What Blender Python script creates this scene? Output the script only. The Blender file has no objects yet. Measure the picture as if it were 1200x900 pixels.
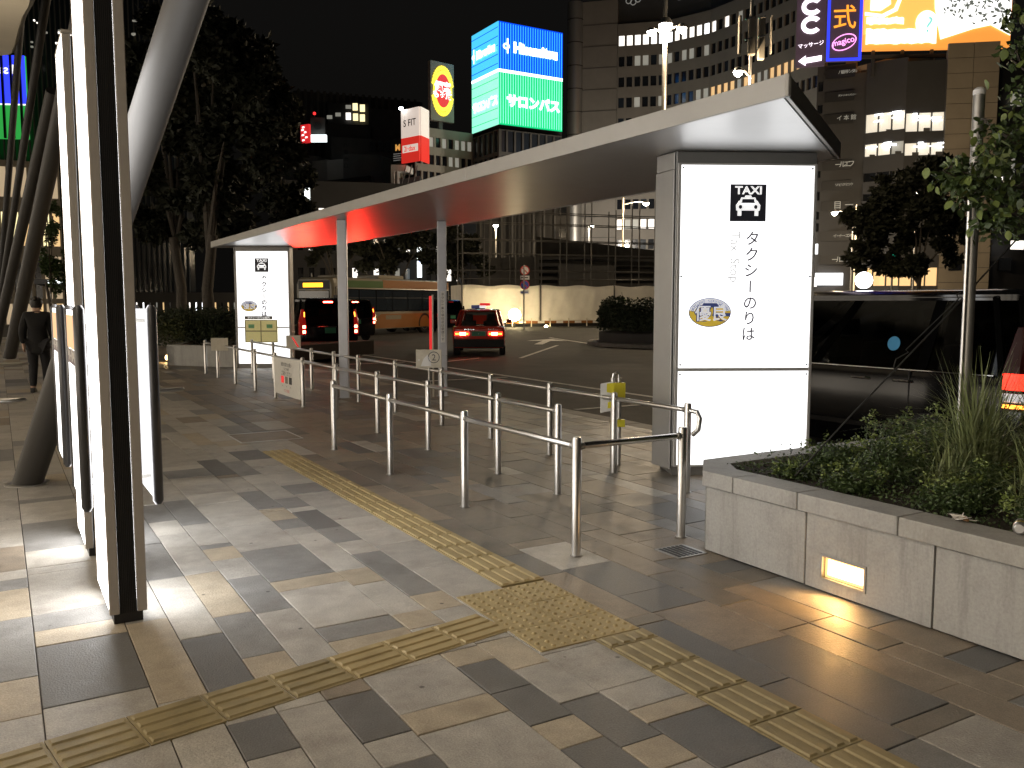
import bpy, bmesh, math, random
from mathutils import Vector, Matrix
random.seed(7)
R_ = math.radians
SC = bpy.context.scene
COL = SC.collection

# ------------------------------------------------------------------ camera
FPX, EYE = 1020.0, 1.6
YAW, PITCH = R_(30.53), R_(5.38)
CF = Vector((math.sin(YAW)*math.cos(PITCH), math.cos(YAW)*math.cos(PITCH), -math.sin(PITCH)))
CR = Vector((math.cos(YAW), -math.sin(YAW), 0))
CU = CR.cross(CF)
CAMP = Vector((0, 0, EYE))
cam_d = bpy.data.cameras.new('camera')
cam = bpy.data.objects.new('camera', cam_d); COL.objects.link(cam)
cam.matrix_world = Matrix(((CR.x, CU.x, -CF.x, 0), (CR.y, CU.y, -CF.y, 0), (CR.z, CU.z, -CF.z, EYE), (0, 0, 0, 1)))
cam_d.sensor_width = 36.0
cam_d.lens = 36.0*FPX/1200.0
cam_d.clip_start = 0.05; cam_d.clip_end = 3000
SC.camera = cam

def fp(px, py, d):
    """world point seen at photo pixel (px, py) at depth d metres"""
    return CAMP + d*(CF + CR*((px-600)/FPX) - CU*((py-450)/FPX))
def gnd(px, py, z=0.0):
    r = CF + CR*((px-600)/FPX) - CU*((py-450)/FPX)
    return CAMP + r*((z-EYE)/r.z)
def zat(py, d):
    return fp(600, py, d).z

# ------------------------------------------------------------------ world: night sky
W = bpy.data.worlds.new('World'); SC.world = W; W.use_nodes = True
nt = W.node_tree; nt.nodes.clear()
sky = nt.nodes.new('ShaderNodeTexSky'); sky.sky_type = 'NISHITA'; sky.sun_disc = False
sky.sun_elevation = R_(-4.0); sky.sun_rotation = R_(200)
desat = nt.nodes.new('ShaderNodeHueSaturation'); desat.inputs['Saturation'].default_value = 0.12
bg = nt.nodes.new('ShaderNodeBackground'); bg.inputs['Strength'].default_value = 0.10
glow = nt.nodes.new('ShaderNodeBackground'); glow.inputs['Color'].default_value = (1.0, 0.92, 0.82, 1); glow.inputs['Strength'].default_value = 0.0034
add = nt.nodes.new('ShaderNodeAddShader')
wo = nt.nodes.new('ShaderNodeOutputWorld')
nt.links.new(sky.outputs[0], desat.inputs['Color']); nt.links.new(desat.outputs[0], bg.inputs['Color'])
nt.links.new(bg.outputs[0], add.inputs[0]); nt.links.new(glow.outputs[0], add.inputs[1]); nt.links.new(add.outputs[0], wo.inputs['Surface'])

SC.view_settings.view_transform = 'Standard'
SC.view_settings.look = 'None'
SC.view_settings.exposure = 0.0
SC.view_settings.gamma = 1.0
SC.view_settings.use_curve_mapping = False
SC.render.engine = 'CYCLES'
SC.cycles.use_denoising = True
SC.cycles.max_bounces = 6
SC.cycles.diffuse_bounces = 3
SC.cycles.glossy_bounces = 3
SC.cycles.transmission_bounces = 4
SC.cycles.transparent_max_bounces = 10
SC.cycles.sample_clamp_indirect = 6.0
SC.cycles.caustics_reflective = False
SC.cycles.caustics_refractive = False

# ------------------------------------------------------------------ materials
MATS = {}
def mat(name, col, rough=0.6, metal=0.0, var=0.12, scale=6.0, bump=0.0, bscale=60.0, emit=None, es=0.0, spec=0.5, coat=0.0, stain=0.0, stcol=(0.05, 0.045, 0.04), stscale=1.2, rvar=0.0, gum=0.0, streak=0.0):
    m = bpy.data.materials.new(name); m.use_nodes = True
    n = m.node_tree; b = n.nodes['Principled BSDF']
    b.inputs['Roughness'].default_value = rough
    b.inputs['Metallic'].default_value = metal
    b.inputs['Specular IOR Level'].default_value = spec
    b.inputs['Coat Weight'].default_value = coat
    geo = n.nodes.new('ShaderNodeNewGeometry')
    if var > 0:
        tx = n.nodes.new('ShaderNodeTexNoise'); tx.inputs['Scale'].default_value = scale; tx.inputs['Detail'].default_value = 6; tx.inputs['Roughness'].default_value = 0.65
        n.links.new(geo.outputs['Position'], tx.inputs['Vector'])
        rp = n.nodes.new('ShaderNodeMapRange')
        rp.inputs['From Min'].default_value = 0.25; rp.inputs['From Max'].default_value = 0.75
        rp.inputs['To Min'].default_value = 1-var; rp.inputs['To Max'].default_value = 1+var
        n.links.new(tx.outputs['Fac'], rp.inputs['Value'])
        mx = n.nodes.new('ShaderNodeVectorMath'); mx.operation = 'SCALE'
        mx.inputs[0].default_value = col[:3]
        n.links.new(rp.outputs[0], mx.inputs['Scale'])
        out = mx.outputs[0]
        if stain > 0:
            t2 = n.nodes.new('ShaderNodeTexNoise'); t2.inputs['Scale'].default_value = stscale; t2.inputs['Detail'].default_value = 8; t2.inputs['Roughness'].default_value = 0.7
            n.links.new(geo.outputs['Position'], t2.inputs['Vector'])
            r2 = n.nodes.new('ShaderNodeMapRange'); r2.inputs['From Min'].default_value = 0.48; r2.inputs['From Max'].default_value = 0.72
            r2.inputs['To Min'].default_value = 0; r2.inputs['To Max'].default_value = stain
            n.links.new(t2.outputs['Fac'], r2.inputs['Value'])
            mm = n.nodes.new('ShaderNodeMixRGB'); mm.inputs['Color2'].default_value = (*stcol, 1)
            n.links.new(r2.outputs[0], mm.inputs['Fac']); n.links.new(out, mm.inputs['Color1'])
            out = mm.outputs[0]
        if gum > 0:
            vo = n.nodes.new('ShaderNodeTexVoronoi'); vo.inputs['Scale'].default_value = 5.5; vo.inputs['Randomness'].default_value = 1.0
            n.links.new(geo.outputs['Position'], vo.inputs['Vector'])
            rg = n.nodes.new('ShaderNodeMapRange'); rg.inputs['From Min'].default_value = 0.05; rg.inputs['From Max'].default_value = 0.075; rg.inputs['To Min'].default_value = gum; rg.inputs['To Max'].default_value = 0
            n.links.new(vo.outputs['Distance'], rg.inputs['Value'])
            th_ = n.nodes.new('ShaderNodeMath'); th_.operation = 'GREATER_THAN'; th_.inputs[1].default_value = 0.62
            sx_ = n.nodes.new('ShaderNodeSeparateColor'); n.links.new(vo.outputs['Color'], sx_.inputs[0]); n.links.new(sx_.outputs[0], th_.inputs[0])
            ml = n.nodes.new('ShaderNodeMath'); ml.operation = 'MULTIPLY'; n.links.new(rg.outputs[0], ml.inputs[0]); n.links.new(th_.outputs[0], ml.inputs[1])
            mg = n.nodes.new('ShaderNodeMixRGB'); mg.inputs['Color2'].default_value = (0.035, 0.033, 0.03, 1)
            n.links.new(ml.outputs[0], mg.inputs['Fac']); n.links.new(out, mg.inputs['Color1']); out = mg.outputs[0]
            fi = n.nodes.new('ShaderNodeTexNoise'); fi.inputs['Scale'].default_value = 160; fi.inputs['Detail'].default_value = 3
            n.links.new(geo.outputs['Position'], fi.inputs['Vector'])
            rf_ = n.nodes.new('ShaderNodeMapRange'); rf_.inputs['From Min'].default_value = 0.3; rf_.inputs['From Max'].default_value = 0.7; rf_.inputs['To Min'].default_value = 0.80; rf_.inputs['To Max'].default_value = 1.18
            n.links.new(fi.outputs['Fac'], rf_.inputs['Value'])
            ms_ = n.nodes.new('ShaderNodeVectorMath'); ms_.operation = 'SCALE'; n.links.new(out, ms_.inputs[0]); n.links.new(rf_.outputs[0], ms_.inputs['Scale']); out = ms_.outputs[0]
        if streak > 0:
            mp_ = n.nodes.new('ShaderNodeMapping'); mp_.inputs['Scale'].default_value = (9, 9, 0.9); n.links.new(geo.outputs['Position'], mp_.inputs['Vector'])
            ts = n.nodes.new('ShaderNodeTexNoise'); ts.inputs['Scale'].default_value = 1.0; ts.inputs['Detail'].default_value = 7; ts.inputs['Roughness'].default_value = 0.7; n.links.new(mp_.outputs[0], ts.inputs['Vector'])
            r4 = n.nodes.new('ShaderNodeMapRange'); r4.inputs['From Min'].default_value = 0.52; r4.inputs['From Max'].default_value = 0.75; r4.inputs['To Min'].default_value = 0; r4.inputs['To Max'].default_value = streak
            n.links.new(ts.outputs['Fac'], r4.inputs['Value'])
            m4 = n.nodes.new('ShaderNodeMixRGB'); m4.inputs['Color2'].default_value = (*stcol, 1); n.links.new(r4.outputs[0], m4.inputs['Fac']); n.links.new(out, m4.inputs['Color1']); out = m4.outputs[0]
        n.links.new(out, b.inputs['Base Color'])
        if rvar > 0:
            r3 = n.nodes.new('ShaderNodeMapRange'); r3.inputs['From Min'].default_value = 0.3; r3.inputs['From Max'].default_value = 0.7
            r3.inputs['To Min'].default_value = max(0.03, rough-rvar); r3.inputs['To Max'].default_value = min(1, rough+rvar)
            n.links.new(tx.outputs['Fac'], r3.inputs['Value']); n.links.new(r3.outputs[0], b.inputs['Roughness'])
    else:
        b.inputs['Base Color'].default_value = (*col[:3], 1)
    if bump > 0:
        tb = n.nodes.new('ShaderNodeTexNoise'); tb.inputs['Scale'].default_value = bscale; tb.inputs['Detail'].default_value = 5
        n.links.new(geo.outputs['Position'], tb.inputs['Vector'])
        bm_ = n.nodes.new('ShaderNodeBump'); bm_.inputs['Strength'].default_value = bump; bm_.inputs['Distance'].default_value = 0.01
        n.links.new(tb.outputs['Fac'], bm_.inputs['Height']); n.links.new(bm_.outputs[0], b.inputs['Normal'])
    if emit:
        b.inputs['Emission Color'].default_value = (*emit, 1); b.inputs['Emission Strength'].default_value = es
    MATS[name] = m
    return m

def glassmat(name, tint, refl=0.12, rough=0.03):
    m = bpy.data.materials.new(name); m.use_nodes = True; n = m.node_tree; n.nodes.clear()
    o = n.nodes.new('ShaderNodeOutputMaterial'); tr = n.nodes.new('ShaderNodeBsdfTransparent'); tr.inputs[0].default_value = (*tint, 1)
    gl = n.nodes.new('ShaderNodeBsdfGlossy'); gl.inputs['Roughness'].default_value = rough; gl.inputs['Color'].default_value = (0.9, 0.95, 1, 1)
    fr = n.nodes.new('ShaderNodeFresnel'); fr.inputs['IOR'].default_value = 1.33
    mx = n.nodes.new('ShaderNodeMixShader')
    n.links.new(fr.outputs[0], mx.inputs[0]); n.links.new(tr.outputs[0], mx.inputs[1]); n.links.new(gl.outputs[0], mx.inputs[2]); n.links.new(mx.outputs[0], o.inputs[0])
    MATS[name] = m; return m

SL = [mat('slab_light_grey', (0.385, 0.368, 0.34), 0.52, var=0.23, scale=7, bump=0.3, bscale=90, stain=0.6, stcol=(0.2, 0.18, 0.16), stscale=3.1, rvar=0.1, spec=0.32, gum=0.75),
      mat('slab_pale', (0.44, 0.42, 0.385), 0.52, var=0.22, scale=6, bump=0.3, bscale=90, stain=0.6, stcol=(0.24, 0.21, 0.18), stscale=2.7, rvar=0.1, spec=0.32, gum=0.75),
      mat('slab_tan', (0.41, 0.355, 0.275), 0.52, var=0.22, scale=8, bump=0.3, bscale=90, stain=0.6, stcol=(0.24, 0.2, 0.15), stscale=3.3, rvar=0.1, spec=0.32, gum=0.75),
      mat('slab_mid_grey', (0.235, 0.232, 0.226), 0.52, var=0.24, scale=9, bump=0.3, bscale=110, stain=0.6, stcol=(0.12, 0.115, 0.11), stscale=2.9, rvar=0.1, spec=0.32, gum=0.75),
      mat('slab_charcoal', (0.148, 0.147, 0.146), 0.52, var=0.24, scale=9, bump=0.3, bscale=120, stain=0.6, stcol=(0.15, 0.14, 0.13), stscale=2.2, rvar=0.1, spec=0.32, gum=0.75),
      mat('slab_brown_grey', (0.265, 0.225, 0.18), 0.52, var=0.26, scale=6, bump=0.3, bscale=90, stain=0.6, stcol=(0.10, 0.09, 0.08), stscale=2.0, rvar=0.1, spec=0.32, gum=0.75),
      mat('slab_dirty_grey', (0.19, 0.172, 0.148), 0.52, var=0.28, scale=5, bump=0.3, bscale=90, stain=0.6, stcol=(0.07, 0.065, 0.06), stscale=1.8, rvar=0.1, spec=0.32, gum=0.75)]
mat('mortar', (0.055, 0.05, 0.045), 0.9, var=0.2, scale=20)
mat('tactile', (0.38, 0.30, 0.15), 0.6, var=0.12, scale=9, bump=0.15, bscale=150, stain=0.45, stcol=(0.2, 0.15, 0.07), stscale=4)
mat('tactile_worn', (0.30, 0.243, 0.125), 0.6, var=0.14, scale=9, bump=0.15, bscale=150, stain=0.6, stcol=(0.12, 0.1, 0.06), stscale=4)
mat('asphalt', (0.055, 0.052, 0.047), 0.8, var=0.3, scale=1.2, bump=0.5, bscale=220, stain=0.55, stcol=(0.026, 0.025, 0.024), stscale=0.22, gum=0.3, spec=0.3)
mat('earth', (0.05, 0.045, 0.04), 0.95, var=0.25, scale=1)
mat('soil', (0.03, 0.022, 0.015), 0.95, var=0.3, scale=25, bump=0.8, bscale=60)
mat('kerb_stone', (0.30, 0.28, 0.25), 0.7, var=0.18, scale=7, bump=0.2, stain=0.4)
mat('road_paint', (0.6, 0.58, 0.54), 0.7, var=0.25, scale=5, stain=0.7, stcol=(0.12, 0.12, 0.11), stscale=3)
mat('steel', (0.62, 0.61, 0.59), 0.33, 1.0, var=0.03, scale=4)
mat('board_back', (0.085, 0.088, 0.095), 0.4, var=0.05)
mat('pillar_black', (0.004, 0.004, 0.004), 0.9, var=0, spec=0.0)
mat('steel_mirror', (0.66, 0.63, 0.59), 0.24, 1.0, var=0.04, scale=10)
mat('steel_dull', (0.36, 0.35, 0.33), 0.42, 0.8, var=0.1, scale=10)
mat('alu_paint', (0.46, 0.45, 0.43), 0.42, 0.25, var=0.05, scale=3, bump=0.02, bscale=12)
mat('alu_soffit', (0.6, 0.6, 0.6), 0.36, 0.62, var=0.05, scale=2)
mat('alu_dark', (0.22, 0.215, 0.205), 0.42, 0.4, var=0.06, scale=6)
mat('alu_column', (0.34, 0.335, 0.325), 0.4, 0.4, var=0.05, scale=6)
mat('post_paint', (0.48, 0.48, 0.50), 0.38, 0.4, var=0.05, scale=6)
mat('totem_grey', (0.40, 0.37, 0.335), 0.5, 0.15, var=0.05, scale=20)
mat('black_trim', (0.012, 0.012, 0.013), 0.5, 0, var=0.1, scale=30)
mat('rubber', (0.02, 0.02, 0.02), 0.75, 0, var=0.2, scale=40)
mat('edge_profile', (0.07, 0.07, 0.075), 0.32, 0.5, var=0.05, scale=20)
mat('light_panel', (0.9, 0.9, 0.9), 0.3, emit=(0.97, 0.985, 1.0), es=1.55, var=0)
mat('totem_panel', (0.9, 0.9, 0.9), 0.3, emit=(1.0, 0.985, 0.965), es=9.5, var=0)
mat('board_panel', (0.9, 0.9, 0.9), 0.3, emit=(1.0, 0.985, 0.98), es=3.0, var=0)
mat('map_band', (0.3, 0.12, 0.04), 0.4, emit=(1.0, 0.62, 0.32), es=0.9, var=0)
mat('map_dark', (0.05, 0.04, 0.045), 0.4, emit=(0.5, 0.36, 0.34), es=0.25, var=0)
mat('print_dark', (0.03, 0.03, 0.045), 0.5, var=0, )
mat('print_text', (0.10, 0.085, 0.14), 0.5, var=0)
mat('print_faint', (0.50, 0.50, 0.52), 0.5, emit=(0.97, 0.985, 1), es=0.30, var=0)
mat('print_white', (0.85, 0.85, 0.85), 0.4, emit=(1, 1, 1), es=0.75, var=0)
mat('emblem_yellow', (0.75, 0.55, 0.08), 0.5, emit=(0.9, 0.62, 0.06), es=0.25, var=0)
mat('emblem_blue', (0.05, 0.08, 0.25), 0.5, emit=(0.1, 0.13, 0.4), es=0.15, var=0)
mat('emblem_white', (0.8, 0.82, 0.88), 0.5, emit=(0.85, 0.88, 1), es=0.45, var=0)
mat('map_yellow', (0.72, 0.66, 0.32), 0.6, emit=(0.9, 0.8, 0.35), es=0.18, var=0.08, scale=30)
mat('map_green', (0.2, 0.5, 0.25), 0.6, var=0)
mat('paper', (0.62, 0.58, 0.49), 0.75, var=0.1, scale=20)
mat('paper_white', (0.72, 0.71, 0.67), 0.7, var=0.06, scale=20)
mat('tape_yellow', (0.75, 0.66, 0.04), 0.5, var=0.05)
mat('granite', (0.36, 0.355, 0.34), 0.65, var=0.16, scale=70, bump=0.12, bscale=140, stain=0.45, stcol=(0.15, 0.145, 0.135), stscale=2.3, streak=0.6)
mat('granite_warm', (0.37, 0.36, 0.335), 0.65, var=0.16, scale=70, bump=0.12, bscale=140, stain=0.4, stcol=(0.17, 0.16, 0.14), stscale=3.0, streak=0.5)
mat('lamp_warm', (1, 0.8, 0.5), 0.3, emit=(1.0, 0.66, 0.28), es=9.0, var=0)
mat('lamp_rim', (1, 0.7, 0.3), 0.3, emit=(1.0, 0.58, 0.2), es=1.3, var=0)
mat('pane_office', (0.5, 0.48, 0.42), 0.4, emit=(1.0, 0.9, 0.72), es=0.75, var=0)
mat('ceiling_tube', (1, 1, 1), 0.4, emit=(0.95, 0.98, 1.0), es=4.0, var=0)
mat('lamp_white', (1, 1, 1), 0.3, emit=(1.0, 0.93, 0.82), es=45.0, var=0)
mat('lamp_cool', (1, 1, 1), 0.3, emit=(0.9, 0.95, 1.0), es=12.0, var=0)
mat('globe', (1, 1, 1), 0.3, emit=(1.0, 0.98, 0.97), es=5.0, var=0)
mat('flood_warm', (1, 0.9, 0.6), 0.3, emit=(1.0, 0.78, 0.4), es=60.0, var=0)
mat('fill_pane', (0.6, 0.55, 0.45), 0.4, emit=(1.0, 0.88, 0.72), es=3.6, var=0)  # glow of the unseen shopfront, added to light upright faces
mat('reflection_green', (0.0, 0.2, 0.05), 0.4, emit=(0.03, 0.36, 0.06), es=1.0, var=0.4, scale=2)  # green half of the sign cube's reflection, as emission
mat('downlight', (1, 0.9, 0.7), 0.3, emit=(1.0, 0.80, 0.56), es=6.0, var=0)
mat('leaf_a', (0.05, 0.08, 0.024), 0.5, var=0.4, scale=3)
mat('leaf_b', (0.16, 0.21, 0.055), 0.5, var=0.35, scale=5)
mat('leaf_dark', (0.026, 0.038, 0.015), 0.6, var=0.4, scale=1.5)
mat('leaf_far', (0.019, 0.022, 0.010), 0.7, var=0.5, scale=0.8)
mat('blade', (0.19, 0.225, 0.095), 0.5, var=0.35, scale=9)
mat('bark', (0.075, 0.063, 0.05), 0.85, var=0.3, scale=14, bump=0.6, bscale=40)
mat('black_paint', (0.006, 0.006, 0.007), 0.14, 0.0, var=0, coat=0.0, spec=0.3)
mat('red_paint', (0.52, 0.045, 0.025), 0.25, 0.0, var=0.03, coat=0.6)
mat('white_paint', (0.72, 0.7, 0.66), 0.35, var=0.05)
mat('chrome', (0.8, 0.8, 0.8), 0.12, 1.0, var=0)
mat('tail_hot', (0.5, 0.02, 0.01), 0.3, emit=(1.0, 0.08, 0.045), es=40.0, var=0)
mat('tail_red', (0.35, 0.01, 0.008), 0.2, emit=(1.0, 0.03, 0.015), es=3.5, var=0)
mat('tail_orange', (0.5, 0.1, 0.01), 0.3, emit=(1.0, 0.30, 0.03), es=7.0, var=0)
mat('lens_red', (0.3, 0.01, 0.01), 0.12, coat=0.6, emit=(1, 0.03, 0.02), es=0.15, var=0)
mat('lens_dark', (0.03, 0.003, 0.003), 0.2, var=0, spec=0.3)
mat('lens_clear', (0.8, 0.8, 0.82), 0.12, coat=1.0, emit=(1, 0.95, 0.95), es=0.5, var=0)
mat('plate', (0.6, 0.62, 0.58), 0.5, var=0)
mat('plate_green', (0.05, 0.22, 0.12), 0.5, var=0)
mat('tyre', (0.018, 0.018, 0.018), 0.85, var=0.1)
mat('rim', (0.4, 0.4, 0.4), 0.35, 0.8, var=0)
mat('seat_grey', (0.16, 0.155, 0.15), 0.8, var=0.1, scale=20)
mat('cabin_lit', (0.5, 0.48, 0.42), 0.8, emit=(1, 0.95, 0.8), es=0.18, var=0)
mat('sticker_blue', (0.05, 0.28, 0.5), 0.5, emit=(0.1, 0.45, 0.8), es=0.12, var=0)
mat('bus_orange', (0.30, 0.125, 0.035), 0.35, var=0.05)
mat('bus_green', (0.06, 0.13, 0.03), 0.35, var=0.05)
mat('bus_cream', (0.24, 0.21, 0.15), 0.35, var=0.05)
mat('led_amber', (0.1, 0.05, 0), 0.5, emit=(1, 0.48, 0.02), es=3.0, var=0)
mat('fabric_white', (0.78, 0.75, 0.69), 0.85, var=0.1, scale=0.8, bump=0.9, bscale=1.6, stain=0.25, stcol=(0.4, 0.36, 0.3), stscale=0.5)
mat('scaffold', (0.10, 0.095, 0.09), 0.5, 0.5, var=0.15)
mat('net_dark', (0.035, 0.033, 0.03), 0.9, var=0.3, scale=0.6)
mat('sign_red', (0.5, 0.04, 0.03), 0.4, emit=(1, 0.1, 0.06), es=0.05, var=0)
mat('sign_blue', (0.05, 0.10, 0.38), 0.4, emit=(0.1, 0.15, 0.7), es=0.05, var=0)
mat('sign_white', (0.75, 0.75, 0.75), 0.4, var=0)
mat('concrete_dark', (0.085, 0.082, 0.078), 0.8, var=0.15, scale=0.5)
mat('concrete', (0.19, 0.175, 0.155), 0.8, var=0.12, scale=0.3)
mat('concrete_tan', (0.25, 0.225, 0.185), 0.8, var=0.12, scale=0.3)
mat('stone_tan', (0.26, 0.225, 0.175), 0.75, var=0.12, scale=0.4)
mat('dark_wall', (0.04, 0.04, 0.042), 0.6, var=0.15, scale=0.4)
mat('glass_dark', (0.012, 0.014, 0.018), 0.12, var=0, spec=0.6)
mat('glass_blue', (0.02, 0.028, 0.04), 0.15, var=0.2, scale=0.2, spec=0.6)
mat('pane_white', (0.6, 0.6, 0.6), 0.4, emit=(1.0, 0.93, 0.84), es=1.7, var=0)
mat('pane_cool', (0.6, 0.6, 0.6), 0.4, emit=(0.95, 0.97, 1.0), es=2.6, var=0)
mat('pane_dim', (0.3, 0.3, 0.28), 0.4, emit=(0.95, 0.92, 0.78), es=0.22, var=0)
mat('pane_warm', (0.6, 0.4, 0.2), 0.4, emit=(1.0, 0.62, 0.28), es=0.75, var=0)
mat('pane_yellow', (0.6, 0.5, 0.2), 0.4, emit=(1.0, 0.86, 0.45), es=1.5, var=0)
mat('pane_amber', (0.6, 0.4, 0.2), 0.4, emit=(1.0, 0.66, 0.30), es=0.9, var=0)
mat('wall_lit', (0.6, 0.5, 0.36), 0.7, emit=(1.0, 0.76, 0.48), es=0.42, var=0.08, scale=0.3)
mat('led_blue', (0.0, 0.05, 0.4), 0.4, emit=(0.0, 0.07, 0.95), es=1.2, var=0)
mat('led_cyan', (0.0, 0.3, 0.6), 0.4, emit=(0.08, 0.62, 1.0), es=1.1, var=0)
mat('led_green', (0.0, 0.4, 0.2), 0.4, emit=(0.0, 0.62, 0.2), es=1.0, var=0)
mat('led_mint', (0.2, 0.5, 0.4), 0.4, emit=(0.32, 1.0, 0.72), es=1.1, var=0)
mat('led_white', (1, 1, 1), 0.4, emit=(0.9, 1.0, 1.0), es=2.6, var=0)
mat('neon_blue', (0, 0, 0.5), 0.4, emit=(0.03, 0.05, 1.0), es=1.6, var=0)
mat('neon_pink', (0.8, 0.3, 0.6), 0.4, emit=(1.0, 0.35, 0.85), es=2.0, var=0)
mat('neon_white', (1, 1, 1), 0.4, emit=(1.0, 0.86, 1.0), es=2.4, var=0)
mat('neon_orange', (0.8, 0.3, 0.05), 0.4, emit=(1.0, 0.33, 0.03), es=1.5, var=0)
mat('neon_back', (0.07, 0.055, 0.065), 0.5, emit=(0.5, 0.28, 0.42), es=0.08, var=0)
mat('bill_orange', (0.8, 0.3, 0.05), 0.5, emit=(1.0, 0.36, 0.06), es=1.0, var=0)
mat('bill_amber', (0.8, 0.5, 0.1), 0.5, emit=(1.0, 0.58, 0.13), es=1.0, var=0)
mat('bill_white', (0.9, 0.9, 0.9), 0.5, emit=(1.0, 1.0, 0.98), es=1.6, var=0)
mat('bill_grey', (0.2, 0.22, 0.2), 0.5, emit=(0.4, 0.45, 0.4), es=0.25, var=0)
mat('bill_teal', (0.3, 0.7, 0.65), 0.5, emit=(0.3, 0.85, 0.75), es=0.9, var=0)
mat('bill_yellow', (0.9, 0.75, 0.05), 0.5, emit=(1.0, 0.78, 0.06), es=1.1, var=0)
mat('bill_red', (0.6, 0.03, 0.03), 0.5, emit=(1.0, 0.03, 0.035), es=0.6, var=0)
mat('sfit_white', (0.75, 0.68, 0.6), 0.5, emit=(1.0, 0.83, 0.72), es=0.62, var=0)
mat('sfit_red', (0.6, 0.03, 0.02), 0.5, emit=(1.0, 0.045, 0.03), es=0.55, var=0)
mat('sign_amber', (0.6, 0.3, 0.02), 0.5, emit=(1.0, 0.5, 0.12), es=0.6, var=0)
mat('sign_text', (0.5, 0.5, 0.48), 0.6, emit=(1, 1, 0.95), es=0.12, var=0)
mat('membrane', (0.6, 0.55, 0.45), 0.7, var=0.06, scale=0.8)
mat('pipe_paint', (0.05, 0.047, 0.044), 0.6, 0.0, var=0.05, scale=8)
mat('skin', (0.45, 0.29, 0.21), 0.6, var=0.05)
mat('hair', (0.012, 0.010, 0.009), 0.5, var=0.2, scale=60)
mat('coat', (0.006, 0.006, 0.007), 0.85, var=0.2, scale=20)
mat('trousers', (0.015, 0.015, 0.018), 0.85, var=0.2, scale=20)
mat('shoe', (0.02, 0.02, 0.02), 0.5, var=0.1)
mat('signal_green', (0, 0.4, 0.3), 0.4, emit=(0.02, 1.0, 0.62), es=2.0, var=0)
mat('signal_red', (0.4, 0, 0), 0.4, emit=(1.0, 0.03, 0.03), es=2.0, var=0)
mat('can_silver', (0.7, 0.7, 0.7), 0.3, 0.9, var=0.05)
mat('can_gold', (0.55, 0.42, 0.1), 0.35, 0.7, var=0.05)
mat('tissue', (0.72, 0.68, 0.62), 0.9, var=0.06, scale=40)
mat('tissue_brown', (0.35, 0.2, 0.09), 0.8, var=0.1, scale=40)
glassmat('car_glass', (0.6, 0.62, 0.6))
glassmat('car_glass_dark', (0.07, 0.075, 0.08))
M = MATS

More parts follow.
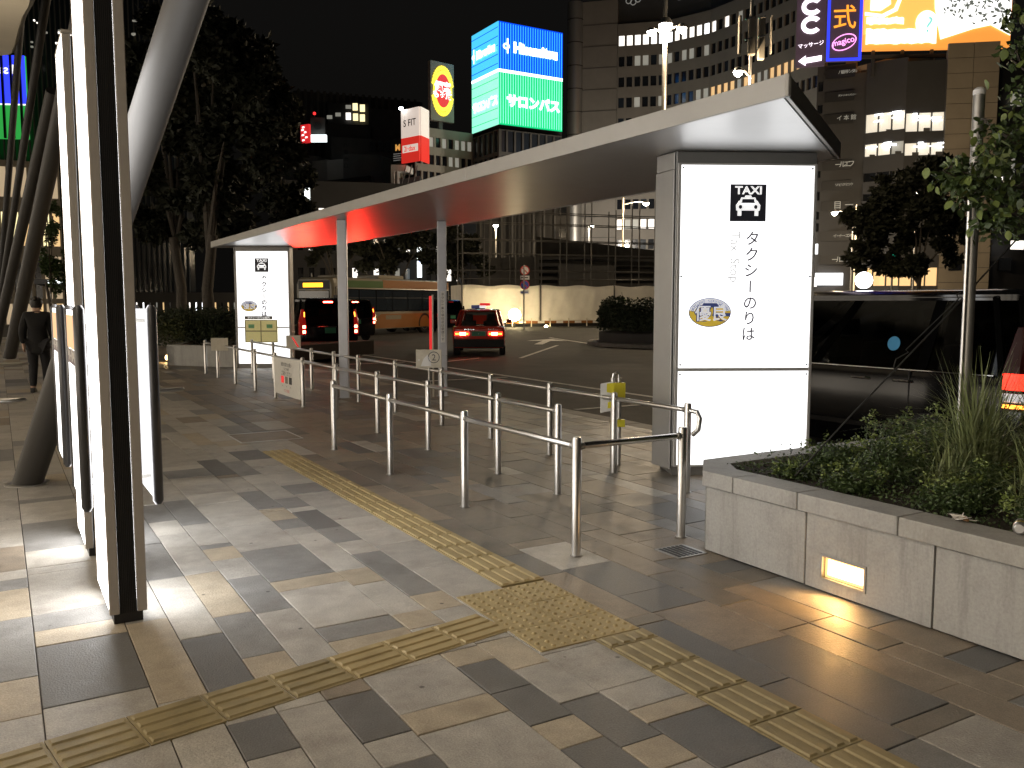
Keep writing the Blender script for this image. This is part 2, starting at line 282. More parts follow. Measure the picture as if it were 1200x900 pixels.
# ------------------------------------------------------------------ mesh helpers
class MB:
    def __init__(s): s.v = []; s.f = []; s.m = []
    def add(s, vs, fs, mi=0):
        o = len(s.v); s.v += [tuple(p) for p in vs]; s.f += [tuple(i+o for i in f) for f in fs]; s.m += [mi]*len(fs); return s
    def box(s, x0, x1, y0, y1, z0, z1, mi=0):
        return s.add([(x0,y0,z0),(x1,y0,z0),(x1,y1,z0),(x0,y1,z0),(x0,y0,z1),(x1,y0,z1),(x1,y1,z1),(x0,y1,z1)],
                     [(0,3,2,1),(4,5,6,7),(0,1,5,4),(1,2,6,5),(2,3,7,6),(3,0,4,7)], mi)
    def obox(s, o, ax, ay, az, mi=0):
        """box from corner o spanned by vectors ax, ay, az"""
        o, ax, ay, az = Vector(o), Vector(ax), Vector(ay), Vector(az)
        if ax.cross(ay).dot(az) < 0: ax, ay = ay, ax
        return s.add([o, o+ax, o+ax+ay, o+ay, o+az, o+ax+az, o+ax+ay+az, o+ay+az],
                     [(0,3,2,1),(4,5,6,7),(0,1,5,4),(1,2,6,5),(2,3,7,6),(3,0,4,7)], mi)
    def prism(s, poly, z0, z1, mi=0):
        n = len(poly)
        a = sum(poly[i][0]*poly[(i+1)%n][1]-poly[(i+1)%n][0]*poly[i][1] for i in range(n))
        if a < 0: poly = list(reversed(poly))
        vs = [(p[0],p[1],z0) for p in poly]+[(p[0],p[1],z1) for p in poly]
        fs = [tuple(reversed(range(n))), tuple(range(n,2*n))]+[(i,(i+1)%n,n+(i+1)%n,n+i) for i in range(n)]
        return s.add(vs, fs, mi)
    def tube(s, pts, r, n=10, cap=True, mi=0):
        pts = [Vector(p) for p in pts]; k = len(pts)
        rs = r if isinstance(r, (list, tuple)) else [r]*k
        vs = []; up = None
        for i, p in enumerate(pts):
            t = (pts[min(i+1,k-1)]-pts[max(i-1,0)]).normalized()
            if up is None:
                up = Vector((0,0,1)) if abs(t.z) < 0.9 else Vector((1,0,0))
            a = (up - t*up.dot(t)).normalized(); b = t.cross(a); up = a
            for j in range(n):
                th = 2*math.pi*j/n
                vs.append(p+(a*math.cos(th)+b*math.sin(th))*rs[i])
        fs = [(i*n+j, i*n+(j+1)%n, (i+1)*n+(j+1)%n, (i+1)*n+j) for i in range(k-1) for j in range(n)]
        if cap: fs += [tuple(reversed(range(n))), tuple(range((k-1)*n, k*n))]
        return s.add(vs, fs, mi)
    def lathe(s, prof, c=(0,0,0), n=16, axis='z', mi=0):
        vs = []
        for r, h in prof:
            for j in range(n):
                th = 2*math.pi*j/n; a, b = r*math.cos(th), r*math.sin(th)
                p = (a,b,h) if axis == 'z' else ((h,a,b) if axis == 'x' else (b,h,a))
                vs.append((p[0]+c[0],p[1]+c[1],p[2]+c[2]))
        k = len(prof)
        fs = [(i*n+j, i*n+(j+1)%n, (i+1)*n+(j+1)%n, (i+1)*n+j) for i in range(k-1) for j in range(n)]
        fs += [tuple(reversed(range(n))), tuple(range((k-1)*n,k*n))]
        return s.add(vs, fs, mi)
    def loft(s, secs, cap=True, mi=0):
        n = len(secs[0]); vs = [p for q in secs for p in q]; k = len(secs)
        fs = [(i*n+j, i*n+(j+1)%n, (i+1)*n+(j+1)%n, (i+1)*n+j) for i in range(k-1) for j in range(n)]
        if cap: fs += [tuple(reversed(range(n))), tuple(range((k-1)*n,k*n))]
        return s.add(vs, fs, mi)
    def build(s, name, m, parent=None, bevel=0.0, seg=1, smooth=False, org=None):
        me = bpy.data.meshes.new(name)
        v = s.v
        if org is not None: v = [(p[0]-org[0],p[1]-org[1],p[2]-org[2]) for p in v]
        me.from_pydata(v, [], s.f)
        ms = m if isinstance(m, (list, tuple)) else [m]
        for x in ms: me.materials.append(M[x] if isinstance(x, str) else x)
        if len(ms) > 1: me.polygons.foreach_set('material_index', s.m)
        bm = bmesh.new(); bm.from_mesh(me)
        bmesh.ops.recalc_face_normals(bm, faces=bm.faces)
        if bevel > 0:
            ed = [e for e in bm.edges if len(e.link_faces) == 2 and e.calc_face_angle(0) > 0.6]
            bmesh.ops.bevel(bm, geom=ed, offset=bevel, segments=seg, affect='EDGES', clamp_overlap=True, profile=0.6)
        bm.to_mesh(me); bm.free()
        if smooth:
            me.polygons.foreach_set('use_smooth', [True]*len(me.polygons))
            try: me.set_sharp_from_angle(angle=R_(38))
            except Exception: pass
        o = bpy.data.objects.new(name, me); COL.objects.link(o)
        if parent is not None: o.parent = parent
        return o

def tag(o, label=None, cat=None, group=None, kind=None):
    if label: o['label'] = label
    if cat: o['category'] = cat
    if group: o['group'] = group
    if kind: o['kind'] = kind
    return o
def thing(name, label, cat, loc=(0,0,0), rz=0.0, group=None):
    o = bpy.data.objects.new(name, None); COL.objects.link(o); o.empty_display_size = 0.2
    o.location = loc; o.rotation_euler = (0,0,rz)
    return tag(o, label, cat, group)
def copy_tree(o, parent=None):
    c = o.copy(); COL.objects.link(c); c.parent = parent
    for ch in list(o.children): copy_tree(ch, c)
    return c
def inst(name, me, parent, loc, rot=(0,0,0), sc=(1,1,1)):
    o = bpy.data.objects.new(name, me); COL.objects.link(o); o.parent = parent
    o.location = loc; o.rotation_euler = rot; o.scale = sc
    return o

# lettering: glyphs laid on a plane (origin, right, up), merged into one flat part
def glyphs(items, name, m, parent, O, r, u, org=(0,0,0), n_eps=0.003, extr=0.002):
    """items: (text, x, y, size, rotation_deg[, xscale]) centred at x, y in the plane"""
    r = Vector(r).normalized(); u = Vector(u).normalized(); nn = r.cross(u)
    mb = MB(); O = Vector(O)
    for it in items:
        tx, x, y, sz, rot = it[:5]; xs = it[5] if len(it) > 5 else 1.0
        cu = bpy.data.curves.new('glyph', 'FONT'); cu.body = tx; cu.size = sz; cu.align_x = 'CENTER'; cu.align_y = 'CENTER'
        cu.resolution_u = 3; cu.extrude = 0.0
        if len(it) > 6: cu.offset = it[6]
        ob = bpy.data.objects.new('glyph', cu); COL.objects.link(ob)
        dg = bpy.context.evaluated_depsgraph_get()
        me = bpy.data.meshes.new_from_object(ob.evaluated_get(dg))
        if len(me.vertices):
            xs_ = [v.co.x for v in me.vertices]; ys_ = [v.co.y for v in me.vertices]
            cx, cy = (min(xs_)+max(xs_))/2, (min(ys_)+max(ys_))/2
            ca, sa = math.cos(R_(rot)), math.sin(R_(rot))
            vs = []
            for v in me.vertices:
                a, b = (v.co.x-cx)*xs, v.co.y-cy
                a, b = a*ca-b*sa, a*sa+b*ca
                vs.append(O + r*(x+a) + u*(y+b) + nn*n_eps)
            mb.add(vs, [tuple(p.vertices) for p in me.polygons])
        bpy.data.objects.remove(ob); bpy.data.curves.remove(cu); bpy.data.meshes.remove(me)
    return mb.build(name, m, parent, org=org)

def disc_poly(cx, cy, rx, ry, n=28, a0=0, a1=360):
    return [(cx+rx*math.cos(R_(a0+(a1-a0)*i/(n-1 if a1-a0 < 360 else n))), cy+ry*math.sin(R_(a0+(a1-a0)*i/(n-1 if a1-a0 < 360 else n)))) for i in range(n)]
def flat(mb, polys, O, r, u, off, th=0.002, mi=0):
    """thin extruded polygons on a plane"""
    r = Vector(r).normalized(); u = Vector(u).normalized(); nn = r.cross(u); O = Vector(O)
    for p in polys:
        n = len(p)
        a = [O+r*x+u*y+nn*off for x, y in p]; b = [O+r*x+u*y+nn*(off+th) for x, y in p]
        mb.add(a+b, [tuple(reversed(range(n))), tuple(range(n,2*n))]+[(i,(i+1)%n,n+(i+1)%n,n+i) for i in range(n)], mi)
    return mb
def ring(cx, cy, rx, ry, w, n=32, a0=0, a1=360):
    """ring split into quads"""
    out = []
    for i in range(n):
        t0, t1 = R_(a0+(a1-a0)*i/n), R_(a0+(a1-a0)*(i+1)/n)
        out.append([(cx+(rx-w)*math.cos(t0), cy+(ry-w)*math.sin(t0)), (cx+rx*math.cos(t0), cy+ry*math.sin(t0)),
                    (cx+rx*math.cos(t1), cy+ry*math.sin(t1)), (cx+(rx-w)*math.cos(t1), cy+(ry-w)*math.sin(t1))])
    return out
def rect(x0, x1, y0, y1): return [(x0,y0),(x1,y0),(x1,y1),(x0,y1)]

def lamp(name, loc, power, col=(1,0.85,0.65), kind='POINT', size=0.15, rot=None, parent=None, spot=120, blend=0.6):
    l = bpy.data.lights.new(name, kind); l.energy = power; l.color = col
    if kind == 'AREA': l.size = size; l.shape = 'DISK'
    else: l.shadow_soft_size = size
    if kind == 'SPOT': l.spot_size = R_(spot); l.spot_blend = blend
    o = bpy.data.objects.new(name, l); COL.objects.link(o); o.location = loc
    if rot: o.rotation_euler = rot
    if parent: o.parent = parent
    return o

# ================================================================== SETTING: ground, pavement, kerb, road
ROAD = -0.12
g_ = MB(); g_.add([(-900,-300,-0.45),(1500,-300,-0.45),(1500,1500,-0.45),(-900,1500,-0.45)], [(0,1,2,3)])
tag(g_.build('ground', 'earth'), kind='structure')
KX0, KX1 = 7.03, 7.30                       # kerb strip
pav = MB(); pav.box(-40, KX0, -12, 70, -0.44, -0.009)
PAV = tag(pav.build('pavement', 'mortar'), kind='structure')
rd = MB(); rd.box(KX1, 260, -60, 260, -0.44, ROAD)
tag(rd.build('road', 'asphalt'), kind='structure')

def markings():
    polys = []
    z0, z1 = ROAD+0.004, ROAD+0.008
    mb = MB()
    mb.box(10.12, 10.24, 3, 30, z0, z1)                      # bay edge line
    for y in (11.4, 17.2, 23.0):
        mb.box(7.9, 10.0, y-0.06, y+0.06, z0, z1)
    for (a, b, w) in [((700,404),(646,396),.14), ((560,420),(520,424),.14), ((612,420),(655,405),.12)]:
        A, B = gnd(*a, ROAD), gnd(*b, ROAD); d = (B-A).normalized(); n = Vector((-d.y, d.x, 0))*w
        mb.obox((A.x,A.y,z0+.005), B-A, n, (0,0,.004))
    # straight-ahead arrow on the far lane
    A, B = gnd(636,404,ROAD), gnd(646,399.5,ROAD); d = (B-A).normalized(); n = Vector((-d.y, d.x, 0))
    mb.obox((A.x,A.y,z0+.01), d*3.2, n*.35, (0,0,.004))
    T = A+d*3.2+n*.17; 
    mb.prism([tuple((T+n*.9)[:2]), tuple((T-n*.9)[:2]), tuple((T+d*2)[:2])], z0+.01, z0+.014)
    return mb.build('road_marking', 'road_paint')
tag(markings(), kind='structure')

# kerb stones
kerb = thing('kerb', None, None, (KX0, 0, 0)); kerb['kind'] = 'structure'
mk = MB(); mk.box(0.004, KX1-KX0, -0.495, 0.495, -0.43, 0.004)
ks = mk.build('kerb_stone', 'kerb_stone', kerb, bevel=0.012, seg=2); ks.location = (0, -4.5, 0)
for i in range(1, 64):
    o = ks.copy(); COL.objects.link(o); o.location = (random.uniform(-.003, .003), -4.5+i, random.uniform(-.003, .002))

# paving slabs: lanes running along the pavement, lengths on a 0.2 m grid
GX, GY, MOD = 0.08, 0.09, 0.1985
def gx(k): return GX+MOD*k
# (x0, x1, y0, y1, colour) measured slabs
FIX = [(.08,.48,3.79,4.5,4),(.67,.87,3.6,4.25,4),(.87,1.07,3.88,4.48,3),(-.32,.08,4.15,4.97,3),(-.32,.08,5.5,5.7,3),(1.07,1.27,4.42,5.07,3),
 (1.86,2.06,4.27,5.18,3),(1.27,1.66,3.87,4.07,3),(1.66,1.86,3.0,3.31,4),(1.66,1.86,2.69,3.0,4),(1.07,1.27,2.89,3.29,4),(1.07,1.27,2.3,2.69,4),
 (.67,.87,2.98,3.28,4),(1.86,2.06,2.39,2.79,4),(1.66,1.86,2.1,2.49,4),(2.06,2.38,2.1,2.48,4),(2.85,3.22,2.0,2.83,4),(2.85,3.22,3.69,4.24,4),(2.66,2.85,4.2,4.66,4),
 (2.06,2.38,7.09,7.48,3),(1.86,2.06,6.62,6.99,3),(1.86,2.06,5.9,6.48,4),(1.27,1.66,4.97,5.6,3),(1.66,1.86,6.69,7.4,3),(1.66,1.86,6.02,6.12,3),
 (1.66,1.86,8.23,9.1,4),(1.07,1.27,6.48,7.35,3),(1.07,1.27,5.77,5.88,3),(.67,.87,5.27,6.09,3),(.08,.48,7.85,8.0,3),(.08,.48,6.3,7.12,3),
 (.48,.67,3.6,4.6,2),(-.32,.08,4.97,5.5,2),(.87,1.07,4.48,5.27,2),(-.32,.08,3.75,4.15,2),(1.27,1.66,4.7,4.89,2),(1.66,1.86,3.82,4.05,2),(1.66,1.86,3.31,3.48,2),
 (1.27,1.66,2.84,3.02,2),(1.86,2.06,2.2,2.39,2),(2.06,2.38,2.48,2.6,2),(1.66,1.86,6.3,6.6,2),(1.66,1.86,4.6,4.89,2),(.48,.67,4.6,4.85,0),
 (.08,.48,4.5,4.72,2),(.08,.48,4.72,4.98,3),(.08,.48,4.98,5.75,0),(.08,.48,3.5,3.79,0),(.87,1.07,3.5,3.88,2),(1.07,1.27,3.6,4.42,0),(1.27,1.66,4.07,4.7,1),
 (1.66,1.86,4.05,4.6,1),(1.66,1.86,4.89,5.8,1),(1.27,1.66,3.02,3.42,0),(1.27,1.66,2.3,2.84,0),(1.86,2.06,2.79,3.16,0),(2.06,2.38,2.8,3.23,0),(2.06,2.38,2.6,2.8,0),
 (1.86,2.06,4.0,4.27,2),(1.86,2.06,3.5,4.0,0),(2.85,3.22,4.24,4.75,1),(2.66,2.85,3.4,4.2,5),(2.66,3.22,2.83,3.4,5)]
lanes = [(gx(-2),gx(0)),(gx(0),gx(2)),(gx(2),gx(3)),(gx(3),gx(4)),(gx(4),gx(5)),(gx(5),gx(6)),(gx(6),gx(8)),(gx(8),gx(9)),(gx(9),gx(10)),(gx(10),2.38),(2.38,2.66),(2.66,2.85),(2.85,3.22),(3.22,3.43),(3.43,3.62)]
x = 3.62; pat = [2,1,2,1,1,2,1]
i = 0
while x < KX0-0.05:
    w = min(pat[i % 7]*MOD, KX0-x)
    if KX0-x-w < 0.12: w = KX0-x
    lanes.append((x, x+w)); x += w; i += 1
x = gx(-2); i = 0
while x > -9:
    w = pat[(i*3+1) % 7]*MOD; lanes.append((x-w, x)); x -= w; i += 1
slabs = []
rs = random.Random(11)
def rcol(xc, yc):
    if xc > 2.66:
        return rs.choices([5,6,0,4,2,3], [40,38,5,8,3,6])[0]
    return rs.choices([0,1,2,3,4,5], [46,27,11,8,4,4])[0]
for (a, b) in lanes:
    fixed = sorted([(f[2], f[3], f[4]) for f in FIX if f[0]-.03 < (a+b)/2 < f[1]+.03 and f[1]-f[0] < (b-a)+.25])
    segs = []; y = -1.0 + rs.choice([0, .2, .4])
    ymax = 46 if a > -4 else 30
    fi = 0
    while y < ymax:
        while fi < len(fixed) and fixed[fi][1] <= y+.02: fi += 1
        nxt = fixed[fi] if fi < len(fixed) else None
        if nxt and nxt[0] <= y+.06:
            segs.append((y, nxt[1], nxt[2])); y = nxt[1]; fi += 1; continue
        L = rs.choice([.4,.4,.6,.6,.8,.8,1.0]) if (b-a) < .3 else rs.choice([.2,.4,.6,.6,.8])
        if y > 14: L *= 1.5
        e = round((y+L-GY)/.2)*.2+GY
        if e <= y+.05: e = y+.2
        if nxt and e > nxt[0]-.1: e = nxt[0]
        segs.append((y, e, rcol((a+b)/2, y))); y = e
    for (p, q, c) in segs:
        if 2.38 <= a < 2.6 and q < 9: continue
        slabs.append((a, b, p, q, c))
J = 0.0025
def slab_mesh(mb, a, b, p, q, dz, tx, ty, mi=0):
    z = lambda X, Y: dz + tx*(X-(a+b)/2) + ty*(Y-(p+q)/2)
    x0, x1, y0, y1 = a+J, b-J, p+J, q-J; c = .0025
    lo = [(x0,y0,-.03),(x1,y0,-.03),(x1,y1,-.03),(x0,y1,-.03)]
    md = [(x,y,z(x,y)-c) for x,y,_ in lo]
    tp = [(X,Y,z(X,Y)) for X,Y in ((x0+c,y0+c),(x1-c,y0+c),(x1-c,y1-c),(x0+c,y1-c))]
    mb.add(lo+md+tp, [(8,9,10,11)]+[(i,(i+1)%4,4+(i+1)%4,4+i) for i in range(4)]+[(4+i,4+(i+1)%4,8+(i+1)%4,8+i) for i in range(4)], mi)
def shown(s):
    P = Vector(((s[0]+s[1])/2, (s[2]+s[3])/2, -EYE)); d = P.dot(CF) + 0
    if d < 1.2: return 0
    u, v = 600+FPX*P.dot(CR)/d, 450-FPX*P.dot(CU)/d
    if not (-60 < u < 1260 and v < 960): return 0
    return (s[1]-s[0])*(s[3]-s[2])/d**3
slabs.sort(key=shown, reverse=True)
rest = MB()
for k, s in enumerate(slabs):
    dz, tx, ty = rs.uniform(-.0022, .0008), rs.uniform(-.004, .004), rs.uniform(-.003, .003)
    if k < 298 and shown(s) > 0:
        mb = MB(); slab_mesh(mb, *s[:4], dz, tx, ty)
        mb.build('paving_slab', SL[s[4]], PAV)
    else:
        slab_mesh(rest, *s[:4], dz, tx, ty, s[4])
tag(rest.build('paving_slabs', SL, PAV), kind='stuff')

# tactile guide paving --------------------------------------------------
TW = 0.285
def tactile_bar_mesh(L, bars=True, n=4):
    mb = MB(); h = .0068
    mb.box(-TW/2+.001, TW/2-.001, -L/2+.0015, L/2-.0015, -.03, 0)
    for k in range(n):
        x = (-1.5+k)*TW/4
        y0, y1 = -L/2+.012, L/2-.012
        mb.add([(x-.023,y0,0),(x+.023,y0,0),(x+.023,y1,0),(x-.023,y1,0),(x-.017,y0+.005,h),(x+.017,y0+.005,h),(x+.017,y1-.005,h),(x-.017,y1-.005,h)],
               [(4,5,6,7),(0,1,5,4),(1,2,6,5),(2,3,7,6),(3,0,4,7)])
    return mb
def tactile_dot_mesh():
    mb = MB(); mb.box(-TW/2+.001, TW/2-.001, -TW/2+.0015, TW/2-.0015, -.03, 0)
    for i in range(5):
        for j in range(5):
            cx, cy = (i-2)*TW/5, (j-2)*TW/5; n = 8
            vs = [(cx+r*math.cos(2*math.pi*t/n), cy+r*math.sin(2*math.pi*t/n), z) for r, z in ((.0135,0),(.0075,.008)) for t in range(n)]
            mb.add(vs, [tuple(range(n,2*n))]+[(t,(t+1)%n,n+(t+1)%n,n+t) for t in range(n)])
    return mb
tact = thing('tactile_paving', None, None, (2.52, 3.7, 0)); tact['kind'] = 'structure'
T0 = Vector((2.52, 3.7, 0))
m_bar = tactile_bar_mesh(TW).build('tactile_tile', 'tactile', tact); m_bar.location = Vector((2.52, 4.14+TW/2+.01, .004))-T0
m_dot = tactile_dot_mesh().build('tactile_tile', 'tactile', tact); m_dot.location = Vector((2.22, 3.40, .004))-T0
mw = m_bar.data.copy(); mw.materials[0] = M['tactile_worn']
for i in range(2):
    for j in range(3):
        if i == 0 and j == 0: continue
        inst('tactile_tile', m_dot.data, tact, Vector((2.22+i*(TW+.003), 3.40+j*(TW+.003), .004+rs.uniform(-.001,.001)))-T0)
for k in range(1, 18):
    inst('tactile_tile', m_bar.data, tact, Vector((2.52, 4.14+TW/2+.01+k*(TW+.002), .004+rs.uniform(-.001,.001)))-T0)
hb = tactile_bar_mesh(.12).build('tactile_tile', 'tactile_worn', tact); hb.location = Vector((2.52, 3.19, .004))-T0
for k in range(8):
    inst('tactile_tile', mw, tact, Vector((2.52+rs.uniform(-.002,.002), 3.125-TW/2-k*(TW+.003), .004+rs.uniform(-.001,.001)))-T0)
ang = R_(10.1); dr = Vector((-math.cos(ang), -math.sin(ang), 0)); st = Vector((2.073, 3.70, 0))
for k in range(15):
    p = st+dr*(TW/2+k*(TW+.002)); p.z = .004+rs.uniform(-.001,.001)
    inst('tactile_tile', m_bar.data if k < 3 else mw, tact, p-T0, (0,0,R_(90)+ang))

# steel rimmed access cover in the paving
cov = thing('access_cover', 'steel rimmed paved access cover set in the pavement beside the yellow guide strip', 'access cover', (2.62, 10.35, 0))
mb = MB()
for (a, b, c, d) in [(-.3,.42,-.36,-.345),(-.3,.42,.345,.36),(-.3,-.285,-.345,.345),(.405,.42,-.345,.345)]: mb.box(a, b, c, d, -.02, .006)
mb.build('rim', 'steel', cov)
mb = MB(); mb.box(-.283,.403,-.343,.343,-.02,.003); mb.build('infill', SL[5], cov)
dc = thing('drain_cover', 'small dark drain cover beside the corner of the stone planter', 'drain cover', (3.72, 4.17, 0))
mb = MB(); mb.box(-.12,.12,-.12,.12,-.02,.004); fr = mb.build('frame', 'steel_dull', dc)
mb = MB()
for k in range(6): mb.box(-.1+k*.035,-.08+k*.035,-.1,.1,.004,.007)
mb.build('grating', 'black_trim', dc)

# ================================================================== STATION ROOF over the walkway (lit membrane with downlights)
roof = thing('station_roof', 'pale beige membrane roof of the station arching over the walkway', 'roof', (-6, 6, 6.2))
RO = Vector((-6, 6, 6.2))
edge = [fp(36,-2,15), fp(33,8,15.5), fp(26,20,17), fp(21,36,19), fp(17,52,21), fp(13,63,23), fp(6,65,24), fp(-60,66,26)]
inner = [Vector((e.x-14, e.y-2, e.z+.4)) for e in edge]
e0 = edge[0]
back_e = [Vector((e0.x+.7, 6.5, 6.9)), Vector((e0.x+1.0, 2.5, 6.5)), Vector((-1.0, -3, 6.3)), Vector((-1.0, -9, 6.2))]
ed = list(reversed(back_e))+edge
inn = [Vector((min(e.x, 0)-14, e.y, e.z+.3)) for e in ed]
mb = MB(); n = len(ed)
vs = [v for v in ed]+[v for v in inn]+[v+Vector((0,0,.25)) for v in ed]+[v+Vector((0,0,.25)) for v in inn]
fs = []
for i in range(n-1):
    fs += [(i,i+1,n+i+1,n+i),(2*n+i,3*n+i,3*n+i+1,2*n+i+1),(i,2*n+i,2*n+i+1,i+1),(n+i,n+i+1,3*n+i+1,3*n+i)]
fs += [(0,n,3*n,2*n),(n-1,2*n-1,4*n-1,3*n-1)]
mb.add(vs, fs); mb.build('membrane', 'membrane', roof, org=RO)
mb = MB(); mb.tube([v+Vector((.03,0,.1)) for v in ed], .07, 8); mb.build('edge_beam', 'alu_dark', roof, org=RO, smooth=True)
DL = [(-2.4,-2.2,6.2),(-2.4,1.2,6.3),(-2.4,4.6,6.6),(-3.0,8.5,7.2),(-3.4,12.5,7.9),(-5.5,0,6.3),(-5.5,6,6.7),(-5.5,13,7.8)]
for k, p in enumerate(DL):
    mb = MB(); mb.lathe([(.16,.10),(.16,-.02),(.13,-.02),(.13,.0)], p, 16); f = mb.build('downlight', 'alu_dark', roof, org=RO, smooth=True)
    mb = MB(); mb.lathe([(.128,-.004),(.128,.001)], p, 16); mb.build('lens', 'downlight', f, org=RO)
    lamp('downlight_lamp', Vector((p[0],p[1],p[2]-.06))-RO, 210, (1,.84,.64), 'SPOT', .12, (0,0,0), roof, 150, .5)

# leaning steel columns that carry the roof
def lean(base, top, r0, r1, label, w_pt=None):
    b = Vector(base); t = Vector(top); d = t-b
    th = thing('leaning_column', label, 'column', b, 0, 'leaning steel columns under the station roof')
    mb = MB(); mb.tube([b-d.normalized()*.05, b+d*.25, b+d*.5, b+d*.75, t], [r0, r0+(r1-r0)*.25, r0+(r1-r0)*.5, r0+(r1-r0)*.75, r1], 28)
    mb.build('shaft', 'pipe_paint', th, smooth=True, org=b)
    mb = MB(); mb.lathe([(r0*1.5,0),(r0*1.5,.012),(r0*1.32,.016)], b, 20); mb.build('base_collar', 'steel_dull', th, org=b)
def fill_uplight(x, y, z, pw, aim, label):  # lamps added out of view to brighten the membrane from below
    t = thing('fill_uplight', label, 'floodlight', (x,y,0), 0, 'uplights under the station roof'); 
    mb = MB(); mb.tube([(0,0,0),(0,0,z-.1)], .04, 8); mb.build('stand', 'alu_dark', t)
    mb = MB(); mb.lathe([(.10,-.12),(.14,0),(.14,.03)], (0,0,z), 14); h = mb.build('housing', 'alu_dark', t)
    mb = MB(); mb.lathe([(.12,.028),(.12,.034)], (0,0,z), 14); mb.build('lens', 'downlight', h)
    l = lamp('fill_uplight_lamp', (0,0,z+.08), pw, (1,.84,.62), 'SPOT', .12, (R_(180),0,0), t, 130, .5)
fill_uplight(-3.2, 17, 2.4, 700, None, 'uplight standing under the station roof left of the pillars')
fill_uplight(-3.6, 8, 2.4, 350, None, 'uplight standing under the station roof nearest the camera')
def ext(a, b, k): return a+(b-a)*k
P = gnd(32,567); T = ext(P, fp(219,0,5.4), 1.75); lean(P, T, .12, .125, 'thick leaning steel column rising behind the nearest illuminated pillar')
for (bx, by, tx, ty, d0, d1, r0, r1, lb) in [(11,420,82,84,24.7,17.5,.165,.185,'leaning steel column beside the walking person'),
      (-6,425,45,180,29,24,.145,.16,'leaning steel column second from the walking person'),
      (-7,402,54,0,36,26,.11,.13,'slim leaning steel column near the left edge of the roof'),
      (-4,400,21,67,44,36,.13,.14,'farthest leaning steel column at the left edge')]:
    P = fp(bx,by,d0); P.z = 0; T = ext(P, fp(tx,ty,d1), 1.25); lean(P, T, r0, r1, lb)

# ================================================================== ILLUMINATED PILLARS
def totem(y0, label, nm='illuminated_pillar'):
    x0, x1, L, H = .41, .585, .64, 3.2
    o = (x0, y0, 0)
    th = thing(nm, label, 'light pillar', o, 0, 'illuminated pillars on the walkway')
    mb = MB(); mb.box(.055, .12, .03, L-.03, .0, H-.06); mb.build('core', 'black_trim', th)
    mb = MB(); mb.box(.02, x1-x0-.02, .01, L-.01, 0, .05); mb.build('plinth', 'black_trim', th)
    for yy, sg in ((0, 1), (L, -1)):
        for xa, xb in ((0, .046), (x1-x0-.046, x1-x0)):
            mb = MB(); mb.box(xa, xb, yy if sg > 0 else yy-.03, yy+.03 if sg > 0 else yy, .05, H); mb.build('end_profile', 'totem_grey', th, bevel=.003)
        mb = MB(); mb.box(.048, x1-x0-.048, yy+.012 if sg > 0 else yy-.032, yy+.032 if sg > 0 else yy-.012, .05, H-.01)
        for k in range(9): mb.box(.0505+k*.0085, .054+k*.0085, yy+.008 if sg > 0 else yy-.012, yy+.012 if sg > 0 else yy-.008, .05, H-.01)
        mb.build('recess_strip', 'black_trim', th)
    mb = MB(); mb.box(.003, .03, .0315, L-.0315, .06, H-.01); mb.build('light_panel', 'totem_panel', th, bevel=.002)
    mb = MB(); mb.box(x1-x0-.03, x1-x0-.003, .0315, L-.0315, .06, H-.01); mb.build('light_panel', 'totem_panel', th, bevel=.002)
    mb = MB(); mb.box(-.002, x1-x0+.002, -.002, L+.002, H, H+.02); mb.build('cap', 'totem_grey', th)
    # map boards standing off each lit face
    for sx in (-1, 1):
        xa = -.095 if sx < 0 else x1-x0+.055
        zb, zt = .58, 1.585
        fr = MB()
        y_a, y_b = .03, L-.02
        for ya in (y_a, y_b):
            fr.tube([(xa+.02, ya, zb), (xa+.02, ya, zb+.02), (xa+.02, ya, zt-.02), (xa+.02, ya, zt)], [.014,.026,.026,.014], 12)
        f = fr.build('board_frame', 'edge_profile', th, smooth=True)
        pb = MB(); pb.box(xa+.008, xa+.032, y_a+.024, y_b-.024, zb+.02, zt-.02); pb.build('map_board', 'board_back', th, bevel=.002)
        pb = MB(); xl = xa+.0035 if sx < 0 else xa+.0325; pb.box(xl, xl+.004, y_a+.028, y_b-.028, zb+.025, zt-.025); pb.build('lit_face', 'board_panel', th)
        mp = MB(); xo = xa+.001 if sx < 0 else xa+.0355
        mp.box(xo, xo+.0035, y_a+.03, y_b-.03, zt-.22, zt-.05); mp.build('map_header', 'map_band', th)
        mp = MB(); mp.box(xo, xo+.0038, y_a+.03, y_b-.03, zt-.30, zt-.225)
        mp.build('map_strip', 'map_dark', th)
        mp = MB()
        for k in range(6):
            mp.box(xo-.0005, xo+.0045, y_a+.06+k*.085, y_a+.11+k*.085, zt-.285+.02*(k % 2), zt-.255+.02*(k % 3))
        mp.build('map_print', 'paper_white', th)
        br = MB()
        for zz in (zb+.12, zt-.08):
            xi = (xa+.03, .004) if sx < 0 else (x1-x0-.004, xa+.01)
            br.tube([(xi[0], L*.3, zz), (xi[1], L*.3, zz)], .012, 8)
        br.build('bracket', 'steel_dull', th)
    return th
t1 = totem(4.62, 'nearest tall illuminated pillar with black and grey striped end')
t2 = copy_tree(t1); t2.location.y = 5.98; t2['label'] = 'second illuminated pillar half hidden behind the nearest one'
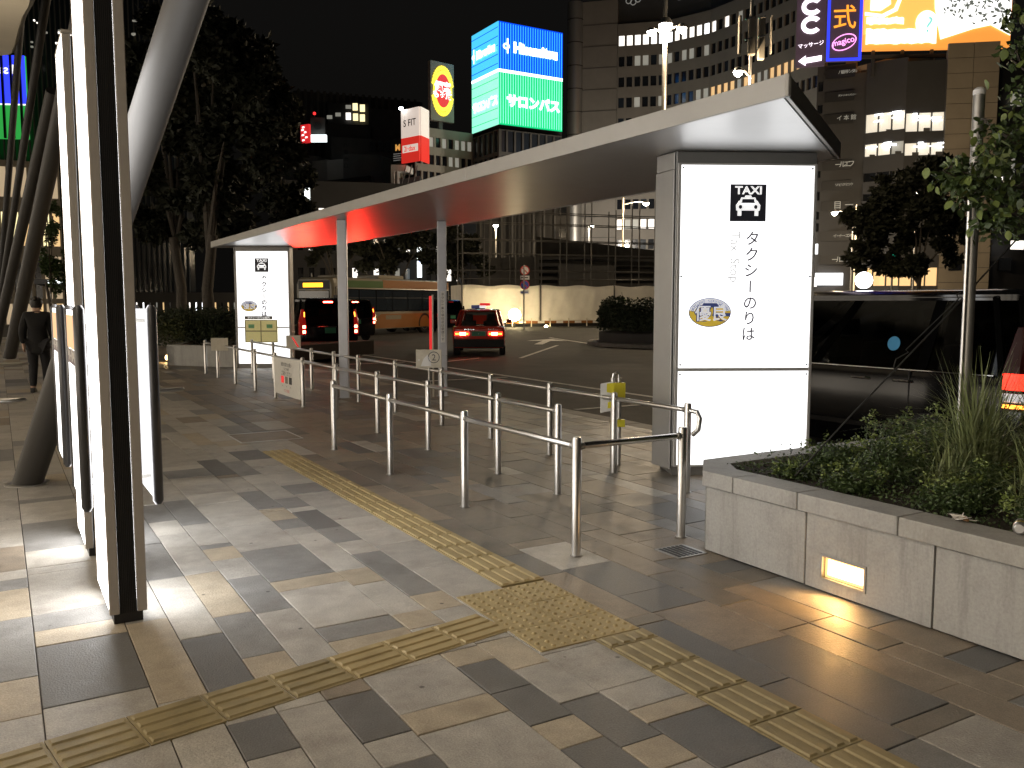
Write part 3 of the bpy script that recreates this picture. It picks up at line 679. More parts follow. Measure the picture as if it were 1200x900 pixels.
# low hip rails beside the pillars
def hip(y, xa, xb, label, z=.70):
    th = thing('leaning_rail', label, 'rail', ((xa+xb)/2, y, 0), 0, 'steel leaning rails by the pillars'); o = th.location.copy()
    mb = MB(); mb.tube([(xa,y,z),(xb-.12,y,z),(xb-.05,y+.02,z),(xb,y+.07,z),(xb-.01,y+.13,z),(xb-.12,y+.16,z),(xa,y+.16,z)], .02, 10); mb.build('rail', 'steel', th, smooth=True, org=o)
    for xx in (xa+.1, (xa+xb)/2-.1):
        mb = MB(); mb.tube([(xx,y+.08,0),(xx,y+.08,z)], .025, 10); mb.build('post', 'steel', th, smooth=True, org=o)
hip(9.4, .55, 1.62, 'bent steel leaning rail to the right of the illuminated pillars')
hip(9.1, -1.6, .18, 'long steel leaning rail behind the base of the thick leaning column')
hip(14.5, -1.4, .35, 'warm lit steel leaning rail in front of the walking person')

# ================================================================== QUEUE RAILINGS
PH, RH = .76, .70
def rail_post(th, x, y, o, h=PH, r=.03):
    mb = MB(); mb.lathe([(r,0),(r,h-.012),(r-.006,h-.002),(r*.5,h)], (x,y,0), 16); p = mb.build('post', 'steel', th, smooth=True, org=o)
    mb = MB(); mb.lathe([(r*1.35,0),(r*1.35,.006)], (x,y,0), 16); mb.build('collar', 'steel_dull', p, org=o)
def rail_bar(th, a, b, o, z=RH, m='steel'):
    a, b = Vector((*a, z)), Vector((*b, z)); d = (b-a).normalized()
    mb = MB(); mb.tube([a+d*.036, a+d*.05, b-d*.05, b-d*.036], [.012,.021,.021,.012], 12); mb.build('rail', m, th, smooth=True, org=o)
    for p_ in ([a+d*.02, a+d*.05], [b-d*.05, b-d*.02]): mb = MB(); mb.tube(p_, .024, 12); mb.build('bracket', 'steel_dull', th, smooth=True, org=o)
def railing(pts, label, extra=None):
    o = Vector((pts[0][0], pts[0][1], 0)); th = thing('queue_railing', label, 'railing', o, 0, 'stainless steel queue railings')
    for p in pts: rail_post(th, *p, o)
    for a, b in zip(pts, pts[1:]): rail_bar(th, a, b, o)
    if extra: extra(th, o)
    return th
A = [(3.09,4.44),(3.09,5.97),(3.09,7.47),(3.09,9.04)]
def exA(th, o):
    rail_post(th, 3.96, 4.44, o); rail_bar(th, (3.09,4.44), (3.96,4.44), o, m='steel_mirror')
railing(A, 'nearest stainless queue railing with an L shaped end by the planter', exA)
B = [(3.97,y) for y in (5.98,6.99,8.52,9.98,11.5,13.02,14.54,15.88,17.41,18.98,20.24)]
railing(B, 'long middle queue railing with a white poster board hung on it')
Cc = [(4.94,y) for y in (5.48,6.49,7.6,8.87,10.18,11.72,13.23,14.4,15.64,16.9,18.22,19.98)]
def exC(th, o):
    mb = MB(); mb.tube([(4.94,5.48,.70),(4.97,5.40,.69),(4.965,5.36,.64),(4.95,5.36,.55),(4.945,5.42,.5)], .021, 12); mb.build('end_hook', 'steel', th, smooth=True, org=o)
railing(Cc, 'queue railing farthest from the walkway, nearest the kerb', exC)
# chain hooks between rows
# poster board on the middle railing
def panel(name, label, cat, O, r, w, h, m, group=None, th=.012):
    O, r = Vector(O), Vector(r).normalized(); u = Vector((0,0,1)); t = thing(name, label, cat, O, 0, group)
    nn = r.cross(u)
    mb = MB(); mb.obox(O, r*w, u*h, -nn*th); mb.build('board', m, t, org=O, bevel=.002); return t, O, r, u
bt, O, r, u = panel('poster_board', 'white poster board with three small photos on the middle railing', 'poster board', (3.94, 14.50, .1), (0,-1,0), 1.44, .60, 'paper_white')
glyphs([('乗車の際のお願い', .72, .50, .075, 0), ('マスクの着用', .72, .43, .05, 0), ('ご協力ください', .72, .36, .085, 0)], 'lettering', 'print_dark', bt, O, r, u, org=O)
for k, (c) in enumerate(('bill_red', 'concrete_tan', 'dark_wall')):
    mb = MB(); flat(mb, [rect(.42+k*.22, .57+k*.22, .20, .31)], O, r, u, .001); mb.build('photo', c, bt, org=O)
glyphs([('マスク着用', .72, .08, .06, 0)], 'lettering', 'sign_red', bt, O, r, u, org=O)
glyphs([('2m', .5, .155, .04, 0), ('2m', .72, .155, .04, 0), ('2m', .94, .155, .04, 0)], 'lettering', 'print_dark', bt, O, r, u, org=O)
def side(px, py, d): return fp(px,py,d)
def notice(px0, px1, py0, py1, d, label, m='paper', name='notice'):
    py0, py1 = min(py0,py1), max(py0,py1); a, b, c = fp(px0,py1,d), fp(px1,py1,d), fp(px0,py0,d); r = (b-a); r.z = 0
    return panel(name, label, 'notice', a, r, r.length, (c-a).z, m, 'paper notices tied to the railings', .006)
notice(247.5, 267.5, 411, 396, 17.7, 'tan paper notice tied to the far end of the railings')
n2, O, r, u = notice(335.5, 352.5, 408, 393, 16.0, 'paper notice with a struck-out picture beside the far sign pillar')
mb = MB(); flat(mb, [[(.1,.2),(.13,.2),(.24,.02),(.21,.02)]], O, r, u, .001); mb.build('strike', 'bill_red', n2, org=O)
n3, O, r, u = notice(487.5, 517.5, 431, 409.5, 11.25, 'paper notice with a circled number 2 on the railing')
w3 = (fp(517.5,431,11.25)-fp(487.5,431,11.25)).length
mb = MB(); flat(mb, ring(w3*.70, .135, .075, .075, .009, 24), O, r, u, .001); mb.build('circle', 'print_dark', n3, org=O)
glyphs([('2', w3*.70, .135, .115, 0)], 'numeral', 'print_dark', n3, O, r, u, org=O)
mb = MB(); flat(mb, [[(.06,.02),(.20,.02),(.19,.1),(.15,.17),(.10,.12)], [(.03,.09),(.05,.09),(.05,.11),(.03,.11)]], O, r, u, .001); mb.build('peeled_patch', 'sign_white', n3, org=O)
mb = MB(); mb.tube([(O.x+.17,O.y-.03,.0),(O.x+.17,O.y-.03,.98)], .012, 8)
mb.build('stake', 'steel', n3, org=O, smooth=True)
# white sheet held with yellow tape on the twin post
tp = thing('twin_tube_post', 'twin tube steel post wrapped in yellow tape by the sign pillar', 'post', (5.18, 6.78, 0)); o = tp.location.copy()
for dx in (-.028, .028):
    mb = MB(); mb.tube([(5.18+dx,6.78-dx*.5,0),(5.18+dx,6.78-dx*.5,.86)], .022, 12); mb.build('tube', 'steel', tp, smooth=True, org=o)
mb = MB(); mb.tube([(5.152,6.794,.86),(5.155,6.79,.90),(5.18,6.78,.915),(5.205,6.77,.90),(5.208,6.766,.86)], .012, 8); mb.build('hoop', 'steel', tp, smooth=True, org=o)
for z0, z1 in ((.66,.82),(.39,.46)):
    mb = MB(); mb.obox((5.18-.06, 6.78+.0, z0), (.115,-.06,0), (-.026,-.05,0), (0,0,z1-z0)); mb.build('tape', 'tape_yellow', tp, org=o)
sh, O, r, u = panel('taped_sheet', 'white paper sheet fixed with yellow tape to the twin post', 'notice', fp(703.5,484,8.3), fp(719,481,8.3)-fp(703.5,484,8.3), .13, .28, 'paper_white', None, .004)
mb = MB(); flat(mb, [[(.06,.19),(.13,.16),(.13,.265),(.06,.27)], [(.07,.03),(.13,.03),(.13,.09),(.07,.09)]], O, r, u, .002); mb.build('tape', 'tape_yellow', sh, org=O)

# ================================================================== STATION SHOPFRONT along the walkway (left of the pillars): unseen, added as low light from the left
sf_ = thing('unseen_shopfront', 'long bright shopfront of the station along the left side of the walkway', 'building', (-13, 20, 0))
SX = -13; SY0, SY1 = -10, 58
mb = MB(); mb.box(SX-.5-SX, 0, SY0-20, SY1-20, 4.9, 7.2); mb.box(SX-.5-SX, 0, SY0-20, SY1-20, 0, .45); mb.box(-.6, -.5, SY0-20, SY1-20, .45, 4.9)
mb.build('wall', 'concrete_tan', sf_)
yy = SY0
while yy < SY1-.1:
    mb = MB(); mb.box(-.5, .04, yy-20, yy-20+.5, .46, 4.89); mb.build('pier', 'stone_tan', sf_)
    mb = MB(); mb.box(-.35, -.30, yy-20+.52, yy-20+3.9, .47, 4.88); wn = mb.build('window', 'fill_pane', sf_)
    mb = MB()
    for k in (1, 2): mb.box(-.30, -.22, yy-20+.5+k*1.13, yy-20+.55+k*1.13, .48, 4.87)
    mb.box(-.295, -.225, yy-20+.52, yy-20+3.9, 3.4, 3.46); mb.build('window_bars', 'alu_dark', wn)
    yy += 3.92

# ================================================================== TAXI SHELTER CANOPY
can = thing('taxi_shelter', 'long flat grey metal canopy of the taxi rank on two slim posts', 'canopy', (5.6, 13.4, 0)); CO = can.location.copy()
zS, zT = 2.95, 3.09
plan = [(4.53,4.12),(6.90,5.62),(7.02,8.0),(7.02,19.8),(6.45,21.97),(4.65,22.6)]
mb = MB(); mb.prism([(4.56,4.17),(6.87,5.64),(6.99,8.0),(6.99,19.8),(6.43,21.94),(4.68,22.57)], zS+.012, zT-.02); mb.build('roof_slab', 'alu_dark', can, org=CO)
# soffit panels with fine joints
ys = [4.0, 8.6, 13.2, 17.8, 22.7]
def clip_poly(poly, y0, y1):
    def cl(p, f, yv):
        out = []
        for i in range(len(p)):
            a, b = p[i], p[(i+1) % len(p)]
            if f(a): out.append(a)
            if f(a) != f(b):
                t = (yv-a[1])/(b[1]-a[1]); out.append((a[0]+(b[0]-a[0])*t, yv))
        return out
    p = cl(poly, lambda q: q[1] >= y0, y0); return cl(p, lambda q: q[1] <= y1, y1)
inner_plan = [(4.575,4.20),(6.86,5.66),(6.97,8.0),(6.97,19.8),(6.42,21.92),(4.70,22.54)]
for a, b in zip(ys, ys[1:]):
    p = clip_poly(inner_plan, a+.004, b-.004)
    if len(p) > 2: mb = MB(); mb.prism(p, zS, zS+.01); mb.build('soffit_panel', 'alu_soffit', can, org=CO)
# fascia strips round the edge
for i in range(len(plan)):
    A_, B_ = Vector((*plan[i],0)), Vector((*plan[(i+1) % len(plan)],0)); d = (B_-A_); L = d.length; d.normalize()
    inn = Vector((-d.y, d.x, 0))
    nseg = max(1, round(L/4.6))
    for k in range(nseg):
        s0, s1 = L*k/nseg+(.003 if k else 0), L*(k+1)/nseg-(.003 if k < nseg-1 else 0)
        mb = MB(); mb.obox(A_+d*s0+Vector((0,0,zS-.006)), d*(s1-s0), inn*.028, (0,0,zT-zS+.006)); mb.build('fascia_panel', 'alu_paint', can, org=CO, bevel=.003)
for (x, y) in ((4.93,13.86),(6.46,13.26)):
    mb = MB(); mb.obox((x-.075,y+.03,0), (.14,-.07,0), (.055,.11,0), (0,0,zS-.004)); pp = mb.build('post', 'post_paint', can, org=CO, bevel=.012, seg=2)
    mb = MB(); mb.obox((x-.081,y+.033,.69), (.151,-.0755,0), (.0585,.117,0), (0,0,.014)); mb.build('band', 'alu_dark', pp, org=CO)
    mb = MB(); mb.obox((x-.1,y+.04,0), (.19,-.095,0), (.07,.14,0), (0,0,.012)); mb.build('base_plate', 'steel_dull', pp, org=CO)
# vertical stickers on the kerb-side post
pst = Vector((6.46-.075,13.26+.03,0)); rr = Vector((.14,-.07,0)).normalized()
glyphs([(ch, .085, 1.73-i*.058, .05, 0) for i, ch in enumerate('タクシー乗り場付近は禁煙です')], 'lettering', 'print_dark', can, pst, rr, (0,0,1), org=CO, n_eps=.004)
mb = MB(); flat(mb, [rect(.05,.12,.92,1.78)], pst, rr, (0,0,1), .001, .002); mb.build('sticker', 'paper_white', can, org=CO)
# red and white strip standing against the kerb-side post
bn = thing('banner_strip', 'narrow red and white upright strip in front of the kerb side canopy post', 'banner', (6.26, 13.3, 0)); o = bn.location.copy()
mb = MB(); mb.tube([(6.30,13.3,0),(6.30,13.3,1.72)], .016, 10); mb.build('pole', 'paper', bn, org=o, smooth=True)
mb = MB(); mb.obox((6.245,13.325,.62), (.038,-.018,0), (.004,.008,0), (0,0,1.08)); mb.build('strip', 'bill_red', bn, org=o)

# ================================================================== SIGN PILLARS of the taxi rank
def sign_pillar(L0, R0, label, near):
    """L0, R0: ground points of the front face (left, right as seen)"""
    L0, R0 = Vector((*L0,0)), Vector((*R0,0)); r = (R0-L0).normalized(); W_ = (R0-L0).length; u = Vector((0,0,1)); nn = r.cross(u)   # nn towards the viewer
    th = thing('taxi_sign_pillar', label, 'sign pillar', L0, 0, 'illuminated taxi sign pillars'); o = L0
    b = -nn
    # trapezoid body behind the lit face
    lc = L0 - r*.02; rc = R0 + r*.02
    fl = lc + b*.30 - r*.10; fr_ = rc + b*.30 + r*.02
    body = [tuple((lc+b*.03)[:2]), tuple((rc+b*.03)[:2]), tuple(fr_[:2]), tuple((fr_+b*.25-r*.15)[:2]), tuple((fl+b*.25+r*.15)[:2]), tuple(fl[:2])]
    mb = MB(); mb.prism(body, .075, 2.945); mb.build('body', 'alu_dark', th, org=o, bevel=.004)
    mb = MB(); mb.prism([tuple((lc+b*.045+r*.01)[:2]), tuple((rc+b*.045-r*.01)[:2]), tuple((fr_+b*.2-r*.15)[:2]), tuple((fl+b*.2+r*.1)[:2])], 0, .078); mb.build('plinth', 'alu_dark', th, org=o)
    # brighter wing on the left side
    wl = lc + b*.028 - r*.012
    mb = MB(); mb.obox(wl+Vector((0,0,.06)), (fl-lc)*.98, -r*.012, (0,0,2.72)); mb.build('side_panel', 'alu_column', th, org=o, bevel=.003)
    mb = MB(); mb.obox(wl+Vector((0,0,2.786)), (fl-lc)*.94, -r*.010, (0,0,.15)); mb.build('side_panel', 'alu_column', th, org=o, bevel=.003)
    mb = MB(); mb.obox(L0+b*.03+Vector((0,0,2.83))-r*.015, r*(W_+.03), nn*.006, (0,0,.11)); mb.build('head_panel', 'alu_dark', th, org=o, bevel=.003)
    # frame + two lit panels
    zb, zm, zt = .10, .985, 2.825
    for (a, bb, c, d) in [(-.012,.016,zb-.012,zt+.012),(W_-.016,W_+.012,zb-.012,zt+.012)]:
        mb = MB(); flat(mb, [rect(a,bb,c,d)], L0, r, u, -.029, .037); mb.build('frame', 'alu_paint', th, org=o, bevel=.003)
    for (c, d) in ((zb-.012,zb+.004),(zm-.014,zm+.014),(zt-.004,zt+.012)):
        mb = MB(); flat(mb, [rect(.0165,W_-.0165,c,d)], L0, r, u, -.029, .035); mb.build('frame', 'alu_paint', th, org=o)
    for (c, d) in ((zm+.016,zt-.006),(zb+.006,zm-.016)):
        mb = MB(); flat(mb, [rect(.018,W_-.018,c,d)], L0, r, u, -.027, .030); mb.build('light_panel', 'light_panel', th, org=o)
    sc = MB()
    for (x, y) in [(.035,zt-.03),(W_-.035,zt-.03),(.03,1.83),(W_-.03,1.83),(.035,zm+.045),(W_-.035,zm+.045),(.035,zm-.045),(W_-.035,zm-.045),(.035,zb+.03),(W_-.035,zb+.03)]:
        mb = MB(); flat(mb, [disc_poly(x,y,.009,.009,10)], L0, r, u, .003, .004); mb.build('screw', 'black_trim', th, org=o)
    F0 = .0045
    # taxi pictogram
    cx, cy, s = .628, 2.488, .328
    mb = MB(); flat(mb, [rect(cx-s/2,cx+s/2,cy-s/2,cy+s/2)], L0, r, u, F0, .002); pl = mb.build('pictogram', 'print_dark', th, org=o)
    glyphs([('TAXI', cx, cy+.112, .098, 0, 1.14, .003)], 'lettering', 'print_white', pl, L0, r, u, org=o, n_eps=F0+.0025)
    car = [[(cx-.033,cy+.048),(cx+.033,cy+.048),(cx+.026,cy+.066),(cx-.026,cy+.066)],
           [(cx-.075,cy+.020),(cx-.058,cy+.020),(cx-.052,cy+.034),(cx+.052,cy+.034),(cx+.058,cy+.020),(cx+.075,cy+.020),(cx+.065,cy+.048),(cx-.065,cy+.048)],
           [(cx-.108,cy-.068),(cx+.108,cy-.068),(cx+.112,cy-.02),(cx+.098,cy-.002),(cx-.098,cy-.002),(cx-.112,cy-.02)],
           [(cx-.098,cy-.002),(cx-.064,cy-.002),(cx-.054,cy+.020),(cx-.084,cy+.020)], [(cx+.064,cy-.002),(cx+.098,cy-.002),(cx+.084,cy+.020),(cx+.054,cy+.020)],
           [(cx-.064,cy-.012),(cx+.064,cy-.012),(cx+.064,cy-.001),(cx-.064,cy-.001)],
           [(cx-.095,cy-.115),(cx-.06,cy-.115),(cx-.06,cy-.068),(cx-.095,cy-.068)], [(cx+.06,cy-.115),(cx+.095,cy-.115),(cx+.095,cy-.068),(cx+.06,cy-.068)]]
    mb = MB(); flat(mb, car, L0, r, u, F0+.0022, .0015); mb.build('car_symbol', 'print_white', pl, org=o)
    mb = MB(); flat(mb, [disc_poly(cx-.07,cy-.036,.016,.018,12), disc_poly(cx+.07,cy-.036,.016,.018,12)], L0, r, u, F0+.004, .001); mb.build('car_symbol', 'print_dark', pl, org=o)
    # タクシーのりば, written downwards
    lx = .675; wt = .0012 if near else .0055
    it = [(ch, lx-.002*i, zz, .136, 0, 1, wt) for i, (ch, zz) in enumerate([('タ',2.173),('ク',2.03),('シ',1.886),('の',1.59),('り',1.454),('は',1.31)])]
    it.append(('ー', lx-.008, 1.742, .13, 90, 1, wt))
    glyphs(it, 'lettering', 'print_text', th, L0, r, u, org=o, n_eps=F0)
    glyphs([('Taxi', lx-.155, 2.135, .12, -90), ('Stop', lx-.168, 1.885, .12, -90)], 'lettering', 'print_faint', th, L0, r, u, org=o, n_eps=F0)
    # oval excellence badge
    ex, ey = .300, 1.505; ra, rb = .195, .132
    mb = MB(); flat(mb, [disc_poly(ex,ey,ra,rb,40)], L0, r, u, F0, .0012); bd = mb.build('badge', 'emblem_blue', th, org=o)
    mb = MB(); flat(mb, [disc_poly(ex,ey,ra*.965,rb*.955,40)], L0, r, u, F0+.0013, .0008); mb.build('badge_field', 'emblem_yellow', bd, org=o)
    mb = MB(); flat(mb, ring(ex,ey,ra*.965,rb*.955,.045,26,8,172), L0, r, u, F0+.0022, .0006); mb.build('badge_band', 'emblem_white', bd, org=o)
    mb = MB(); flat(mb, [[(ex+.02,ey-.03),(ex+.185,ey-.035),(ex+.188,ey-.005),(ex+.03,ey+.0)], [(ex-.09,ey+.045),(ex+.10,ey+.045),(ex+.06,ey+.085),(ex-.06,ey+.085)]], L0, r, u, F0+.003, .0006); mb.build('badge_mark', 'emblem_blue', bd, org=o)
    txt = 'EXCELLENT SERVICE TAXI'; it = []
    for i, ch in enumerate(txt):
        if ch == ' ': continue
        a = 172-164*i/(len(txt)-1); it.append((ch, ex+ra*.84*math.cos(R_(a)), ey+rb*.79*math.sin(R_(a)), .034, math.degrees(math.atan2(math.sin(R_(a))/rb, math.cos(R_(a))/ra))-90))
    glyphs(it, 'lettering', 'emblem_blue', bd, L0, r, u, org=o, n_eps=F0+.0035)
    glyphs([('優良', ex+.010, ey-.005, .15, 0, 1.0, .008)], 'lettering', 'emblem_blue', bd, L0, r, u, org=o, n_eps=F0+.0042)
    glyphs([('優良', ex+.010, ey-.004, .15, 0, 1.0, .0015)], 'lettering', 'emblem_white', bd, L0, r, u, org=o, n_eps=F0+.005)
    return th, L0, r, u
sign_pillar((5.312,6.06), (6.422,5.49), 'nearest tall lit TAXI sign pillar beside the stone planter', True)
sp2, L0, r, u = sign_pillar((5.02,21.66), (6.12,21.02), 'far lit TAXI sign pillar with a yellow map board on it', False)
mpb = thing('map_board', 'yellow map board with green squares hung on the far sign pillar', 'map board', L0+Vector((0,0,.62)))
o = mpb.location.copy(); Q = L0+Vector((0,0,0))
mb = MB(); flat(mb, [rect(.19,.98,.62,1.17)], Q, r, u, .012, .02); mb.build('board', 'map_yellow', mpb, org=o)
mb = MB(); flat(mb, [rect(.19,.98,.62,.64), rect(.19,.98,.885,.91), rect(.19,.98,1.15,1.17), rect(.19,.21,.64,.885), rect(.19,.21,.91,1.15), rect(.57,.59,.64,.885), rect(.57,.59,.91,1.15), rect(.96,.98,.64,.885), rect(.96,.98,.91,1.15)], Q, r, u, .034, .003); mb.build('grid', 'tactile_worn', mpb, org=o)
mb = MB(); flat(mb, [rect(.28,.42,.97,1.06), rect(.72,.86,.97,1.06)], Q, r, u, .034, .004); mb.build('green_square', 'map_green', mpb, org=o)
mb = MB(); flat(mb, [rect(.19,.86,1.18,1.26)], Q, r, u, .012, .02); hd = mb.build('header', 'concrete', mpb, org=o)
glyphs([('タクシーのりば案内', .53, 1.22, .06, 0)], 'lettering', 'print_white', hd, Q, r, u, org=o, n_eps=.034)

# ================================================================== STONE PLANTER with wall light, shrubs, grasses, flag pole, guy wire
plt = thing('stone_planter', 'low granite planter with a glowing wall light and clipped corner', 'planter', (3.86, 4.1, 0)); PO = plt.location.copy()
PX, ZB, ZC = 3.86, .43, .53
jo = [4.10, 3.29, 2.51, 1.73, .95, .17, -.61]
mb = MB(); mb.prism([(PX+.05,-.6),(PX+.05,4.06),(4.14,4.33),(6.85,4.36),(6.85,-.6)], 0, ZB-.002); mb.build('core', 'mortar', plt, org=PO)
LAMP = (2.90, 3.17, .085, .205)
for k, (a, b) in enumerate(zip(jo, jo[1:])):
    nm = 'facing_slab'; x0, x1 = PX, PX+.048
    if k == 1:
        mb = MB()
        ys_ = [b+.005, LAMP[0], LAMP[1], a-.005]; zs_ = [.012, LAMP[2], LAMP[3], ZB-.004]
        # one slab with a rectangular opening
        for i in range(3):
            for j in range(3):
                if i == 1 and j == 1: continue
                f = [(x0,ys_[i],zs_[j]),(x0,ys_[i+1],zs_[j]),(x0,ys_[i+1],zs_[j+1]),(x0,ys_[i],zs_[j+1])]
                mb.add(f, [(0,1,2,3)])
        mb.add([(x0,ys_[0],zs_[0]),(x0,ys_[3],zs_[0]),(x0,ys_[3],zs_[3]),(x0,ys_[0],zs_[3]),(x1,ys_[0],zs_[0]),(x1,ys_[3],zs_[0]),(x1,ys_[3],zs_[3]),(x1,ys_[0],zs_[3])], [(0,1,5,4),(1,2,6,5),(2,3,7,6),(3,0,4,7)])
        mb.build(nm, 'granite', plt, org=PO)
    else:
        mb = MB(); mb.box(x0+rs.uniform(-.001,.001), x1, b+.005, a-.005, .012, ZB-.004); mb.build(nm, 'granite', plt, org=PO, bevel=.004)
mb = MB(); mb.prism([(3.87,4.11),(4.12,4.355),(4.14,4.335),(3.9,4.09)], .012, ZB-.004); mb.build('facing_slab', 'granite', plt, org=PO)
mb = MB(); mb.box(4.13, 6.85, 4.335, 4.38, .012, ZB-.004); mb.build('facing_slab', 'granite', plt, org=PO, bevel=.004)
cj = [4.11, 3.84, 3.34, 2.70, 2.05, 1.4, .75, .1, -.6]
for a, b in zip(cj, cj[1:]):
    mb = MB()
    if a == 4.11: mb.prism([(PX-.025,b+.003),(PX-.025,4.105),(4.105,4.39),(4.32,4.395),(4.32,4.20),(4.16,4.19),(PX+.19,4.02),(PX+.19,b+.003)], ZB+.002, ZC)
    else: mb.box(PX-.025, PX+.19, b+.003, a-.003, ZB+.002, ZC+rs.uniform(-.001,.001))
    mb.build('coping_stone', 'granite_warm' if rs.random() < .6 else 'granite', plt, org=PO, bevel=.006, seg=2)
for k in range(4):
    mb = MB(); mb.box(4.324+k*.63, 4.324+(k+1)*.63-.005, 4.20, 4.395, ZB+.002, ZC); mb.build('coping_stone', 'granite', plt, org=PO, bevel=.006, seg=2)
mb = MB(); mb.prism([(PX+.191,-.6),(PX+.191,4.02),(4.16,4.189),(6.85,4.199),(6.85,-.6)], ZB, .495); mb.build('soil', 'soil', plt, org=PO)
# recessed light
fr_ = MB()
y0, y1, z0, z1 = LAMP
for (a, b, c, d) in [(y0-.012,y1+.012,z0-.012,z0),(y0-.012,y1+.012,z1,z1+.012),(y0-.012,y0,z0,z1),(y1,y1+.012,z0,z1)]: fr_.box(PX-.006, PX+.02, a, b, c, d)
wl = fr_.build('wall_light', 'steel_dull', plt, org=PO)
mb = MB(); mb.box(PX+.022, PX+.03, y0+.001, y1-.001, z0+.001, z1-.001); mb.build('lens', 'lamp_rim', wl, org=PO)
mb = MB(); mb.box(PX+.019, PX+.0215, y0+.022, y1-.022, z0+.018, z1-.016); mb.build('glowing_tube', 'lamp_warm', wl, org=PO)
lamp('wall_light_lamp', Vector((PX-.03,(y0+y1)/2,(z0+z1)/2-.01))-PO, 15.0, (1,.52,.16), 'SPOT', .06, (0, R_(55), 0), plt, 160, .8)

def leafcloud(n, fn, size, aspect=.55, rnd=None, droop=0.0, fold=True):
    """n small leaf faces at positions drawn from fn()"""
    rnd = rnd or random; v = []; f = []
    for _ in range(n):
        p = fn(rnd)
        if p is None: continue
        d = Vector((rnd.gauss(0,1), rnd.gauss(0,1), rnd.gauss(0,.6)-droop)); d.normalize()
        s = d.cross(Vector((rnd.gauss(0,1), rnd.gauss(0,1), rnd.gauss(0,1)+.8)))
        if s.length < 1e-4: continue
        s.normalize(); L = size*rnd.uniform(.6,1.25); w = L*aspect/2
        nn = d.cross(s)*L*.08
        p = Vector(p); k = len(v)
        v += [p, p+d*L*.45+s*w+nn, p+d*L, p+d*L*.45-s*w+nn]; f.append((k,k+1,k+2,k+3))
    return v, f
def addleaf(name, n, fn, size, m, parent, org=(0,0,0), **kw):
    v, f = leafcloud(n, fn, size, **kw); mb = MB(); mb.v = [tuple(p) for p in v]; mb.f = f; mb.m = [0]*len(f)
    me = bpy.data.meshes.new(name); me.from_pydata([(p[0]-org[0],p[1]-org[1],p[2]-org[2]) for p in mb.v], [], mb.f); me.materials.append(M[m])
    o = bpy.data.objects.new(name, me); COL.objects.link(o); o.parent = parent; return o
def ball(c, rad, hollow=.45):
    def fn(r):
        a, b = r.uniform(0, 2*math.pi), math.acos(r.uniform(-1,1)); q = r.uniform(hollow,1)**.5
        return (c[0]+rad[0]*q*math.sin(b)*math.cos(a), c[1]+rad[1]*q*math.sin(b)*math.sin(a), c[2]+rad[2]*q*math.cos(b))
    return fn
def balls(lst, hollow=.35):
    fs_ = [ball(c, r, hollow) for c, r in lst]; ws = [r[0]*r[1]+r[0]*r[2] for c, r in lst]
    return lambda r: r.choices(fs_, ws)[0](r)

rp = random.Random(5)
# low box shrubs
sh_pos = [(4.28,3.80,.13,.07,'tiny low box shrub at the clipped corner of the planter'),(4.72,3.82,.22,.17,'low box shrub beside the foot of the guy wire'),(4.30,3.30,.18,.12,'low box shrub above the glowing wall light'),
          (4.72,3.36,.25,.26,'bright tipped box shrub in the middle of the planter'),(4.32,2.72,.2,.15,'low box shrub behind the crumpled paper'),(5.25,3.75,.26,.30,'box shrub at the back rim of the planter'),
          (4.75,2.75,.24,.2,'box shrub below the arching grass'),(4.32,2.2,.2,.16,'low box shrub behind the drink can'),(5.15,3.35,.25,.34,'tallest box shrub, against the dark van'),(5.75,3.7,.25,.3,'box shrub behind the planter pole'),(4.75,2.15,.22,.2,'box shrub nearest the right edge of the planter')]
for (x, y, rr_, h, lb) in sh_pos:
    s = thing('box_shrub', lb, 'shrub', (x,y,.49), 0, 'box shrubs in the stone planter')
    cl = [((rp.uniform(-.5,.5)*rr_, rp.uniform(-.5,.5)*rr_, h*rp.uniform(.3,.75)), (rr_*rp.uniform(.45,.75),)*2+(h*rp.uniform(.35,.55),)) for _ in range(7)]
    addleaf('foliage', 2600, balls(cl, .2), .025, 'leaf_a', s, rnd=rp, aspect=.6)
    tips = [((rp.uniform(-.8,.8)*rr_, rp.uniform(-.8,.8)*rr_, h*rp.uniform(.8,1.15)), (.035,.035,.06)) for _ in range(9)]
    tag(addleaf('shoots', 230, balls(tips, .1), .026, 'leaf_b', s, rnd=rp, aspect=.55), kind='stuff')
    mb = MB()
    for _ in range(10):
        a = rp.uniform(0,6.28); mb.tube([(0,0,-.02),(rr_*.4*math.cos(a),rr_*.4*math.sin(a),h*.5),(rr_*.7*math.cos(a+.3),rr_*.7*math.sin(a+.3),h*.85)], [.006,.004,.002], 5)
    mb.build('stems', 'bark', s)
gc = addleaf('ground_cover', 22000, lambda r: (lambda x, y: (x, y, .5+r.random()**1.5*(.05+.10*min(1,(x-4.05)*2))))(4.06+r.random()*2.4, -.4+r.random()*4.55), .024, 'leaf_a', None, rnd=rp)
tag(gc, 'low dark green ground cover filling the planter', 'ground cover', kind='stuff')
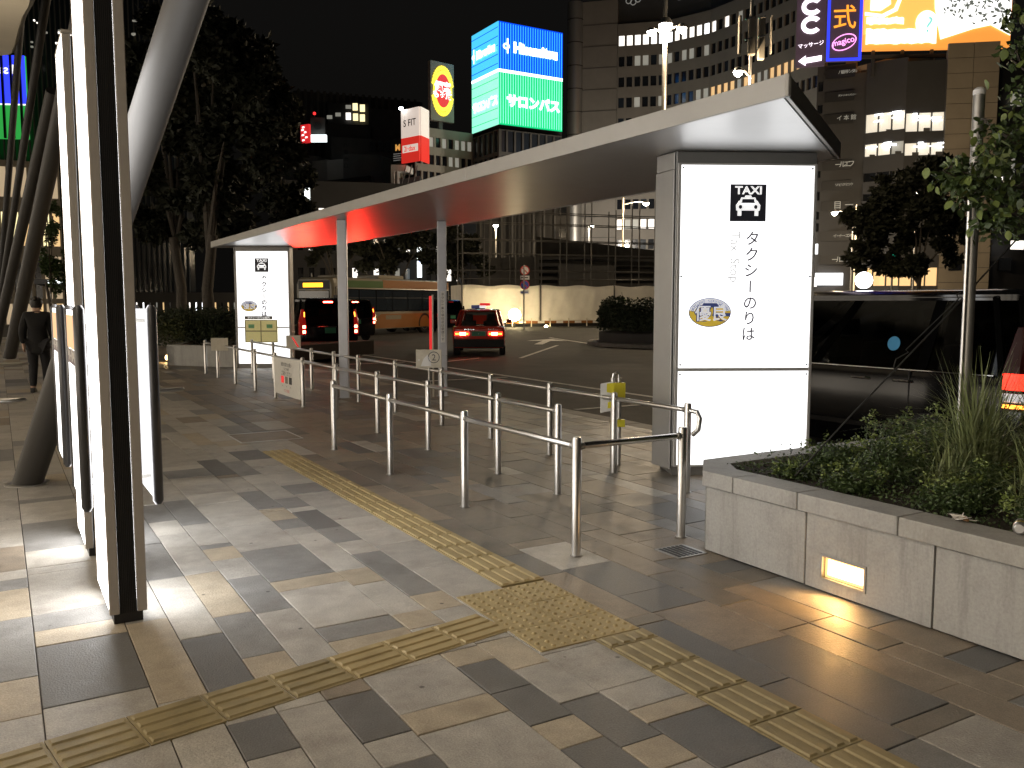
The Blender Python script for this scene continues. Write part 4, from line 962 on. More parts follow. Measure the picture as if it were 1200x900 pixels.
# arching grass clumps
def grass(x, y, n, L, label):
    g = thing('grass_clump', label, 'grass clump', (x,y,.49), 0, 'arching grasses in the stone planter'); mb = MB()
    for _ in range(n):
        a = rp.uniform(0,6.283); l = L*rp.uniform(.55,1.15); sp = rp.uniform(.15,.85); w = rp.uniform(.003,.0065)
        rx, ry = rp.gauss(0,.05), rp.gauss(0,.05); d = Vector((math.cos(a), math.sin(a), 0)); s_ = Vector((-d.y, d.x, 0))*w
        pts = []
        for t in (0,.25,.5,.75,1):
            pts.append(Vector((rx,ry,0))+d*(l*sp*t**1.6)+Vector((0,0,l*(t*(1.05-.3*sp)-.62*sp*t**2.6))))
        vs = []
        for i, p in enumerate(pts): k = (1,1,.85,.55,.05)[i]; vs += [p-s_*k, p+s_*k]
        mb.add(vs, [(2*i,2*i+1,2*i+3,2*i+2) for i in range(4)])
    mb.build('blades', 'blade', g)
grass(4.98, 3.02, 260, .88, 'bushy arching grass clump at the foot of the planter pole')
grass(5.40, 3.20, 200, .84, 'arching grass clump behind the planter pole')
grass(4.88, 2.52, 260, .74, 'arching grass clump nearest the right edge of the planter')
grass(5.30, 2.72, 260, .86, 'arching grass clump in front of the van tail lamp')
grass(4.72, 3.02, 120, .42, 'short grass clump in front of the bushy one')
grass(4.62, 2.42, 120, .42, 'short grass clump behind the crumpled paper')
grass(5.8, 3.0, 160, .8, 'grass clump farthest back beside the van')
# litter
tis = thing('crumpled_tissue', 'crumpled white paper litter on the coping of the planter', 'litter', (4.03, 2.47, ZC)); mb = MB()
for k in range(9):
    a = rp.uniform(0,6.28); c = Vector((.05*math.cos(a)*rp.random(), .05*math.sin(a)*rp.random(), .004)); q = [c+Vector((rp.uniform(-.035,.035), rp.uniform(-.045,.045), rp.uniform(0,.03))) for _ in range(4)]
    mb.add(q+[p+Vector((0,0,.0012)) for p in q], [(0,1,2,3),(7,6,5,4),(0,4,5,1),(1,5,6,2),(2,6,7,3),(3,7,4,0)])
mb.build('paper', 'tissue', tis)
mb = MB(); mb.tube([(-.01,-.02,.012),(.0,.0,.014),(.01,.02,.012)], [.006,.012,.006], 8); mb.build('wrapper', 'tissue_brown', tis)
can_ = thing('drink_can', 'crushed silver and gold drink can lying on the planter', 'can', (4.06, 2.22, ZC+.03), R_(25))
mb = MB(); mb.lathe([(.02,-.06),(.026,-.055),(.031,-.045),(.031,.02),(.029,.045),(.025,.055),(.018,.056)], (0,0,0), 18, 'x'); mb.build('shell', 'can_silver', can_, smooth=True)
mb = MB(); mb.lathe([(.0315,-.036),(.0318,-.015)], (0,0,0), 18, 'x'); mb.build('label_band', 'can_gold', can_, smooth=True)
mb = MB(); mb.lathe([(.0315,-.008),(.0318,.0)], (0,0,0), 18, 'x'); mb.build('label_band', 'print_dark', can_, smooth=True)

# flag pole in the planter
pb, pt_ = fp(1130,470,5.5), fp(1147,110,5.5)
pole = thing('planter_pole', 'slim steel pole with a white cap standing in the planter', 'pole', (pb.x,pb.y,.49)); o = pole.location.copy()
H_ = pt_.z
mb = MB(); mb.tube([(pb.x,pb.y,.45),(pb.x,pb.y,H_-.05)], .034, 18); mb.build('shaft', 'steel_dull', pole, smooth=True, org=o)
mb = MB(); mb.tube([(pb.x-.045,pb.y+.0,.49),(pb.x-.045,pb.y,2.25)], .012, 10); mb.build('side_tube', 'steel', pole, smooth=True, org=o)
mb = MB(); mb.lathe([(.03,0),(.036,.005),(.036,.03),(.02,.045)], (pb.x,pb.y,H_-.05), 16); mb.build('cap', 'sign_white', pole, org=o, smooth=True)
for z in (2.0, 2.45, 2.62):
    mb = MB(); mb.lathe([(.037,0),(.037,.03)], (pb.x,pb.y,z), 16); mb.build('clamp', 'steel_dull', pole, org=o)
mb = MB(); mb.lathe([(.0355,0),(.0355,.045)], (pb.x,pb.y,2.05), 16); mb.build('white_band', 'sign_white', pole, org=o)
# tree at the right whose branches hang into view
tb = fp(1275, 470, 5.6); tb.z = .49
tree = thing('street_tree', 'broad leaved tree in the planter with branches hanging over the pole', 'tree', tb); o = tb.copy()
top = fp(1262, -60, 5.4)
mb = MB(); mb.tube([tb-Vector((0,0,.05)), tb.lerp(top,.3)+Vector((.02,.03,0)), tb.lerp(top,.65), top], [.075,.06,.05,.035], 12); mb.build('trunk', 'bark', tree, smooth=True, org=o)
brs = [([1262,300,5.4],[1215,262,5.2],[1160,225,5.05],[1105,200,4.95]), ([1262,220,5.4],[1220,190,5.2],[1180,160,5.1],[1150,140,5.2]), ([1262,90,5.4],[1230,60,5.2],[1200,30,5.1],[1180,-20,5.0]),
       ([1262,330,5.4],[1240,300,5.1],[1215,270,5.0],[1190,250,4.95]), ([1262,180,5.4],[1240,120,5.2],[1212,90,5.1],[1185,70,5.1])]
bl = []
for b in brs:
    pts = [fp(*p) for p in b]; mb = MB(); mb.tube(pts, [.022,.014,.009,.004], 8); mb.build('branch', 'bark', tree, smooth=True, org=o); bl.append(pts)
# leaf masters, then single leaves
lm = []
for k in range(4):
    mb = MB(); n = 6; w = .021+.004*k; Lf = .062+.006*k
    L_, R2 = [], []
    for i in range(n+1):
        t = i/n; ww = w*math.sin(math.pi*min(1,t*.93+.05))**.8*(1-.25*t); bend = -.018*t*t
        L_.append((-ww, t*Lf, bend+.004)); R2.append((ww, t*Lf, bend+.004))
    C_ = [(0, i/n*Lf, -.018*(i/n)**2) for i in range(n+1)]
    vs = L_+C_+R2; q = n+1
    fs = [(i,i+1,q+i+1,q+i) for i in range(n)]+[(q+i,q+i+1,2*q+i+1,2*q+i) for i in range(n)]
    me = bpy.data.meshes.new('leaf'); me.from_pydata(vs, [], fs); me.materials.append(M['leaf_b' if k != 1 else 'leaf_a']); me.polygons.foreach_set('use_smooth', [True]*len(me.polygons)); lm.append(me)
clumps = [(1150,205,5.0,.16,58),(1120,205,4.98,.12,30),(1175,180,5.1,.15,45),(1135,225,5.0,.12,26),(1185,225,5.0,.16,36),(1170,265,5.0,.11,14),(1195,150,5.15,.14,30),(1197,60,5.1,.10,18),(1188,20,5.0,.07,8),(1210,110,5.1,.15,12),(1155,150,5.1,.06,5),(1195,250,4.95,.14,20)]
cnt = 0
for (px, py, d, rad, n) in clumps:
    c = fp(px, py, d)
    for _ in range(n):
        if cnt >= 298: break
        p = c+Vector((rp.gauss(0,1)*rad*.6, rp.gauss(0,1)*rad*.7, rp.gauss(0,1)*rad*.55))
        inst('leaf', rp.choice(lm), tree, p-o, (rp.uniform(-1.5,-.2), rp.uniform(-.6,.6), rp.uniform(0,6.28)), (rp.uniform(.6,.95),)*3); cnt += 1
tw = MB()
for (px, py, d, rad, n) in clumps:
    c = fp(px, py, d)
    near = min((q for pts in bl for q in pts), key=lambda q: (q-c).length)
    for _ in range(4): tw.tube([near, near.lerp(c,.5)+Vector((0,0,.03)), c+Vector((rp.gauss(0,1)*rad*.5, rp.gauss(0,1)*rad*.5, rp.gauss(0,1)*rad*.4))], [.005,.004,.0015], 5)
tag(tw.build('twigs', 'bark', tree, org=o), kind='stuff')
fo = addleaf('small_leaves', 1500, balls([(tuple(fp(px,py,d)), (rad*1.15,rad*1.3,rad*.95)) for (px,py,d,rad,n) in clumps], .05), .045, 'leaf_a', tree, org=o, rnd=rp, aspect=.7, droop=.5); tag(fo, kind='stuff')
addleaf('crown', 5200, balls([((fp(1300,60,5.6)), (.5,.5,.5)), ((fp(1330,180,5.5)), (.45,.5,.4)), ((fp(1290,-80,5.6)), (.6,.6,.4))], .2), .07, 'leaf_a', tree, org=o, rnd=rp)
# guy wire from the soil to the tree
gw = thing('guy_wire', 'dark guy wire with loose tied ends slanting across the planter', 'wire', fp(932,552,5.35)); o = gw.location.copy()
W0, W1 = fp(932,552,5.35), fp(1275,190,5.5)
k1, k2, k3 = W0.lerp(W1,.33), W0.lerp(W1,.37), W0.lerp(W1,.55)
mb = MB(); mb.tube([W0-Vector((0,0,.03)), W0.lerp(W1,.2)-Vector((0,0,.02)), W0.lerp(W1,.5)-Vector((0,0,.03)), W0.lerp(W1,.8)-Vector((0,0,.01)), W1], .006, 6); mb.build('rope', 'rubber', gw, org=o, smooth=True)
mb = MB(); mb.tube([k1, k1+Vector((.02,0,.05)), k2+Vector((.03,0,.015)), k2+Vector((.0,.0,.03)), k3], .004, 5); mb.tube([k1, k1+Vector((.03,.01,-.03)), k1+Vector((.05,.01,-.01))], .003, 5)
mb.tube([k3, k3+Vector((-.02,0,.03)), k3+Vector((.02,0,.04))], .004, 5); mb.build('knot', 'rubber', gw, org=o, smooth=True)

# ================================================================== VEHICLES
def wheel(th, x, y, r, w, sx):
    mb = MB(); mb.lathe([(r*.62,-w/2),(r*.93,-w/2),(r,-w/2+.03),(r,w/2-.03),(r*.93,w/2),(r*.62,w/2)], (x,y,r), 24, 'x'); wh = mb.build('wheel', 'tyre', th, smooth=True)
    mb = MB(); mb.lathe([(r*.63,w/2*sx-.02*sx),(r*.60,w/2*sx+.004*sx),(r*.5,w/2*sx-.015*sx),(r*.16,w/2*sx-.01*sx),(r*.12,w/2*sx+.006*sx)], (x,y,r), 20, 'x'); mb.build('rim', 'rim', wh, smooth=True)
def sec(y, zb, zt, hw, t=.1, tuck=.96):
    return [(-hw*.9,y,zb),(-hw*.985,y,zb+.1),(-hw,y,zb+(zt-zb)*.45),(-hw*.995,y,zt-t),(-hw*tuck,y,zt),(hw*tuck,y,zt),(hw*.995,y,zt-t),(hw,y,zb+(zt-zb)*.45),(hw*.985,y,zb+.1),(hw*.9,y,zb)]
def plan_ring(y0, y1, hw, z, c=.12):
    c2 = c*1.4
    return [(-hw+c,y0,z),(hw-c,y0,z),(hw,y0+c2,z),(hw,y1-c2,z),(hw-c,y1,z),(-hw+c,y1,z),(-hw,y1-c2,z),(-hw,y0+c2,z)]
def greenhouse(th, belt, roof_z, yb, yt, hwb, hwt, paint, glass, ypil, crown=.07):
    lo, hi = plan_ring(*yb, hwb, belt), plan_ring(*yt, hwt, roof_z)
    mb = MB(); mb.loft([lo, hi], cap=False); g = mb.build('windows', glass, th)
    mid = plan_ring(yt[0]+.06, yt[1]-.1, hwt-.07, roof_z+crown*.75); top_ = plan_ring(yt[0]+.2, yt[1]-.3, hwt-.2, roof_z+crown)
    hi2 = plan_ring(yt[0]-.012, yt[1]+.012, hwt+.012, roof_z+.02); lo2 = plan_ring(yt[0]-.01, yt[1]+.01, hwt+.014, roof_z-.035)
    mb = MB(); mb.loft([lo2, hi2, mid, top_]); rf = mb.build('roof', paint, th, smooth=True)
    def lerp3(a, b, t): return tuple(a[i]+(b[i]-a[i])*t for i in range(3))
    for i, w in ((0,.05),(1,.05),(2,.045),(7,.045),(3,.04),(6,.04),(4,.035),(5,.035)):
        pil = MB(); pil.tube([lo[i], hi[i]], w*.75, 6); pil.build('pillar', 'pillar_black' if paint == 'black_paint' else paint, th)
    for yf in ypil:
        for sx in (-1, 1):
            yb_, yt_ = yb[0]+(yb[1]-yb[0])*yf, yt[0]+(yt[1]-yt[0])*yf
            pil = MB(); pil.obox((sx*(hwb+.004)-(.0 if sx > 0 else .0), yb_-.05, belt), (0,.11,0), (-sx*.03,0,0), (sx*(hwt-hwb), yt_-yb_, roof_z-belt)); pil.build('pillar', 'pillar_black' if paint == 'black_paint' else paint, th)
    return g, rf
def seats(th, rows, z, w=.5):
    for (y, xs) in rows:
        for x in xs:
            mb = MB(); mb.loft([[(x-w/2,y,z),(x+w/2,y,z),(x+w/2,y+.14,z),(x-w/2,y+.14,z)], [(x-w*.46,y-.12,z+.62),(x+w*.46,y-.12,z+.62),(x+w*.46,y+.0,z+.62),(x-w*.46,y+.0,z+.62)]])
            mb.loft([[(x-.13,y-.13,z+.64),(x+.13,y-.13,z+.64),(x+.13,y-.04,z+.64),(x-.13,y-.04,z+.64)], [(x-.11,y-.15,z+.84),(x+.11,y-.15,z+.84),(x+.11,y-.07,z+.84),(x-.11,y-.07,z+.84)]])
            mb.build('seat', 'seat_grey', th, bevel=.03, seg=2)
def roof_globe(th, x, y, z, on=True):
    mb = MB(); mb.lathe([(.05,0),(.055,.03)], (x,y,z), 12); g = mb.build('roof_lamp', 'black_trim', th)
    mb = MB(); mb.lathe([(.10*math.sin(R_(a)), .13-.10*math.cos(R_(a))) for a in (18,40,62,90,118,140,162,176)], (x,y,z), 20); mb.build('globe', 'globe', g, smooth=True)

def minivan(name, label, loc, rz, paint='black_paint', lit=True, near=False, group=None, globe=None):
    th = thing(name, label, 'van', loc, rz, group)
    L, hw, belt = 4.85, .915, 1.06
    secs = [sec(0,.34,.98,.80),sec(.05,.26,1.02,.875),(sec(.35,.22,belt,.912)),sec(1.2,.2,belt,hw),sec(3.3,.2,belt-.02,hw),sec(3.95,.2,1.02,.905),sec(4.5,.22,.94,.86),sec(4.78,.26,.82,.76),sec(L,.32,.7,.66)]
    mb = MB(); mb.loft(secs); mb.build('body', paint, th, smooth=True)
    greenhouse(th, belt-.02, 1.77, (.06,4.15), (.22,3.1), .89, .77, paint, 'car_glass_dark', (.24,.56) , .075)
    for sx in (-1, 1):
        for y in (.92, 3.78): wheel(th, sx*.81, y, .33, .22, sx)
    # seams, handles, chrome
    for sx in (-1, 1):
        X = sx*(hw+.002)
        for y in (1.15, 2.45, 3.6):
            mb = MB(); mb.box(min(X,X-sx*.02), max(X,X-sx*.02), y-.006, y+.006, .28, belt-.03); mb.build('door_seam', 'black_trim', th)
        for y in (1.22, 1.72):
            mb = MB(); mb.tube([(X-sx*.01,y-.11,.93),(X+sx*.025,y-.08,.935),(X+sx*.028,y+.08,.935),(X-sx*.01,y+.11,.93)], .014, 8); mb.build('door_handle', 'chrome', th, smooth=True)
        mb = MB(); mb.tube([(sx*.905,.30,belt-.012),(sx*.905,3.9,belt-.018)], .008, 6); mb.build('belt_trim', 'chrome' if near else paint, th)
        mb = MB(); mb.obox((sx*.795,.35,1.762), (0,2.7,0), (-sx*.012,0,0), (0,0,.008)); mb.build('roof_trim', paint, th)
        mb = MB(); mb.box(sx*.92-(.0 if sx > 0 else .012), sx*.92+(.012 if sx > 0 else 0), .3, 4.3, .42, .47); mb.build('side_moulding', paint, th)
        mb = MB(); mb.tube([(sx*.9,3.72,1.07),(sx*1.0,3.70,1.1)], .02, 8); mm = mb.build('mirror', paint, th)
        mb = MB(); mb.box(sx*1.07-.11, sx*1.07+.11, 3.66, 3.74, 1.03, 1.22); mb.build('mirror_shell', paint, mm, bevel=.03, seg=2)
        # tail lamp cluster: upright strip with two lit blocks, wrapping the corner
        xo = sx*.80
        wrap = lambda g: [(sx*.74,-.012-g), (sx*(.855+g*.5),-.012-g), (sx*(.918+g),.07), (sx*(.918+g),.21), (sx*.80,.21)]
        mb = MB(); lo_, up_ = wrap(0), [(sx*.78,.05),(sx*.82,.05),(sx*.845,.09),(sx*.845,.14),(sx*.79,.14)]
        rings = [[(q[0],q[1],z) for q in lo_] for z in (.74,1.14)]+[[(q[0],q[1],1.50) for q in up_]]
        mb.loft(rings if sx > 0 else [list(reversed(r_)) for r_ in rings]); tl = mb.build('tail_lamp', 'lens_red' if lit else 'lens_dark', th, bevel=.008)
        if lit:
            mb = MB(); mb.obox((xo-.014-sx*.012,-.012,1.12), (.028,0,0), (0,.02,0), (sx*-.012,.045,.30)); mb.build('light_bar', 'tail_orange', tl)
            for z in (.78, .93):
                mb = MB(); mb.box(xo-.05, xo+.05, -.016, .01, z, z+.10); mb.build('brake_light', 'tail_hot', tl, bevel=.01)
        else:
            for (z0_, z1_, m_, nm_, g_) in ((.765,.80,'tail_orange','light_bar',.006),(.82,.90,'lens_clear','reversing_lens',.008),(.93,1.08,'tail_red','light_bar',.006)):
                mb = MB(); mb.prism(wrap(g_), z0_, z1_); mb.build(nm_, m_, tl, bevel=.006)
    if lit:
        for sx in (-1, 1): lamp('brake_glow', (sx*.80,-.10,.95), 620, (1,.03,.015), 'SPOT', .05, (R_(90+27),0,R_(180)), th, 56, .7)
    mb = MB(); mb.box(-.17,.17,-.012,.02,.78,.95); pl = mb.build('number_plate', 'plate_green', th)
    mb = MB(); mb.box(-.2,.2,-.02,.02,.96,.985); mb.build('garnish', 'chrome', th)
    mb = MB(); mb.box(-.6,.6,-.03,.12,.3,.42); mb.build('bumper', paint, th, bevel=.03, seg=2)
    mb = MB(); mb.box(-.14,.14,.17,.21,1.70,1.74); mb.build('high_brake_light', 'tail_hot' if lit else 'lens_red', th)
    seats(th, [(3.0,(-.42,.42)),(1.9,(-.42,.42)),(.95,(-.45,0,.45))], .68)
    if globe: roof_globe(th, globe[0], globe[1], 1.845)
    return th
# near van beside the sign pillar
nv = minivan('parked_van', 'large black van parked at the kerb behind the planter, blue round sticker on its window', (8.72, 4.29, ROAD), 0, lit=False, near=True, globe=(.1,2.5))
mb = MB(); d_ = (.77-.89)/(1.79-1.04)
zc = 1.30; xs_ = lambda z: -(.89+(z-1.04)*(.77-.89)/.73)-.006
pts = disc_poly(0,0,.072,.072,24)
def stick(mb, poly, yc, z0, off): 
    a = [(xs_(z0+q)-off, yc-p, z0+q) for p, q in poly]; b = [(xs_(z0+q)-off+.003, yc-p, z0+q) for p, q in poly]; n = len(a)
    mb.add(a+b, [tuple(range(n)), tuple(reversed(range(n,2*n)))]+[(i,(i+1)%n,n+(i+1)%n,n+i) for i in range(n)])
stick(mb, pts, 1.38, zc, .001); stk = mb.build('sticker', 'sticker_blue', nv)
minivan('taxi_van', 'black taxi van with lit brake lights behind the canopy post', (8.66, 25.5, ROAD), R_(-2), lit=True, globe=(-.55,3.0), group='black taxi vans in the queue')
minivan('taxi_van', 'second taxi van with red lamps ahead of the black one, beside the bus', (fp(419,392,38).x, fp(419,392,38).y, ROAD), R_(4), lit=True, group='black taxi vans in the queue')
q_ = fp(508,384,54); minivan('dark_van', 'dark van with one red tail lamp between the bus and the canopy post', (q_.x, q_.y, ROAD), R_(14), lit=False)
q_ = fp(531,386,50); minivan('dark_van', 'dark high van half hidden beside the canopy post, left of the white sheeting', (q_.x, q_.y, ROAD), R_(8), lit=False)

# red saloon taxi
rt = thing('red_taxi', 'red saloon taxi with lit tail lamps and roof sign driving away', 'taxi', (gnd(561,418,ROAD).x, gnd(561,418,ROAD).y, ROAD), -R_(30.0))
L = 4.69
mb = MB(); mb.loft([sec(0,.36,.86,.76),sec(.06,.28,.91,.82),sec(.3,.24,.95,.845),sec(1.1,.2,.95,.85),sec(3.2,.2,.93,.85),sec(4.2,.22,.86,.83),sec(4.6,.28,.78,.78),sec(L,.34,.66,.74)]); mb.build('body', 'red_paint', rt, smooth=True)
mb = MB(); mb.box(-.80,.80,-.06,.2,.30,.56); mb.build('bumper', 'rubber', rt, bevel=.03, seg=2)
greenhouse(rt, .93, 1.44, (.72,3.45), (1.25,2.75), .77, .63, 'red_paint', 'car_glass', (.42,), .05)
for sx in (-1,1):
    for y in (.95,3.72): wheel(rt, sx*.745, y, .31, .19, sx)
    mb = MB(); mb.box(min(sx*.30,sx*.76), max(sx*.30,sx*.76), -.02, .03, .66, .79); tl = mb.build('tail_lamp', 'tail_red', rt, bevel=.012)
    mb = MB(); mb.box(min(sx*.33,sx*.73), max(sx*.33,sx*.73), -.026, .0, .70, .745); mb.build('brake_light', 'tail_orange', tl)
    mb = MB(); mb.box(sx*.50-.1, sx*.50+.1, -.027, .0, .675, .77); mb.build('brake_light', 'tail_hot', tl)
    mb = MB(); mb.box(sx*.98-.10, sx*.98+.10, 3.05, 3.15, .98, 1.12); mb.build('mirror', 'red_paint', rt, bevel=.03, seg=2)
    mb = MB(); mb.tube([(sx*.80,3.1,.96),(sx*.93,3.1,1.02)], .02, 8); mb.build('mirror_arm', 'black_trim', rt)
mb = MB(); mb.box(-.22,.22,-.025,.02,.655,.80); mb.build('number_plate', 'plate_green', rt)
glyphs([('・', 0, .72, .1, 0)], 'plate_mark', 'sign_white', rt, (0,-.028,0), (1,0,0), (0,0,1))
for a, b in ((-.45,-.12),(.3,.62)):
    mb = MB()
    for k in range(6): mb.box(a+(b-a)*k/6, a+(b-a)*(k+.6)/6, -.022, .02, .845, .875)
    mb.build('badge_lettering', 'chrome', rt)
seats(rt, [(2.45,(-.38,.38)),(1.35,(-.35,.35))], .48)
mb = MB(); mb.box(-.55,.55,3.0,3.1,.75,.95); mb.build('dashboard', 'seat_grey', rt)
mb = MB(); mb.box(-.16,.16,1.9,2.02,1.487,1.52); sg = mb.build('roof_sign', 'black_trim', rt)
mb = MB(); mb.box(-.30,-.02,1.92,2.02,1.50,1.62); mb.build('roof_sign_lens', 'emblem_blue', sg, bevel=.02)
mb = MB(); mb.box(-.02,.34,1.92,2.02,1.60,1.68); mb.build('roof_sign_lens', 'bill_red', sg, bevel=.02)
mb = MB(); mb.box(-.02,.2,1.92,2.02,1.52,1.598); mb.build('roof_sign_lens', 'print_white', sg, bevel=.01)

# route bus
fa, ra_ = fp(392,396,42.5), fp(547,384,53.5)
dv = Vector((ra_.x-fa.x, ra_.y-fa.y, 0)); Lb = 10.6; dv.normalize()
bus = thing('route_bus', 'orange, cream and green route bus with amber destination display', 'bus', (fa.x, fa.y, ROAD), math.atan2(-dv.x, dv.y))
# local: +Y runs from front to rear along the visible side (x = 0), bus body lies towards -x
Wb, Hb = 2.45, 2.95
def bus_sec(y, x0, x1, z1): return [(x0,y,.32),(x1,y,.32),(x1,y,1.0),(x1-.01,y,z1-.3),(x1-.12,y,z1-.05),(x1-.3,y,z1),(x0+.3,y,z1),(x0+.12,y,z1-.05),(x0+.01,y,z1-.3),(x0,y,1.0)]
mb = MB(); mb.loft([bus_sec(.0,-Wb+.12,-.12,Hb-.12),bus_sec(.12,-Wb+.02,-.02,Hb-.03),bus_sec(.4,-Wb,0,Hb),bus_sec(Lb-.2,-Wb,0,Hb),bus_sec(Lb,-Wb+.06,-.06,Hb-.1)]); mb.build('body', 'bus_cream', bus, smooth=True)
mb = MB(); mb.box(-.02,.012,.45,4.0,2.45,2.80); mb.build('green_band', 'bus_green', bus)
mb = MB(); mb.box(-.02,.012,4.0,Lb-.15,2.45,2.86); mb.build('orange_band', 'bus_orange', bus)
mb = MB(); mb.box(-.02,.010,.3,Lb-.15,1.22,2.38); mb.build('window_band', 'glass_dark', bus)
for k in range(7):
    y0 = .55+k*1.42
    mb = MB(); mb.box(.008,.016,y0+.05,y0+1.36,1.30,2.32); wn = mb.build('window', 'glass_blue', bus)
    mb = MB(); mb.box(.015,.020,y0+.05,y0+1.36,1.92,1.96); mb.build('window_bar', 'black_trim', wn)
mb = MB(); flat(mb, [[(1.9,.35),(2.9,.35),(3.2,.8),(3.8,1.1),(9.4,1.1),(9.4,.35)]], (0,0,0), (0,1,0), (0,0,1), .004, .008); mb.build('orange_skirt', 'bus_orange', bus)
mb = MB(); flat(mb, [[(4.2,.80),(5.6,.80),(5.6,1.02),(4.2,1.02)]], (0,0,0), (0,1,0), (0,0,1), .013, .004); mb.build('side_panel', 'bus_cream', bus)
for y in (2.1, 7.9):
    wheel(bus, -.15, y, .48, .3, 1); wheel(bus, -Wb+.15, y, .48, .3, -1)
    mb = MB(); flat(mb, ring(y,.48,.62,.62,.12,20,-10,190), (0,0,0), (0,1,0), (0,0,1), .012, .004); mb.build('wheel_arch', 'black_trim', bus)
mb = MB(); mb.box(-Wb+.25,-.25,-.03,.05,1.15,2.3); ws = mb.build('windscreen', 'glass_dark', bus, bevel=.03)
mb = MB(); mb.box(-Wb+.25,-.25,-.02,.06,2.36,2.78); mb.build('destination_box', 'black_trim', bus)
mb = MB(); mb.box(-Wb+.55,-.65,-.03,.0,2.45,2.66); mb.build('destination_display', 'led_amber', bus)
for x in (-Wb+.35,-.35):
    mb = MB(); mb.box(x-.14,x+.14,-.03,.05,.68,.82); mb.build('headlight', 'globe', bus, bevel=.02)
mb = MB(); mb.box(-Wb+.5,-.5,4.3,6.6,Hb-.01,Hb+.2); mb.build('roof_unit', 'bus_cream', bus, bevel=.06, seg=2)
mb = MB(); mb.box(-Wb+.6,-.6,1.0,1.9,Hb-.01,Hb+.12); mb.build('roof_unit', 'bus_cream', bus, bevel=.05, seg=2)
mb = MB(); mb.tube([(.0,.3,2.5),(.22,-.1,2.45),(.25,-.14,2.0)], .02, 6); mb.box(.15,.35,-.2,-.1,1.7,2.05); mb.build('mirror', 'black_trim', bus)

# ================================================================== ROUNDABOUT, HOARDING, SCAFFOLD, SIGNS, LAMPS
ic = gnd(800,407,ROAD); ic = Vector((ic.x+1.2, ic.y+1.8, 0))
isl = thing('traffic_island', 'round traffic island with a kerb and a dark clipped hedge behind the canopy', 'island', (ic.x, ic.y, ROAD))
mb = MB(); mb.lathe([(3.55,0),(3.55,.13),(3.5,.16),(3.2,.16),(3.2,.02)], (0,0,0), 40); mb.build('kerb_ring', 'kerb_stone', isl)
mb = MB(); mb.lathe([(3.1,.1),(3.1,.5),(3.0,.55),(.1,.55)], (0,0,0), 40); mb.build('bed_wall', 'concrete_dark', isl)
hd_ = thing('clipped_hedge', 'dark clipped hedge growing on the round traffic island', 'hedge', (ic.x, ic.y, ROAD+.6)); rh = random.Random(3)
def hedgefn(r):
    a = r.uniform(0,6.283); q = 3.1*r.uniform(.75,1.03)**.5
    z = 1.2*(r.random()**.6)*(1.0+.08*math.sin(a*5)+.06*math.sin(a*11))
    q *= 1-.12*(z/1.4)**3
    return (q*math.cos(a), q*math.sin(a), z)
addleaf('foliage', 14000, hedgefn, .13, 'leaf_dark', hd_, rnd=rh, aspect=.7)
mb = MB(); mb.lathe([(2.75,0),(2.85,.5),(2.6,.95),(1.9,1.1),(.1,1.14)], (0,0,0), 24); mb.build('inner_growth', 'leaf_dark', hd_)
mb = MB()
for _ in range(10):
    a = rh.uniform(0,6.28); mb.tube([(2.5*math.cos(a),2.5*math.sin(a),1.0),(2.6*math.cos(a),2.6*math.sin(a),1.25+rh.random()*.35)], [.02,.008], 5)
mb.build('stems', 'bark', hd_)

# white sheeting hoarding
D0 = 63.0
ha, hb_ = fp(541,381,60), fp(800,381,66); ha.z = hb_.z = ROAD
ho = thing('white_hoarding', 'pleated white construction sheeting lit by floodlights behind the red taxi', 'hoarding', ha); hv = (hb_-ha); HL = hv.length; hv.normalize(); hn = Vector((hv.y,-hv.x,0))
if hn.dot(CAMP-ha) < 0: hn = -hn
nseg = 3
for k in range(nseg):
    mb = MB(); nx, nz = 36, 8; a0 = HL*k/nseg+.03; a1 = HL*(k+1)/nseg-.03; v = []
    for j in range(nz+1):
        for i in range(nx+1):
            t = a0+(a1-a0)*i/nx; z = .25+2.62*j/nz
            off = .022*math.sin(t*3.1+z*.9)+.018*math.sin(t*7.3-z*2.2+k)+.014*math.sin((t+z)*4.7)
            if j == nz: z += .05*math.sin(t*2.3)
            v.append(hv*t+hn*off+Vector((0,0,z)))
    mb.add(v, [(j*(nx+1)+i, j*(nx+1)+i+1, (j+1)*(nx+1)+i+1, (j+1)*(nx+1)+i) for j in range(nz) for i in range(nx)])
    sh_ = mb.build('sheet', 'fabric_white', ho, smooth=True); sm = sh_.modifiers.new('thick', 'SOLIDIFY'); sm.thickness = .02
for k in range(nseg+1):
    mb = MB(); p = hv*(HL*k/nseg); mb.tube([p+hn*.1,p+hn*.1+Vector((0,0,2.9))], .05, 8); mb.build('post', 'scaffold', ho)
mb = MB(); mb.obox(-hn*.08+Vector((0,0,0)), hv*HL, hn*.25, (0,0,.25)); mb.build('base_board', 'black_trim', ho)
wr = MB(); ret = -hn*4+hv*.4
wr.obox(hn*.02, ret, hv*.03, (0,0,2.9)); wr.build('return_sheet', 'fabric_white', ho)
